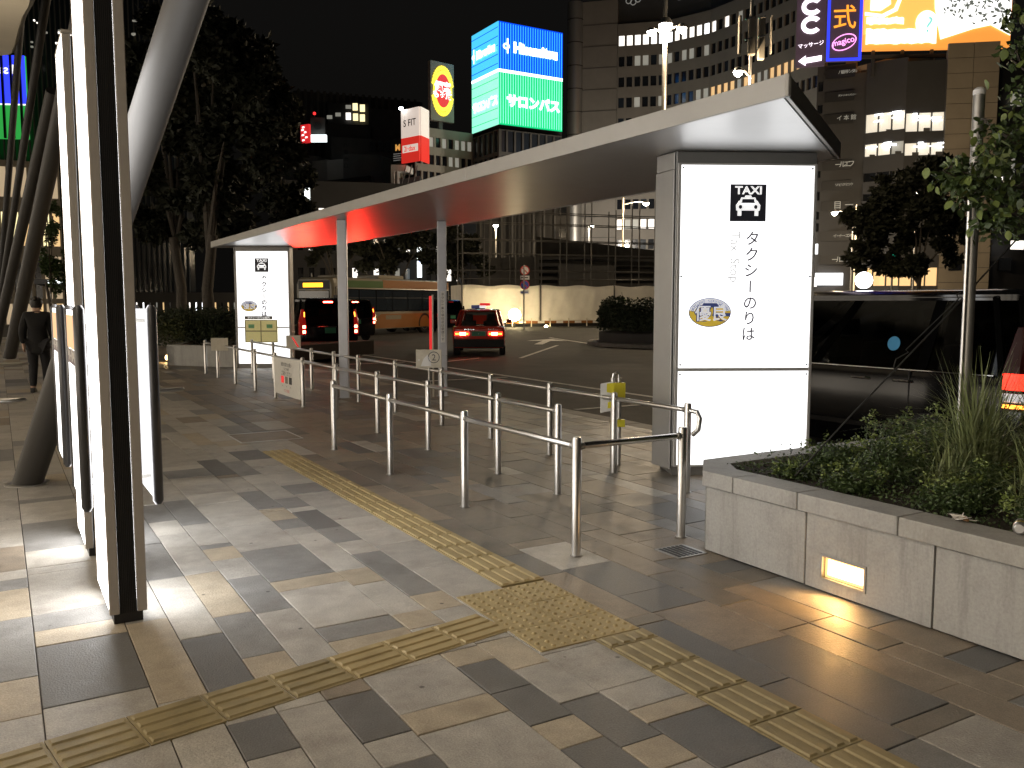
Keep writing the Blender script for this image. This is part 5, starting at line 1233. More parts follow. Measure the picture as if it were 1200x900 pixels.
# low red and white barrier at its foot
lb_ = thing('low_barrier', 'low red and white barrier along the foot of the white sheeting', 'barrier', ha+hn*1.6); 
mb = MB(); mb.obox((0,0,.25), hv*HL*.95, hn*.04, (0,0,.18)); mb.build('plank', 'bus_orange', lb_)
for k in range(12):
    mb = MB(); p = hv*(HL*.08*k+.3); mb.obox(p+Vector((0,0,.02)), hv*.06, hn*.06, (0,0,.6)); mb.build('post', 'paper', lb_)
    mb = MB(); mb.obox(p+hv*.5+hn*.041+Vector((0,0,.26)), hv*.5, hn*.006, (0,0,.16)); mb.build('white_band', 'white_paint', lb_)
def flood(px, py, d, power, r, label, aim):
    p = fp(px,py,d); t = thing('flood_lamp', label, 'floodlight', (p.x,p.y,ROAD), 0, 'floodlights at the white sheeting'); o = Vector((p.x,p.y,ROAD))
    mb = MB(); mb.lathe([(r*math.sin(R_(a)), -r*math.cos(R_(a))) for a in (8,35,65,90,115,145,172)], (p.x,p.y,p.z), 16); mb.build('balloon', 'flood_warm', t, org=o, smooth=True)
    mb = MB(); mb.tube([(p.x,p.y,ROAD),(p.x,p.y,p.z-r*.95)], .04, 8); mb.build('stand', 'scaffold', t, org=o)
    lamp('flood_light', Vector((p.x,p.y,p.z))-o-hv*0+hn*0, power, (1,.80,.54), 'POINT', r, None, t)
flood(603,369,58.5,4200,.42,'bright warm balloon lamp behind the right wing mirror of the red taxi',None)
flood(640,383,60.5,900,.12,'small warm lamp on the ground at the foot of the sheeting',None)

# scaffold of tubes in front of the half demolished block
scf = thing('tube_scaffold', 'steel tube scaffold above the white sheeting', 'scaffold', ha-hn*2); so = ha-hn*2
for off in (0, -1.2):
    for k in range(9):
        p = hv*(HL*.04+k*HL*.115)+hn*off; hgt = 8.6+(k % 3)*.5
        mb = MB(); mb.tube([p,p+Vector((0,0,hgt))], .05, 6); mb.build('standard', 'scaffold', scf)
    for z in (3.4,4.0,5.2,6.2,7.4,8.2):
        mb = MB(); mb.tube([hv*(HL*(.02+.02*(z % 2)))+hn*off+Vector((0,0,z)), hv*(HL*.97)+hn*off+Vector((0,0,z))], .035, 6); mb.build('ledger', 'scaffold', scf)
ruin = thing('demolition_block', 'dark stepped demolition mass behind the scaffold tubes', 'building', fp(600,385,72)); ro = Vector(ruin.location)
ruin.location.z = ROAD; ro.z = ROAD
def slabby(parent, org, px0, px1, py0a, py0b, d0, d1, depth, m, name='wall', ybase=None):
    a, b = fp(px0,py0a,d0), fp(px1,py0b,d1); z0 = ROAD if ybase is None else zat(ybase,d0)
    r = Vector((b.x-a.x,b.y-a.y,0)); n_ = Vector((-r.y,r.x,0)).normalized()
    if n_.dot(a-CAMP) < 0: n_ = -n_
    n_ *= depth
    vs = [(a.x,a.y,z0),(b.x,b.y,z0),(b.x,b.y,b.z),(a.x,a.y,a.z)]; vs += [(v[0]+n_.x,v[1]+n_.y,v[2]) for v in vs]
    mb = MB(); mb.add(vs, [(0,1,2,3),(7,6,5,4),(0,4,5,1),(1,5,6,2),(2,6,7,3),(3,7,4,0)]); return mb.build(name, m, parent, org=org)
slabby(ruin, ro, 628, 790, 277, 296, 74, 74, 8, 'net_dark')
slabby(ruin, ro, 560, 632, 303, 300, 72, 73, 8, 'concrete_dark')
slabby(ruin, ro, 655, 720, 310, 312, 71, 71, 2, 'concrete_dark')
for k in range(5): slabby(ruin, ro, 632, 790, 300+k*8, 308+k*6, 73.6-.05*k, 73.6-.05*k, .3, 'concrete_dark', 'beam', 304+k*8)
# grey clad block left of it (behind)
gb = thing('clad_block', 'dark grey panel clad block behind the scaffold', 'building', fp(558,380,105)); go = Vector(gb.location)
slabby(gb, go, 558, 668, 232, 228, 105, 108, 12, 'dark_wall')
for k in range(8): slabby(gb, go, 562+k*12.5, 564+k*12.5, 233, 233, 104.6, 104.8, .3, 'concrete_dark', 'fin')
for px, py in ((655,247),(655,273)):
    slabby(gb, go, px, px+9, py-5, py-5, 104.3, 104.4, .2, 'glass_dark', 'window', py+5)

# no parking sign pole
sp = gnd(614,387,ROAD); sd = (sp-CAMP).dot(CF)
tsg = thing('traffic_sign', 'pole with round no waiting and no parking signs in front of the sheeting', 'road sign', (sp.x,sp.y,ROAD)); so = Vector(tsg.location)
mb = MB(); mb.tube([(sp.x,sp.y,ROAD),(sp.x,sp.y,fp(614,311,sd).z)], .045, 10); mb.build('pole', 'steel_dull', tsg, org=so)
rr_ = CR.copy(); up = Vector((0,0,1))
for (py, ma, mbk) in ((317,'sign_white','sign_red'),(334,'sign_blue','sign_red')):
    c = fp(615,py,sd)-CF*.06
    f1 = MB(); flat(f1, [disc_poly(0,0,.29,.29,24)], c, rr_, up, 0, .015); dsk = f1.build('disc', ma, tsg, org=so)
    f1 = MB(); flat(f1, ring(0,0,.29,.29,.055,24), c, rr_, up, .016, .004); flat(f1, [[(-.2,.16),(-.16,.2),(.2,-.16),(.16,-.2)]], c, rr_, up, .0165, .004); f1.build('prohibition_mark', mbk, dsk, org=so)
for (py, m_) in ((325.5,'sign_white'),(342.5,'sign_white')):
    c = fp(615,py,sd)-CF*.06; f1 = MB(); flat(f1, [rect(-.28,.28,-.12,.12)], c, rr_, up, 0, .015); pl_ = f1.build('sub_plate', m_, tsg, org=so)
    f1 = MB(); flat(f1, [rect(-.2,.2,-.03,.03), [(-.24,0),(-.2,.06),(-.2,-.06)]], c, rr_, up, .016, .004); f1.build('arrow', 'print_dark' if py < 330 else 'sign_blue', pl_, org=so)

# street lamps
def street_lamp(px, py_top, d, heads, label, pole_r=.13, power=1500, group='street lamps', base=ROAD, col=(1,.76,.48), pole_top=None, pole_m='steel_dull'):
    p = fp(px, py_top, d); t = thing('street_lamp', label, 'street lamp', (p.x,p.y,base), 0, group); o = Vector((p.x,p.y,base)); ztop = p.z if pole_top is None else fp(px,pole_top,d).z
    mb = MB(); mb.tube([(p.x,p.y,base),(p.x,p.y,base+1.2),(p.x,p.y,ztop)], [pole_r*1.15,pole_r,pole_r*.7], 14); mb.build('pole', pole_m, t, org=o, smooth=True)
    for (hx, hy, rx, rz_, pw) in heads:
        c = fp(hx, hy, d-.3)
        mb = MB(); mb.tube([(p.x,p.y,c.z-.1),(p.x+(c.x-p.x)*.5,p.y+(c.y-p.y)*.5,c.z+.12),(c.x,c.y,c.z+.1)], .05, 8); mb.build('arm', pole_m, t, org=o)
        mb = MB(); mb.lathe([(.05,rz_*.9),(rx*.6,rz_*.75),(rx,rz_*.1),(rx*1.02,0)], c, 16); h = mb.build('lamp_head', pole_m, t, org=o, smooth=True)
        mb = MB(); mb.lathe([(rx*.97,-.01),(rx*.8,-rz_*.55),(rx*.3,-rz_*.9),(.02,-rz_)], c, 16); mb.build('lens', 'lamp_white', h, org=o, smooth=True)
        if pw: lamp('street_light', c+Vector((0,0,-rz_-.05))-o, pw, (1,.9,.76) if d > 100 else col, 'POINT', rx*.6, None, t)
street_lamp(780, 0, 42, [(780,29,.34,.40,2200),(764,37,.24,.22,500),(799,33,.24,.25,500)], 'tall three headed street lamp rising behind the canopy', .15, pole_top=-60)
street_lamp(881, 15, 40, [(865,84,.22,.24,2500)], 'street lamp pole with cabinets and one low lamp', .10, pole_top=-40)
cabp = fp(881, 20, 39.8); cb = thing('pole_cabinets', 'pale boxes and lit brackets strapped to the right hand lamp pole', 'cabinet', cabp); o = Vector(cb.location)
for (dx, dy, w, h, dd) in ((-.5,.1,.12,1.7,0),(.02,.0,.32,1.7,-.15),(.5,.05,.30,1.9,0),(.95,.1,.05,1.7,0)):
    mb = MB(); mb.obox(CR*(dx-w/2)+CF*dd+Vector((0,0,dy-h)), CR*w, CF*.25, (0,0,h)); mb.build('box', 'concrete_tan', cb, bevel=.03)
for (dx, z) in ((.3,-.1),(-.3,-.15),(.3,-.95),(-.3,-1.05)):
    mb = MB(); mb.tube([CR*dx-CF*.1+Vector((0,0,z)), CR*(dx+.3)-CF*.15+Vector((0,0,z+.08))], .04, 6); mb.build('bracket', 'chrome', cb)
street_lamp(581, 262, 80, [(581,264,.25,.2,3200)], 'small street lamp seen under the canopy above the taxi', .07)
street_lamp(730, 240, 78, [(757,238,.28,.22,6500)], 'pale lamp post with an arm seen just left of the near sign pillar', .10, pole_top=200, pole_m='paper')
street_lamp(1000, 255, 85, [(978,249,.30,.3,9000)], 'bright street lamp in front of the signboard strip', .10)
street_lamp(1004, 240, 88, [(1018,253,.22,.2,5000)], 'thin lamp post in front of the tan pier', .09, pole_m='paper')
street_lamp(365, 320, 62, [(368,330,.25,.2,1000)], 'street lamp beyond the bus near the far sign pillar', .07)
street_lamp(752, 300, 138, [(748,296,.3,.25,15000)], 'street lamp at the foot of the pale curved block', .10)  # this lamp and the next two are added to light the far facade
street_lamp(690, 268, 140, [(694,264,.3,.25,15000)], 'street lamp before the stair tower of the pale curved block', .10)
street_lamp(860, 300, 118, [(856,296,.3,.25,12000)], 'street lamp beyond the near sign pillar before the curved block', .10)
street_lamp(1075, 215, 80, [(1066,214,.25,.25,8000)], 'street lamp among the dark trees before the stone building', .09)
sgp = thing('traffic_signal', 'green traffic signal shining through the dark trees', 'traffic signal', fp(1047,298,70)); o = Vector(sgp.location)
mb = MB(); mb.obox(CR*-.6+Vector((0,0,-.22)), CR*1.2, CF*.2, (0,0,.44)); mb.build('housing', 'black_trim', sgp, bevel=.05)
mb = MB(); flat(mb, [disc_poly(0,0,.16,.2,16)], -CF*.02, CR, (0,0,1), 0, .02); mb.build('lens', 'signal_green', sgp)
mb = MB(); mb.tube([CF*.1+Vector((0,0,-.2)), CF*.1+Vector((0,0,-o.z+ROAD))], .08, 8); mb.build('pole', 'steel_dull', sgp)

# ================================================================== TREES
def big_tree(name, label, base, h, crown_c, nleaf, leaf, m='leaf_far', trunk_r=.16, group=None, seed=1, fork=.45):
    r = random.Random(seed); b = Vector(base); t = thing(name, label, 'tree', b, 0, group)
    mb = MB(); f = h*fork; mb.tube([(0,0,-.05),(r.uniform(-.1,.1),r.uniform(-.1,.1),f*.5),(r.uniform(-.2,.2),r.uniform(-.2,.2),f)], [trunk_r*1.25,trunk_r,trunk_r*.85], 10); mb.build('trunk', 'bark', t, smooth=True)
    for k in range(6):
        c, rad = crown_c[k % len(crown_c)]; e = Vector(c)+Vector((r.uniform(-.5,.5)*rad[0], r.uniform(-.5,.5)*rad[1], r.uniform(-.2,.5)*rad[2]))
        s_ = Vector((0,0,f*r.uniform(.8,1.0))); mb = MB(); mb.tube([s_, s_.lerp(e,.5)+Vector((0,0,h*.04)), e], [trunk_r*.55,trunk_r*.3,.02], 7); mb.build('limb', 'bark', t, smooth=True)
    sub = []
    for c, rad in crown_c:
        for _ in range(9):
            q = ball(c, rad, .2)(r); k = r.uniform(.22,.42); sub.append((q, (rad[0]*k, rad[1]*k, rad[2]*k*.8)))
    addleaf('crown', nleaf, balls(sub, .15), leaf, m, t, rnd=r, aspect=.6)
    return t
def gpt(px, d): p = fp(px,390,d); return Vector((p.x,p.y,0))
def tree_px(name, label, bpx, d, blobs, nleaf, leaf, seed, trunk_r=.16, m='leaf_far', group=None, z=0, fork=.35):
    b = gpt(bpx, d); b.z = z; cc = []; top = 0
    for (px, py, rx, ry) in blobs:
        c = fp(px,py,d)-b; k = d/FPX; cc.append((tuple(c), (rx*k, rx*k*.8, ry*k))); top = max(top, c.z)
    return big_tree(name, label, b, top, cc, nleaf, leaf, m, trunk_r, group, seed, fork)
G1 = 'dark plane trees behind the illuminated pillars'
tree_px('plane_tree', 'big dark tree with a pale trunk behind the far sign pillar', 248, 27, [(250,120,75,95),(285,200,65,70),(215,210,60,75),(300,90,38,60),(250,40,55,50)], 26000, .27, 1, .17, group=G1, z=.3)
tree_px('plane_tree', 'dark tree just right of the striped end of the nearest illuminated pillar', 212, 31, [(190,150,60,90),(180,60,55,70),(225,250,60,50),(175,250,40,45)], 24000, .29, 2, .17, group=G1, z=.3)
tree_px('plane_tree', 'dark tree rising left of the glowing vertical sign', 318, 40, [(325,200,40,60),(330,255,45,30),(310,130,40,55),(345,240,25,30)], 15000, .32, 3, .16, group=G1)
G2 = 'street trees beyond the bus'
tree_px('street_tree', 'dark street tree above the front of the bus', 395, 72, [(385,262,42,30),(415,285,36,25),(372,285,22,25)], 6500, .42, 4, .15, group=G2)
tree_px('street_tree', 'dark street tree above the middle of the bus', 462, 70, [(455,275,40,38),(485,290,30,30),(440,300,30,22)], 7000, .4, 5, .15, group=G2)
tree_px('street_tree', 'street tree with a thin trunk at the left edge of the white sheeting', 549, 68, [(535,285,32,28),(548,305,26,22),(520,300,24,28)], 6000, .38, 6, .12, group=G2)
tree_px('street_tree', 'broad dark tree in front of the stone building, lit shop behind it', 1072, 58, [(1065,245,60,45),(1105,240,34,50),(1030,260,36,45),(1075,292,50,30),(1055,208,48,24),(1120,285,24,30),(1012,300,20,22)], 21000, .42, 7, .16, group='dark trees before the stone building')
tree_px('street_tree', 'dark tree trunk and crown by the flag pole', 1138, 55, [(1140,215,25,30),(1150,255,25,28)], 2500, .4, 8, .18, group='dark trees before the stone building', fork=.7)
tree_px('young_tree', 'small green tree lit by the shopfront behind the walking person', 62, 34, [(62,290,14,38),(68,330,10,14),(60,260,10,22)], 2600, .16, 9, .06, m='leaf_a', fork=.5)
# raised bed with bushes under the dark trees
rbd = thing('raised_bed', 'long low concrete raised bed under the dark trees by the far sign pillar', 'planter', gnd(190,428)); o = Vector(rbd.location)
P1, P2 = gnd(150,421), gnd(278,431); P0_ = gnd(196,428)
dd = (P2-P0_).normalized(); nb = Vector((-dd.y, dd.x, 0))
if nb.dot(P1-CAMP) < 0: nb = -nb
mb = MB(); mb.obox(P0_-o, (P2-P0_), nb*.25, (0,0,.52)); mb.build('wall', 'granite', rbd, bevel=.01)
mb = MB(); mb.obox(P0_-o, P1+nb*0-P0_+nb*3, dd*.25, (0,0,.50)); mb.build('wall', 'granite', rbd, bevel=.01)
mb = MB(); mb.obox(P0_-o+nb*.26, (P2-P0_), nb*6, (0,0,.42)); mb.build('soil', 'soil', rbd)
mb = MB(); lq = fp(198,419,23.2); mb.lathe([(.02,-.09),(.09,-.05),(.1,0),(.09,.05),(.02,.09)], lq, 14); bl_ = thing('bed_lamp', 'small warm lamp low on the raised bed wall beside the pillar', 'lamp', (lq.x,lq.y,0))
lo_ = Vector((lq.x,lq.y,0)); mb.build('globe', 'lamp_warm', bl_, org=lo_, smooth=True)
mb = MB(); mb.tube([(lq.x,lq.y,0),(lq.x,lq.y,lq.z-.09)], .03, 8); mb.build('stem', 'steel_dull', bl_, org=lo_); lamp('bed_light', lq-lo_+Vector((0,-.2,0)), 14, (1,.66,.3), 'POINT', .1, None, bl_)
for k in range(8):
    px = 192+k*11.5; q = fp(px, 400, 24.2+(k % 3)*.7); q.z = .42
    s = thing('bed_shrub', ['rounded dark shrub at the left end of the raised bed','dark shrub beside the small warm lamp','loose dark shrub second along the raised bed','grassy dark shrub in the middle of the raised bed','dark shrub left of the pale tree trunk','dark shrub at the foot of the pale tree trunk','dark shrub right of the pale tree trunk','dark shrub beside the far sign pillar'][k], 'shrub', q, 0, 'shrubs in the raised bed')
    addleaf('foliage', 1500, balls([((0,0,.45),(.5,.5,.5)),((.3,.1,.7),(.35,.35,.35)),((-.3,.1,.6),(.35,.35,.4))], .2), .13, 'leaf_dark', s, rnd=rh, aspect=.35)

# ================================================================== WALKING PERSON
pp = Vector((.60, 17.6, 0)); per = thing('person', 'person in a dark coat and trousers walking away past the lit boards', 'person', pp, R_(-12))
sk = {'pelvis':(0,0,.88),'spine':(0,.01,1.08),'chest':(0,.0,1.28),'neck':(0,.01,1.42),'head0':(0,.03,1.48),'head1':(0,.04,1.60),
      'hipL':(-.09,0,.84),'kneeL':(-.10,.06,.47),'ankL':(-.10,-.06,.09),'toeL':(-.11,.09,.04),'hipR':(.09,0,.84),'kneeR':(.10,.10,.48),'ankR':(.10,.10,.09),'toeR':(.11,.25,.04),
      'shL':(-.17,0,1.35),'elL':(-.23,-.05,1.09),'wrL':(-.23,.03,.86),'shR':(.17,0,1.35),'elR':(.23,.02,1.09),'wrR':(.24,.14,.90)}
ed_ = [('pelvis','spine'),('spine','chest'),('chest','neck'),('neck','head0'),('head0','head1'),('pelvis','hipL'),('hipL','kneeL'),('kneeL','ankL'),('ankL','toeL'),('pelvis','hipR'),('hipR','kneeR'),('kneeR','ankR'),('ankR','toeR'),('chest','shL'),('shL','elL'),('elL','wrL'),('chest','shR'),('shR','elR'),('elR','wrR')]
rad = {'pelvis':.135,'spine':.125,'chest':.14,'neck':.055,'head0':.075,'head1':.09,'hipL':.10,'kneeL':.065,'ankL':.045,'toeL':.038,'hipR':.10,'kneeR':.065,'ankR':.045,'toeR':.038,'shL':.075,'elL':.05,'wrL':.035,'shR':.075,'elR':.05,'wrR':.035}
def skin(name, names, edges, rads, m, parent, root, infl=0.0):
    ix = {n: i for i, n in enumerate(names)}; me = bpy.data.meshes.new(name+'_cage')
    me.from_pydata([sk[n] for n in names], [(ix[a], ix[b]) for a, b in edges], [])
    ob = bpy.data.objects.new(name, me); COL.objects.link(ob)
    md = ob.modifiers.new('skin', 'SKIN'); sv = me.skin_vertices[0].data
    for n in names: sv[ix[n]].radius = (rads[n]+infl,)*2; sv[ix[n]].use_root = (n == root)
    ob.modifiers.new('sub', 'SUBSURF').levels = 2
    dg = bpy.context.evaluated_depsgraph_get(); m2 = bpy.data.meshes.new_from_object(ob.evaluated_get(dg))
    bpy.data.objects.remove(ob); m2.materials.clear(); m2.materials.append(M[m]); m2.polygons.foreach_set('use_smooth', [True]*len(m2.polygons))
    o = bpy.data.objects.new(name, m2); COL.objects.link(o); o.parent = parent; return o
for s_, sx in (('L',-1),('R',1)):
    w = Vector(sk['wr'+s_])
    sk['palm'+s_] = tuple(w+Vector((0,.02,-.07))); rad['palm'+s_] = .028; ed_.append(('wr'+s_,'palm'+s_))
    for k in range(4):
        n1, n2 = f'f{k}{s_}', f'g{k}{s_}'; sk[n1] = tuple(w+Vector((sx*.004,.055-.024*k,-.12))); sk[n2] = tuple(w+Vector((-sx*.012,.06-.024*k,-.155+.008*abs(k-1)))); rad[n1] = .009; rad[n2] = .008; ed_ += [('palm'+s_,n1),(n1,n2)]
    sk['th'+s_] = tuple(w+Vector((-sx*.01,.06,-.07))); sk['tt'+s_] = tuple(w+Vector((-sx*.015,.075,-.105))); rad['th'+s_] = .011; rad['tt'+s_] = .009; ed_ += [('palm'+s_,'th'+s_),('th'+s_,'tt'+s_)]
skin('body', list(sk.keys()), ed_, rad, 'skin', per, 'pelvis')
cn = ['pelvis','spine','chest','neckc','shL','elL','wrL','shR','elR','wrR','hemL','hemR']
sk['neckc'] = (0,.005,1.41); sk['hemL'] = (-.07,0,.72); sk['hemR'] = (.07,0,.72)
rc_ = dict(rad); rc_.update({'neckc':.075,'hemL':.135,'hemR':.135})
skin('coat', cn, [('pelvis','spine'),('spine','chest'),('chest','neckc'),('chest','shL'),('shL','elL'),('elL','wrL'),('chest','shR'),('shR','elR'),('elR','wrR'),('pelvis','hemL'),('pelvis','hemR')], rc_, 'coat', per, 'pelvis', .022)
skin('trousers', ['pelvis','hipL','kneeL','ankL','hipR','kneeR','ankR'], [('pelvis','hipL'),('hipL','kneeL'),('kneeL','ankL'),('pelvis','hipR'),('hipR','kneeR'),('kneeR','ankR')], rad, 'trousers', per, 'pelvis', .016)
for s_ in 'LR':
    a = Vector(sk['ank'+s_]); mb = MB(); mb.loft([[(a.x-.035,a.y-.07,0),(a.x+.035,a.y-.07,0),(a.x+.04,a.y-.07,.09),(a.x-.04,a.y-.07,.09)],[(a.x-.045,a.y+.05,0),(a.x+.045,a.y+.05,0),(a.x+.04,a.y+.05,.08),(a.x-.04,a.y+.05,.08)],[(a.x-.04,a.y+.18,0),(a.x+.04,a.y+.18,0),(a.x+.03,a.y+.18,.04),(a.x-.03,a.y+.18,.04)]]); mb.build('shoe', 'shoe', per, bevel=.015, seg=2)
mb = MB(); mb.lathe([(.02,-.10),(.085,-.07),(.105,-.01),(.1,.06),(.06,.10),(.01,.112)], (0,.025,1.575), 16); mb.lathe([(.01,-.05),(.045,-.025),(.05,.01),(.02,.045)], (0,-.06,1.66), 12); mb.build('hair', 'hair', per, smooth=True)
mb = MB(); mb.lathe([(.008,-.02),(.012,0),(.008,.02)], (0,.145,1.545), 8); mb.build('nose', 'skin', per, smooth=True)

# ================================================================== FAR BUILDINGS
PANES = {}
def pane_mesh(m):
    if m not in PANES:
        mb = MB(); mb.box(0,1,0,1,0,1); me = bpy.data.meshes.new('window'); me.from_pydata(mb.v, [], mb.f); me.materials.append(M[m]); PANES[m] = me
    return PANES[m]
def facade(root, org, A, B, z0, z1, rows, n, pier, mw, pick, gap=0.3, thick=.5, name='window', skip=None):
    """A->B on the ground; rows [(zlo, zhi)], n panes per row; pick(i, k) -> pane material or None"""
    A, B = Vector((A[0],A[1],0)), Vector((B[0],B[1],0)); r = B-A; L = r.length; r.normalize(); nn = Vector((r.y,-r.x,0))
    if nn.dot(CAMP-A) < 0: nn = -nn
    o = Vector(org); mb = MB(); zs = z0
    flip = r.cross(Vector((0,0,1))).dot(nn)
    for (a, b) in sorted(rows):
        mb.obox(A-o+Vector((0,0,zs)), r*L, -nn*thick, (0,0,a-zs)); zs = b
        pw = L/n
        for k in range(n):
            mb.obox(A-o+r*(k*pw)+Vector((0,0,a)), r*(pier/2), -nn*thick, (0,0,b-a)); mb.obox(A-o+r*((k+1)*pw-pier/2)+Vector((0,0,a)), r*(pier/2), -nn*thick, (0,0,b-a))
    mb.obox(A-o+Vector((0,0,zs)), r*L, -nn*thick, (0,0,z1-zs))
    mb.build('wall', mw, root)
    ang = math.atan2(r.y, r.x)
    for i, (a, b) in enumerate(rows):
        for k in range(n):
            m = pick(i, k)
            if m is None: continue
            p = A-o+r*(k*L/n+pier/2)-nn*gap+Vector((0,0,a))
            inst(name, pane_mesh(m), root, p, (0,0,ang), (L/n-pier, .08, b-a))
    return r, nn, L
def core(root, org, pts, z0, z1, m, name='core'):
    mb = MB(); mb.prism([(p[0]-org[0], p[1]-org[1]) for p in pts], z0-org[2], z1-org[2]); return mb.build(name, m, root)
rb = random.Random(21)
def gp(px, d): p = fp(px,400,d); return Vector((p.x,p.y,0))
def toP(p, k): return Vector((p.x*k, p.y*k, 0))     # same bearing, farther out

# ---- curved office block (centre)
cob = thing('curved_office_block', 'tall curved pale office block with one storey of white lit windows', 'building', gp(667,168)); co = Vector(cob.location)
poly = [(720,166),(775,164),(825,158),(870,150),(915,141),(956,133)]
zr = [49.6-3.72*k for k in range(11)]
def pk0(seg):
    def f(i, k):
        if i == 0: return (('pane_white' if rb.random() < .72 else 'pane_cool') if seg < 2 else (rb.choice(['glass_dark','pane_white','pane_dim','glass_dark']) if seg == 2 else 'glass_dark'))
        if i == 1: return rb.choice(['pane_dim','glass_dark','glass_blue','pane_dim']) if seg < 2 else 'glass_dark'
        if i == 3 and seg >= 2: return 'pane_warm' if rb.random() < .8 else 'pane_dim'
        if i in (3,) and rb.random() < .35: return 'pane_dim'
        if i == 9 and seg == 0: return 'pane_white' if rb.random() < .85 else 'pane_dim'
        return 'glass_dark' if rb.random() < .8 else 'glass_blue'
    return f
for s in range(len(poly)-1):
    a, b = gp(*poly[s]), gp(*poly[s+1])
    pf = pk0(s); nrow = 11 if s == 0 else 5
    rows = [(z-.92, z+.92) for z in zr[:nrow]]
    wrows = [(z-.92, z+.92) for z in zr]
    facade(cob, co, a, b, 0, 52.6, rows if s == 0 else rows, 6, .42, 'concrete', (lambda i, k, pf=pf, s=s: None if (s == 0 and 4 < i < 8) else pf(i, k)), .3, .5)
core(cob, co, [toP(gp(px,d),1.006) for px,d in poly]+[toP(gp(px,d),1.18) for px,d in reversed(poly)], 0, 52.4, 'glass_dark')
mb = MB(); p0, p1 = gp(676,167.6)-co, gp(719.6,166)-co; rv = p1-p0; nv_ = Vector((-rv.y,rv.x,0)).normalized()
if nv_.dot(co) < 0: nv_ = -nv_
mb.obox(p0, rv, nv_*18, (0,0,57)); mb.build('stair_tower', 'concrete', cob)
for k in range(14):
    mb = MB(); mb.obox(p0-nv_*.12+Vector((0,0,2+k*3.9)), rv, nv_*.1, (0,0,.12)); mb.build('joint_bead', 'concrete_dark', cob)
mb = MB(); mb.lathe([(1.5,0),(1.5,57)], gp(672,168)-co+Vector((0,0,0)), 16); mb.build('corner_drum', 'steel_dull', cob, smooth=True)
for k in range(10):
    mb = MB(); mb.lathe([(1.54,16+k*4.2),(1.54,16.14+k*4.2)], gp(672,168)-co, 16); mb.build('drum_band', 'black_trim', cob)
mb = MB()
for s in range(len(poly)-1):
    a, b = toP(gp(*poly[s]),1.012)-co, toP(gp(*poly[s+1]),1.012)-co; mb.obox(a+Vector((0,0,52.62)), b-a, nv_*14, (0,0,9))
mb.build('roof_storey', 'dark_wall', cob)
a, b = gp(*poly[0]), gp(*poly[2]); rl = (b-a).normalized()
Lp = toP(gp(745,165),1.0); Lp.z = 0
pl0 = toP(gp(742,164.9),.995)
glyphs([('大学', 5.0, 58.0, 4.0, 0), ('UNIVERSITY', 11.6, 55.6, 1.6, 0)], 'lettering', 'sign_text', cob, pl0, rl, (0,0,1), org=co)
mb = MB(); 
for k in range(8):
    c_, s__ = math.cos(k*math.pi/4), math.sin(k*math.pi/4); flat(mb, ring(1.2+1.25*c_, 57.3+1.25*s__, .62, .62, .16, 10), pl0-rl*2, rl, (0,0,1), .01, .05)
mb.build('flower_emblem', 'sign_text', cob, org=co)

# ---- right hand building with signs, stone piers and lit office floors
ybd = thing('stone_building', 'tan stone commercial building with lit office floors under the big orange billboard', 'building', gp(955,118)); yo = Vector(ybd.location)
za = lambda py, d: fp(600,py,d).z
# (b) tall pier, (c) curved centre, (d) stone block
a, b = gp(992,116), gp(1004,115)
slabby(ybd, yo, 992, 1004, 52, 50, 116, 115.5, 6, 'stone_tan', 'pier')
cc_ = [(1004,115.2),(1050,112),(1096,111)]
for s in range(2):
    (pa, da), (pb_, db) = cc_[s], cc_[s+1]; A_, B_ = gp(pa,da), gp(pb_,db); dm = (da+db)/2
    zrow = [(za(185,dm), za(171,dm)), (za(158,dm), za(137,dm)), (za(236,dm), za(228,dm)), (za(214,dm), za(204,dm)), (za(335,dm), za(314,dm))]
    zrow.sort()
    def pick(i, k, s=s):
        return {0:'pane_amber',1:('pane_dim' if k % 2 else 'glass_dark'),2:'glass_dark',3:('pane_office' if k != 2 or s else 'pane_dim'),4:'pane_office'}[i]
    facade(ybd, yo, A_, B_, 0, za(79,dm), zrow, 3, .12, 'dark_wall', pick, .35, .6)
    slabby(ybd, yo, pa, pb_, (123 if s == 0 else 116), (116 if s == 0 else 113), da-.25, db-.25, .2, 'concrete_dark', 'spandrel_panel', 84)
    slabby(ybd, yo, pa, pb_, (88 if s == 0 else 79), (79 if s == 0 else 76), da-.35, db-.35, .25, 'concrete', 'blank_panel', 122)
    slabby(ybd, yo, pa, pb_, (78 if s == 0 else 66), (66 if s == 0 else 63), da-.6, db-.6, 3, 'concrete_tan', 'parapet', (88 if s == 0 else 76))
    for (pb0, pt0) in ((158,137),(185,171)):
        for k in range(9):
            q = toP(A_.lerp(B_, rb.uniform(.03,.9)), .998); py = pt0+(pb0-pt0)*rb.uniform(.08,.5); mb = MB(); mb.obox(q-yo+Vector((0,0,za(py,dm))), (B_-A_).normalized()*rb.uniform(.5,1.2), CF*.05, (0,0,rb.uniform(.12,.22))); mb.build('ceiling_light', 'ceiling_tube', ybd)
    for k in range(3):
        q = A_.lerp(B_, (k+.5)/3+rb.uniform(-.06,.06)); q = toP(q, .9985); zz = za(158 if k % 2 else 185, dm); mb = MB(); mb.obox(q-yo+Vector((0,0,zz)), CR*rb.uniform(.4,1.3), CF*.1, (0,0,rb.uniform(.15,.4))); mb.build('window_clutter', 'concrete_dark', ybd)
core(ybd, yo, [toP(gp(955,117),1.01), toP(gp(1004,115.2),1.012), toP(gp(1050,112),1.012), toP(gp(1096,111),1.012), toP(gp(1156,110),1.012), toP(gp(1230,118),1.0), toP(gp(1230,150),1), toP(gp(955,150),1)], 0, za(86,114), 'dark_wall')
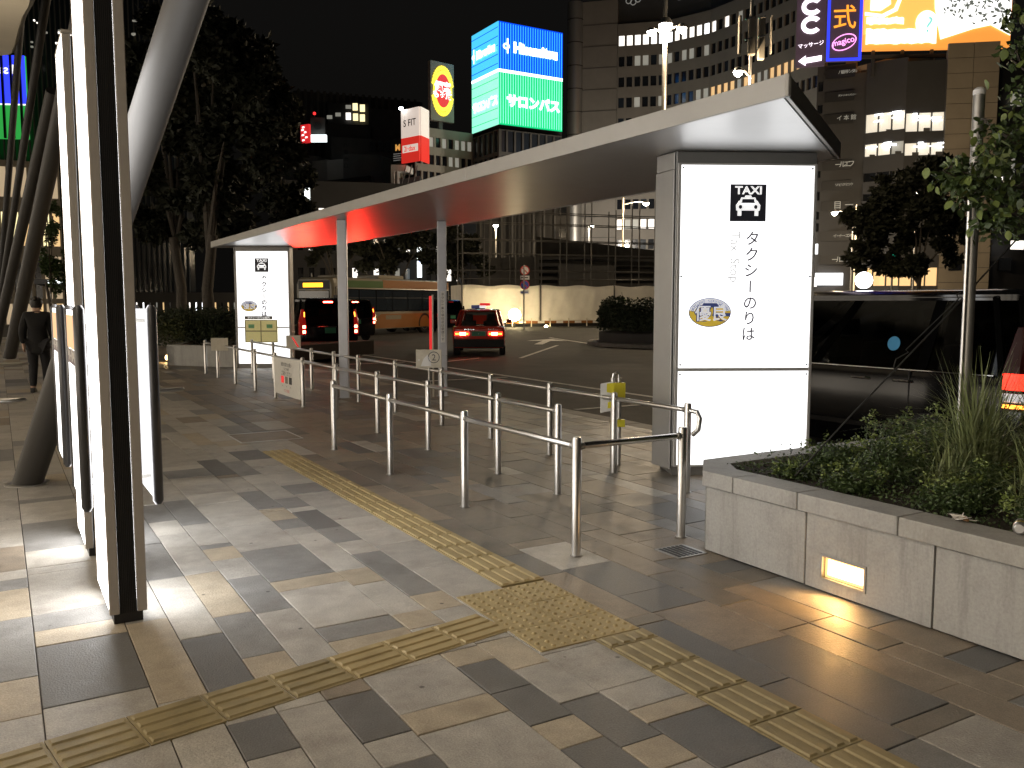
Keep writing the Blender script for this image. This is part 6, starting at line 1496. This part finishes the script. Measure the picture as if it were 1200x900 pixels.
# stone block panels, built one by one
A_, B_ = gp(1096,110.6), gp(1155,109.6); rv = (B_-A_); Ls = rv.length; rv.normalize(); ns = Vector((rv.y,-rv.x,0))
if ns.dot(CAMP-A_) < 0: ns = -ns
ph = 1.83; z = .4; 
while z < za(64,110)-.5:
    for k in range(2):
        if 5.0 < z < 6.9 and k == 0: pass
        mb = MB(); mb.obox(A_-yo+rv*(k*Ls/2+.03)+Vector((0,0,z+.03)), rv*(Ls/2-.06), -ns*.5, (0,0,ph-.06)); mb.build('stone_panel', 'stone_tan', ybd)
    z += ph
mb = MB(); mb.obox(A_-yo-ns*.12, rv*Ls, -ns*.6, (0,0,za(66,110))); mb.build('wall', 'concrete_dark', ybd)
for (px, py) in ((1112,317),(1170,317)):
    c = fp(px,py,109.2 if px < 1150 else 111); mb = MB(); mb.obox(c-yo, CR*1.6, CF*.2, (0,0,1.6)); mb.build('window', 'glass_dark', ybd)
# right return wall with a few lit windows
slabby(ybd, yo, 1155.5, 1240, 60, 75, 110, 118, 5, 'dark_wall')
for (px0, px1, py0, py1, m_) in ((1186,1197,110,123,'pane_dim'),(1166,1176,193,210,'pane_white'),(1186,1200,282,292,'pane_white'),(1162,1165,180,186,'pane_white'),(1187,1190,178,210,'pane_dim')):
    slabby(ybd, yo, px0, px1, py0, py0, 109, 109.5, .2, m_, 'window', py1)
for k in range(6): slabby(ybd, yo, 1156, 1230, 100+k*40, 108+k*39, 109.6, 117.2, .3, 'concrete_dark', 'floor_band', 106+k*40)
# (a) sign strip left of the pier
ss = thing('signboard_block', 'narrow dark block with a stack of white lettered floor signs', 'building', gp(945,119)); s0 = Vector(ss.location)
A_, B_ = gp(948,119), gp(991.5,117); rv = (B_-A_).normalized(); Lq = (B_-A_).length
rows_px = [(101,112),(127,137),(151,165),(180,188),(202,210),(226,236),(249,258),(262,272),(286,298),(325,336)]
rows = sorted([(za(b_,118), za(a_,118)) for a_, b_ in rows_px])
def pick(i, k):
    py = rows_px[::-1][i][0]
    if py in (286,): return 'pane_cool'
    if py == 325: return 'pane_white'
    if py == 180: return 'pane_dim'
    return 'glass_dark'
facade(ss, s0, A_, B_, 0, za(84,118), rows, 5, .3, 'dark_wall', pick, .3, .6)
core(ss, s0, [toP(A_,1.008), toP(B_,1.008), toP(B_,1.08), toP(A_,1.08)], 0, za(86,118), 'glass_dark')
signs = [(94,'八重洲デンタル'),(120,'グローリーエージェンシー'),(145,'イ 本 館'),(197,'ールエフ'),(220,'リハビリクリニック'),(243,'目 一'),(278,'イ・イー・エヌ'),(305,'ールエフ')]
for py, tx in signs:
    c = fp(953,py+5,117.2); z0 = za(py+5.5,117.4); h = za(py-5.5,117.4)-z0
    q = toP(A_,.993)+rv*1.0; mb = MB(); mb.obox(q-s0+Vector((0,0,z0)), rv*(Lq-1.1), (B_-A_).cross(Vector((0,0,1))).normalized()*-.15, (0,0,h)); sb = mb.build('floor_sign', 'black_trim', ss)
    n_ = len(tx); sz = min(1.1, (Lq-1.6)/n_*1.15)
    it = [(ch, 1.6+(Lq-2.6)*(i+.5)/n_, h/2, sz, 0) for i, ch in enumerate(tx) if ch != ' ']
    glyphs(it, 'lettering', 'pane_dim', sb, q+Vector((0,0,z0))-CF*.28, rv, (0,0,1), org=s0, n_eps=.1)
slabby(ss, s0, 956, 988, 320, 320, 116, 116, .2, 'pane_cool', 'shop_sign', 334)
# ---- roof signs above
def signboard(name, label, px0, px1, pyL, pyR, pybL, pybR, d0, d1, m, depth=.6):
    a, b = fp(px0,pybL,d0), fp(px1,pybR,d1); r = Vector((b.x-a.x,b.y-a.y,0)); W__ = r.length; r.normalize(); n_ = r.cross(Vector((0,0,1)))
    if n_.dot(CAMP-a) < 0: n_ = -n_
    t = thing(name, label, 'sign', a); top = fp(px0,pyL,d0).z-a.z
    mb = MB(); mb.obox((0,0,0), r*W__, -n_*depth, (0,0,top)); mb.build('board', m, t)
    return t, r, W__, top, n_
# pink C sign
t, r, w, h, n_ = signboard('neon_sign', 'dark plum sign with big white letters C and an arrow', 932, 966, -40, -44, 79, 73, 112, 111, 'neon_back')
u = Vector((0,0,1)); Z0 = (0,0,0)
S_ = w/34.0
cxs = w*.52
for cy in (h-h*.985+0+26*S_*1.6, 26*S_*1.6+24*S_, 26*S_*1.6+48*S_):
    mb = MB(); flat(mb, ring(cxs, cy+6*S_, w*.36, 10.5*S_, w*.15, 26, 40, 320), Z0, r, u, .02, .15); mb.build('letter_c', 'neon_white', t)
glyphs([('マッサージ', cxs, 26*S_, 6.2*S_, 6)], 'lettering', 'neon_white', t, Z0, r, u, n_eps=.1)
mb = MB(); flat(mb, [[(w*.10,7*S_),(w*.35,13*S_),(w*.35,10*S_),(w*.9,12*S_),(w*.9,6*S_),(w*.35,4*S_),(w*.35,1*S_)]], Z0, r, u, .02, .15); mb.build('arrow', 'neon_white', t)
# blue framed neon
t, r, w, h, n_ = signboard('neon_sign', 'dark sign with a blue neon border, an orange character and pink magico lettering', 968, 1009, -60, -64, 72, 61, 111, 110.4, 'neon_back')
S_ = w/41.0; mb = MB()
for (a, b, c, d) in ((0,w,0,3*S_),(0,w,h-3*S_,h),(0,3*S_,3*S_,h-3*S_),(w-3*S_,w,3*S_,h-3*S_)): flat(mb, [rect(a,b,c,d)], Z0, r, u, .02, .2)
mb.build('neon_border', 'neon_blue', t)
glyphs([('式', w*.5, 52*S_, 30*S_, 0, .95, .02)], 'character', 'neon_orange', t, Z0, r, u, n_eps=.1)
glyphs([('magico', w*.48, 22*S_, 10*S_, 12, .95, .01)], 'lettering', 'neon_pink', t, Z0, r, u, n_eps=.1)
mb = MB()
for q in ring(0,0,15*S_,9*S_,.9*S_,36):
    flat(mb, [[(w*.5+x*math.cos(.38)-y*math.sin(.38), 22*S_+x*math.sin(.38)+y*math.cos(.38)) for x, y in q]], Z0, r, u, .05, .1)
mb.build('oval', 'neon_pink', t)
# big orange billboard
t, r, w, h, n_ = signboard('orange_billboard', 'huge lit orange billboard with white lettering, a teal question mark and a leafy white panel', 1010, 1184, -55, -60, 58, 44, 110.4, 109, 'bill_orange', 1.0)
S_ = w/174.0; zb = lambda py: (58-py)*S_*.97
def fx(px): return (px-1010)*S_
mb = MB(); flat(mb, [[(fx(1011),zb(40)),(fx(1110),zb(30)),(fx(1100),zb(-30)),(fx(1011),zb(-30))]], Z0, r, u, .02, .05); mb.build('amber_field', 'bill_amber', t)
def wob(x0, x1, y0, y1, seed, n=20):
    q = random.Random(seed); b = [(x0+(x1-x0)*i/n, y0+q.uniform(-.4,.4)*S_*2) for i in range(n+1)]; tp = [(x1-(x1-x0)*i/n, y1+q.uniform(-.6,.6)*S_*2) for i in range(n+1)]; return b+tp
mb = MB()
flat(mb, [wob(fx(1014),fx(1097),zb(52),zb(34),1), wob(fx(1014),fx(1058),zb(28),zb(20),2), [(fx(1012),zb(13)),(fx(1032),zb(16)),(fx(1046),zb(9)),(fx(1052),zb(-6)),(fx(1056),zb(-6)),(fx(1050),zb(12)),(fx(1034),zb(20)),(fx(1012),zb(17))],
          [(fx(1018),zb(11)),(fx(1030),zb(12)),(fx(1042),zb(4)),(fx(1040),zb(-20)),(fx(1018),zb(-20))], disc_poly(fx(1085),zb(28),13*S_,15*S_,20)], Z0, r, u, .1, .05)
mb.build('white_lettering_shape', 'bill_white', t)
glyphs([('?', fx(1088), zb(30), 26*S_, -8, 1, .01)], 'question_mark', 'bill_teal', t, Z0, r, u, n_eps=.2)
mb = MB(); flat(mb, [[(fx(1102),zb(48)),(fx(1140),zb(36)),(fx(1160),zb(32)),(fx(1183),zb(45)),(fx(1183),zb(-50)),(fx(1090),zb(-50)),(fx(1094),zb(10))]], Z0, r, u, .1, .05); mb.build('white_panel', 'bill_white', t)
q = random.Random(4); mb = MB()
for _ in range(150):
    x, y = q.uniform(1104,1180), q.gauss(6,12)
    if y > 30 or (y > 22 and x < 1125): continue
    a = q.uniform(0,3.1); l = q.uniform(1.5,4.5)*S_; w_ = q.uniform(.8,1.8)*S_; c_, s__ = math.cos(a), math.sin(a)
    flat(mb, [[(fx(x)+l*c_, zb(y)+l*s__),(fx(x)-w_*s__, zb(y)+w_*c_),(fx(x)-l*c_, zb(y)-l*s__),(fx(x)+w_*s__, zb(y)-w_*c_)]], Z0, r, u, .16+_*.0004, .02)
tag(mb.build('leaf_print', 'bill_grey', t), kind='stuff')
mb = MB()
for k in range(5): mb.obox(r*(w*(.08+k*.2))-n_*.5+Vector((0,0,-3.2)), r*.35, -n_*.35, (0,0,3.2))
mb.obox(-n_*.3+Vector((0,0,-1.0)), r*w, -n_*.5, (0,0,.4)); mb.build('support_frame', 'scaffold', t)

# ---- left centre: blocks under the roof signs
cub = thing('glass_corner_block', 'dark glazed corner block under the blue and green sign cube', 'building', gp(585,150)); o = Vector(cub.location)
c0, c1, c2 = gp(585,150), gp(555,158.4), gp(657,156.6); zc0, zc1 = za(151,150), za(35,150)
def zrows(pys, d): return sorted([(za(b,d), za(a,d)) for a, b in pys])
facade(cub, o, c1, c0, 0, zc0-.8, zrows([(158,183),(187,212),(216,240)],152), 5, .35, 'concrete_dark', lambda i, k: 'glass_blue', .3, .5)
facade(cub, o, c0, c2, 0, zc0-.8, zrows([(158,183),(187,212),(216,240)],152), 8, .35, 'concrete_dark', lambda i, k: 'glass_blue', .3, .5)
core(cub, o, [toP(c1,1.006), toP(c0,1.006), toP(c2,1.006), toP(c2,1.1), toP(c1,1.1)], 0, zc0-1, 'dark_wall')
sc_ = thing('sign_cube', 'glowing blue over green sign cube on the roof of the glazed block', 'sign', Vector((c0.x,c0.y,zc0))); o = Vector(sc_.location); Hc = zc1-zc0; zm = Hc*(151-90)/(151-35)
mb = MB(); mb.prism([tuple((toP(c,1.002)-o)[:2]) for c in (c1,c0,c2)]+[tuple((toP(c2,1.05)-o)[:2]), tuple((toP(c1,1.05)-o)[:2])], .2, Hc-.1); mb.build('frame', 'dark_wall', sc_)
rL = c0-c1; LL = rL.length; rL.normalize(); rR = c2-c0; LR = rR.length; rR.normalize()
u = Vector((0,0,1))
for (P_, r, L_, top_, bot_, kind) in ((c1,rL,LL,'led_cyan','led_mint','L'),(c0,rR,LR,'led_blue','led_green','R')):
    Pz = Vector((P_.x,P_.y,zc0))
    mb = MB(); flat(mb, [rect(0,L_,.1,zm-.25)], Pz, r, u, .0, .15); lo_p = mb.build('lower_face', bot_, sc_, org=o)
    mb = MB(); flat(mb, [rect(0,L_,zm+.25,Hc-.1)], Pz, r, u, .0, .15); hi_p = mb.build('upper_face', top_, sc_, org=o)
    mb = MB(); flat(mb, [rect(0,L_,zm-.24,zm+.24)], Pz, r, u, .02, .16); mb.build('dividing_line', 'led_white', sc_, org=o)
    if kind == 'R':
        n = 26
        for k in range(n):
            x = L_*(k+.5)/n
            mb = MB(); flat(mb, [rect(x-.035,x+.035,zm+.3,Hc-.3)], Pz, r, u, .16, .08); mb.build('led_tube', 'led_cyan', hi_p, org=o)
            mb = MB(); flat(mb, [rect(x-.05,x+.05,.3,zm-.3)], Pz, r, u, .16, .08); mb.build('led_tube', 'led_mint', lo_p, org=o)
    else:
        for k in range(5):
            for (z0_, z1_, m_, pp_) in ((zm+.4,Hc-.3,'led_blue',hi_p),(.3,zm-.4,'led_green',lo_p)):
                z = z0_+(z1_-z0_)*(k+.5)/5; mb = MB(); flat(mb, [rect(0,L_,z-.06,z+.06)], Pz, r, u, .16, .02); mb.build('led_gap', m_, pp_, org=o)
    glyphs([('サロンパス', L_*.53, zm*.47, L_*.17 if kind == 'R' else L_*.19, 0, 1, .12)], 'lettering', 'led_white', lo_p, Pz, r, u, org=o, n_eps=.3)
    glyphs([('Hisamitsu', L_*.56, zm+(Hc-zm)*.50, L_*.175, 0, 1, .16)], 'lettering', 'led_white', hi_p, Pz, r, u, org=o, n_eps=.3)
    mb = MB(); flat(mb, ring(L_*.10, zm+(Hc-zm)*.50, L_*.05, L_*.04, L_*.02, 16)+[rect(L_*.11,L_*.13,zm+(Hc-zm)*.36,zm+(Hc-zm)*.66)], Pz, r, u, .3, .05); mb.build('logo', 'led_white', hi_p, org=o)
# tan block left of the cube
tbk = thing('tan_block', 'low tan office block with small lit windows under the oval sign', 'building', gp(490,150)); o = Vector(tbk.location)
A_, B_ = gp(489,152), gp(555,159)
facade(tbk, o, A_, B_, 0, za(156,155), zrows([(166,177),(186,197),(205,216)],155), 9, .35, 'concrete_tan', lambda i, k: ({2:rb.choice(['pane_dim','glass_dark','pane_dim','glass_dark']),1:('pane_dim' if k in (5,6) else 'glass_dark'),0:'glass_dark'}[i]), .3, .5)
core(tbk, o, [toP(A_,1.006), toP(B_,1.004), toP(B_,1.1), toP(A_,1.1)], 0, za(158,155), 'dark_wall')
# oval sign
t, r, w, h, n_ = signboard('oval_sign', 'tall grey board with a yellow and red oval sign', 505, 532, 72, 60, 140, 132, 150, 153, 'concrete_tan', .8); S_ = h/68.0
cx, cy, rx, ry = w*.5, h*.5+1*S_, w*.47, 29*S_
mb = MB(); flat(mb, [disc_poly(cx,cy,rx*.86,ry*.82,36)], Z0, r, u, .02, .15); mb.build('yellow_oval', 'bill_yellow', t)
mb = MB(); flat(mb, [disc_poly(cx,cy,rx*.66,ry*.66,36)], Z0, r, u, .18, .05); mb.build('red_oval', 'bill_red', t)
for k in range(40):
    a = 2*math.pi*k/40
    if abs(math.sin(a)) < .25: continue
    mb = MB(); x0_, y0_ = cx+rx*.88*math.cos(a), cy+ry*.85*math.sin(a); x1_, y1_ = cx+rx*1.02*math.cos(a), cy+ry*1.0*math.sin(a); tx, ty = -math.sin(a)*.28, math.cos(a)*.28
    flat(mb, [[(x0_-tx,y0_-ty),(x1_-tx,y1_-ty),(x1_+tx,y1_+ty),(x0_+tx,y0_+ty)]], Z0, r, u, .02, .12); mb.build('bulb', 'bill_yellow', t)
glyphs([('個室', cx-.15, cy+ry*.17, w*.36, 0, 1.0, .06), ('もみ放', cx-.15, cy-ry*.17, w*.26, 0, 1.05, .05)], 'lettering', 'bill_white', t, Z0, r, u, n_eps=.3)
mb = MB(); mb.obox(r*(w*.4)-n_*.4+Vector((0,0,-3.5)), r*.8, -n_*.4, (0,0,3.5)); mb.build('support_post', 'concrete_dark', t)
# S FIT sign, two faces
f0, f1, f2 = fp(471.5,192,142), fp(492.5,188,139), fp(502,187,142)
sf = thing('prism_sign', 'floodlit white over red two faced sign lettered S FIT', 'sign', f0); o = Vector(f0); hS = fp(471.5,131,142).z-f0.z
for (P_, Q_, fc) in ((f0,f1,0),(f1,f2,1)):
    P_ = Vector((P_.x,P_.y,f0.z)); r = Vector((Q_.x-P_.x,Q_.y-P_.y,0)); w = r.length; r.normalize()
    mb = MB(); flat(mb, [rect(.02,w-.02,0,hS*.47)], P_, r, u, 0, .2); mb.build('red_field', 'sfit_red', sf, org=o)
    mb = MB(); flat(mb, [rect(.02,w-.02,hS*.47+.01,hS)], P_, r, u, 0, .2); mb.build('white_field', 'sfit_white', sf, org=o)
    if fc == 0:
        glyphs([('S FIT', w*.5, hS*.74, w*.34, 0, 1, .02)], 'lettering', 'print_dark', sf, P_, r, u, org=o, n_eps=.25)
        mb = MB(); flat(mb, [rect(w*.08,w*.94,hS*.19,hS*.33)], P_, r, u, .21, .02); bb = mb.build('white_box', 'sfit_white', sf, org=o)
        glyphs([('2i·dax', w*.5, hS*.26, w*.26, 0, 1, .02)], 'lettering', 'sfit_red', bb, P_, r, u, org=o, n_eps=.28)
mb = MB(); mb.lathe([(.1,0),(.35,.1),(.35,.4),(.1,.5)], fp(470,129,140)-o, 10); mb.build('flood_lamp', 'lamp_cool', sf)
mb = MB()
for k in range(3): mb.tube([Vector((k*1.0,.3,-3.2)), Vector((k*1.0+.8,.3,.0))], .1, 6)
mb.build('support_frame', 'scaffold', sf)
t, r, w, h, n_ = signboard('menu_sign', 'small black sign with an amber letter M left of the S FIT sign', 459, 471.5, 163, 163, 192, 192, 143.5, 142.5, 'black_trim', .5)
glyphs([('M', w*.62, h*.62, w*.62, 0, 1, .06)], 'letter', 'sign_amber', t, Z0, r, u, n_eps=.1)
mb = MB()
for k in range(4): flat(mb, [rect(w*.2,w*(.95-.1*(k % 2)),h*(.36-.085*k),h*(.385-.085*k))], Z0, r, u, .05, .05)
mb.build('small_print', 'sign_text', t)
wb = thing('white_stair_head', 'small white roof structure below the black M sign', 'building', gp(458,143)); o = Vector(wb.location)
slabby(wb, o, 458, 475, 193, 193, 143, 142.5, 4, 'white_paint', 'wall', 201); slabby(wb, o, 458, 462, 201, 201, 143.2, 143, 4, 'white_paint', 'wall', 226); slabby(wb, o, 465, 467, 201, 201, 143, 143, 4, 'white_paint', 'wall', 226); slabby(wb, o, 460, 492, 212, 206, 144, 144, 5, 'dark_wall')
# dark blocks at the back
dbk = thing('dark_office_block', 'dark ribbed office block with six lit windows', 'building', gp(345,215)); o = Vector(dbk.location)
A_, B_ = gp(345,212), gp(490,225)
slabby(dbk, o, 345, 495, 106, 120, 212, 228, 20, 'dark_wall')
for k in range(19): slabby(dbk, o, 348+k*7.6, 351+k*7.6, 104+k*.7, 104+k*.7, 211.4+k*.78, 211.4+k*.78, .6, 'concrete_dark', 'rib')
slabby(dbk, o, 384, 432, 121, 121, 209, 210, 1, 'black_trim', 'window_band', 145)
for (px, py) in ((416,125),(424.5,126.5),(408,136),(416.5,137),(424.5,138)): slabby(dbk, o, px-2.8, px+2.8, py-4, py-4, 208.6, 208.6, .3, 'pane_yellow' if px > 410 else 'pane_white', 'window', py+4)
for (px, py) in ((396,134),(386,137),(408,125)): slabby(dbk, o, px-3, px+3, py-2, py-2, 208.6, 208.6, .3, 'pane_dim', 'window', py+2)
slabby(dbk, o, 432, 480, 127, 130, 208, 209, 8, 'concrete_dark', 'annex')
slabby(dbk, o, 382, 434, 145, 148, 206, 206, 8, 'concrete_dark', 'annex')
lb2 = thing('grey_block', 'mid grey blank walled block with faint vertical lettering behind the canopy', 'building', gp(370,180)); o = Vector(lb2.location)
slabby(lb2, o, 366, 384, 189, 187, 184, 182, 15, 'concrete'); slabby(lb2, o, 383, 446, 188, 182, 180, 176, 15, 'concrete')
slabby(lb2, o, 402, 448, 180, 182, 175, 176, 12, 'concrete_dark')
slabby(lb2, o, 380, 432, 213, 207, 176, 173, 2, 'concrete', 'ledge'); slabby(lb2, o, 379, 433, 212, 206, 175.5, 172.5, .6, 'black_trim', 'ledge_line', 214)
q = fp(406,206,174.5); glyphs([(ch, 0, 6.0-i*1.35, 1.0, 0) for i, ch in enumerate('八重洲口')], 'lettering', 'black_trim', lb2, q, CR, (0,0,1), org=o, n_eps=.2)
slabby(lb2, o, 388, 480, 160, 166, 190, 192, 10, 'concrete_dark', 'upper_storey')
for k in range(3): slabby(lb2, o, 434+k*9, 440+k*9, 166, 166, 188.6, 188.6, .3, 'glass_dark', 'window', 177)
slabby(lb2, o, 330, 372, 178, 183, 190, 188, 12, 'concrete_dark', 'side_wing')
t, r, w, h, n_ = signboard('red_sign', 'small tilted red and white lit sign among the dark leaves', 352.5, 362, 147, 143, 168, 166, 150, 149, 'bill_red', .5)
mb = MB(); q = random.Random(8)
for k in range(6): x, y = q.uniform(.1,.6)*w, (.1+.14*k)*h; flat(mb, [[(x,y),(x+.3*w,y+.02*h),(x+.25*w,y+.1*h),(x+.02*w,y+.09*h)]], Z0, r, u, .03, .05)
mb.build('white_mark', 'bill_white', t)
t, r, w, h, n_ = signboard('white_sign', 'bright white lit sign box under the red beacon', 364, 382.5, 158, 160, 166, 168, 172, 172, 'led_white', .6)
bc = thing('red_beacon', 'small red beacon light above the bright white sign', 'lamp', fp(368.5,133,172)); mb = MB(); mb.lathe([(.05,-.3),(.28,-.15),(.3,.1),(.1,.3)], (0,0,0), 10); mb.build('lens', 'signal_red', bc); mb = MB(); mb.tube([(0,0,-.3),(0,0,-2.2)], .08, 6); mb.build('mast', 'scaffold', bc)
t, r, w, h, n_ = signboard('grey_sign', 'dim grey square sign between the red beacon and the white sign', 364, 381, 138, 138, 157, 157, 173, 173, 'concrete_dark', .5)
mb = MB(); flat(mb, [disc_poly(w*.5,h*.5,w*.28,w*.28,16)], Z0, r, u, .03, .05); mb.build('disc', 'dark_wall', t)
t, r, w, h, n_ = signboard('vertical_sign', 'narrow glowing white vertical sign with a blue foot seen through the leaves', 357, 362.5, 206, 206, 238, 238, 95, 95, 'led_white', .4)
mb = MB(); flat(mb, [rect(w*.1,w*.8,-1.2,-.1)], Z0, r, u, .0, .3); mb.build('blue_foot', 'neon_blue', t)
t, r, w, h, n_ = signboard('vertical_sign', 'small glowing white vertical sign above the bus roof', 489, 494, 290, 290, 325, 325, 110, 110, 'led_white', .4)
glyphs([('N', w*.5, h*.72, w*.7, 0), ('S', w*.5, h*.5, w*.7, 0)], 'lettering', 'neon_blue', t, Z0, r, u, n_eps=.05)

# far low lit shopfronts beyond the trees (left) and beyond the bus
shp = thing('shop_row', 'row of bright shopfronts glimpsed between the dark trunks', 'building', gp(160,90)); o = Vector(shp.location)
A_, B_ = gp(150,90), gp(345,95)
facade(shp, o, A_, B_, 0, 2.6, [(.4,1.55)], 26, .5, 'dark_wall', lambda i, k: (rb.choice(['pane_cool','pane_white','pane_amber','pane_dim','glass_dark','glass_dark'])), .3, .5)
core(shp, o, [toP(A_,1.008), toP(B_,1.008), toP(B_,1.08), toP(A_,1.08)], 0, 2.5, 'dark_wall')
sh2 = thing('shop_row', 'dim buildings with scattered lit windows behind the street trees and the bus', 'building', gp(335,112)); o = Vector(sh2.location)
A_, B_ = gp(335,112), gp(556,118)
facade(sh2, o, A_, B_, 0, 17, [(.6,2.4),(4.4,6.0),(8.2,9.8),(12,13.6)], 18, .7, 'dark_wall', lambda i, k: (rb.choice(['pane_cool','pane_dim','glass_dark','pane_white']) if i == 0 else rb.choice(['glass_dark','glass_dark','glass_dark','pane_dim','pane_white','glass_dark'])), .3, .5)
core(sh2, o, [toP(A_,1.008), toP(B_,1.008), toP(B_,1.08), toP(A_,1.08)], 0, 16.8, 'dark_wall')

# ---- far left: glass tower, mirrored sign, lit station front
gt = thing('glass_tower', 'tall dark glass tower with thin vertical fins at the far left', 'building', gp(-80,105)); o = Vector(gt.location)
slabby(gt, o, -120, 215, -90, -90, 104, 118, 20, 'glass_blue')
for k in range(44): slabby(gt, o, -60+k*6.2, -59.1+k*6.2, -88, -88, 106.1-.4+k*.26, 106.1-.4+k*.26, .3, 'dark_wall', 'fin')
for k in range(26):
    px, py = rb.choice([(150+rb.random()*24, 22+rb.choice([0,16,27,45])+rb.random()*3), (34+rb.random()*34, 20+rb.random()*45)]); slabby(gt, o, px, px+rb.uniform(1.2,3.5), py, py, 105, 105, .2, rb.choice(['pane_dim','pane_dim','pane_white']), 'window', py+rb.uniform(1,2.4))
t, r, w, h, n_ = signboard('sign_reflection', 'blue over green lit screen on the glass tower behind the leaning columns', -60, 33.5, 65, 66, 161, 160, 103, 104, 'reflection_green', .4); S_ = h/96.0  # mirror image of the sign cube in the glass, put in as emission
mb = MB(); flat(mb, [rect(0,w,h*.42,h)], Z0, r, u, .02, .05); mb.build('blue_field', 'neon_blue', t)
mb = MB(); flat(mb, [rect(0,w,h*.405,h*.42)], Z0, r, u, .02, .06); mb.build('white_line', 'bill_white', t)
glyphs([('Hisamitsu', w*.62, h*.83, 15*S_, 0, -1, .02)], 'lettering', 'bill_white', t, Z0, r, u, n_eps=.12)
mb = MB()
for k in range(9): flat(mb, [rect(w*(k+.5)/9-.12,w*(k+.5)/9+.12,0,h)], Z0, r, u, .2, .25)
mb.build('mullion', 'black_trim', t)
stn = thing('station_building', 'warm lit station front with pale walls and yellow glazing behind the leaning columns', 'building', gp(-60,62)); o = Vector(stn.location)
A_, B_ = gp(-120,60), gp(78,64); dz = 62.5
facade(stn, o, A_, B_, 0, za(190,dz), zrows([(197,232),(249,288),(300,350),(356,384)],dz), 16, .2, 'stone_tan', lambda i, k: {3:'wall_lit',2:('pane_yellow' if k % 3 else 'pane_amber'),1:('wall_lit' if k > 13 else 'glass_dark'),0:('pane_amber' if k % 2 else 'wall_lit')}[i], .25, .45)
core(stn, o, [toP(A_,1.008), toP(B_,1.008), toP(B_,1.15), toP(A_,1.15)], 0, za(192,dz), 'dark_wall')
cp = thing('entrance_canopy', 'thin entrance canopy with a bright white edge light left of the pillars', 'canopy', fp(40,333,48)); o = Vector(cp.location)
a, b = fp(38,334,48), fp(76,334,48); mb = MB(); mb.obox((0,0,0), CR*2.6, CF*3, (0,0,.28)); mb.build('roof', 'dark_wall', cp)
mb = MB(); mb.obox(CR*.8-CF*.02+Vector((0,0,.05)), CR*.8, -CF*.05, (0,0,.14)); mb.build('light', 'led_white', cp)
for x in (.1,2.4): mb = MB(); mb.tube([CR*x+CF*1.5, CR*x+CF*1.5+Vector((0,0,-o.z))], .06, 8); mb.build('post', 'steel_dull', cp)
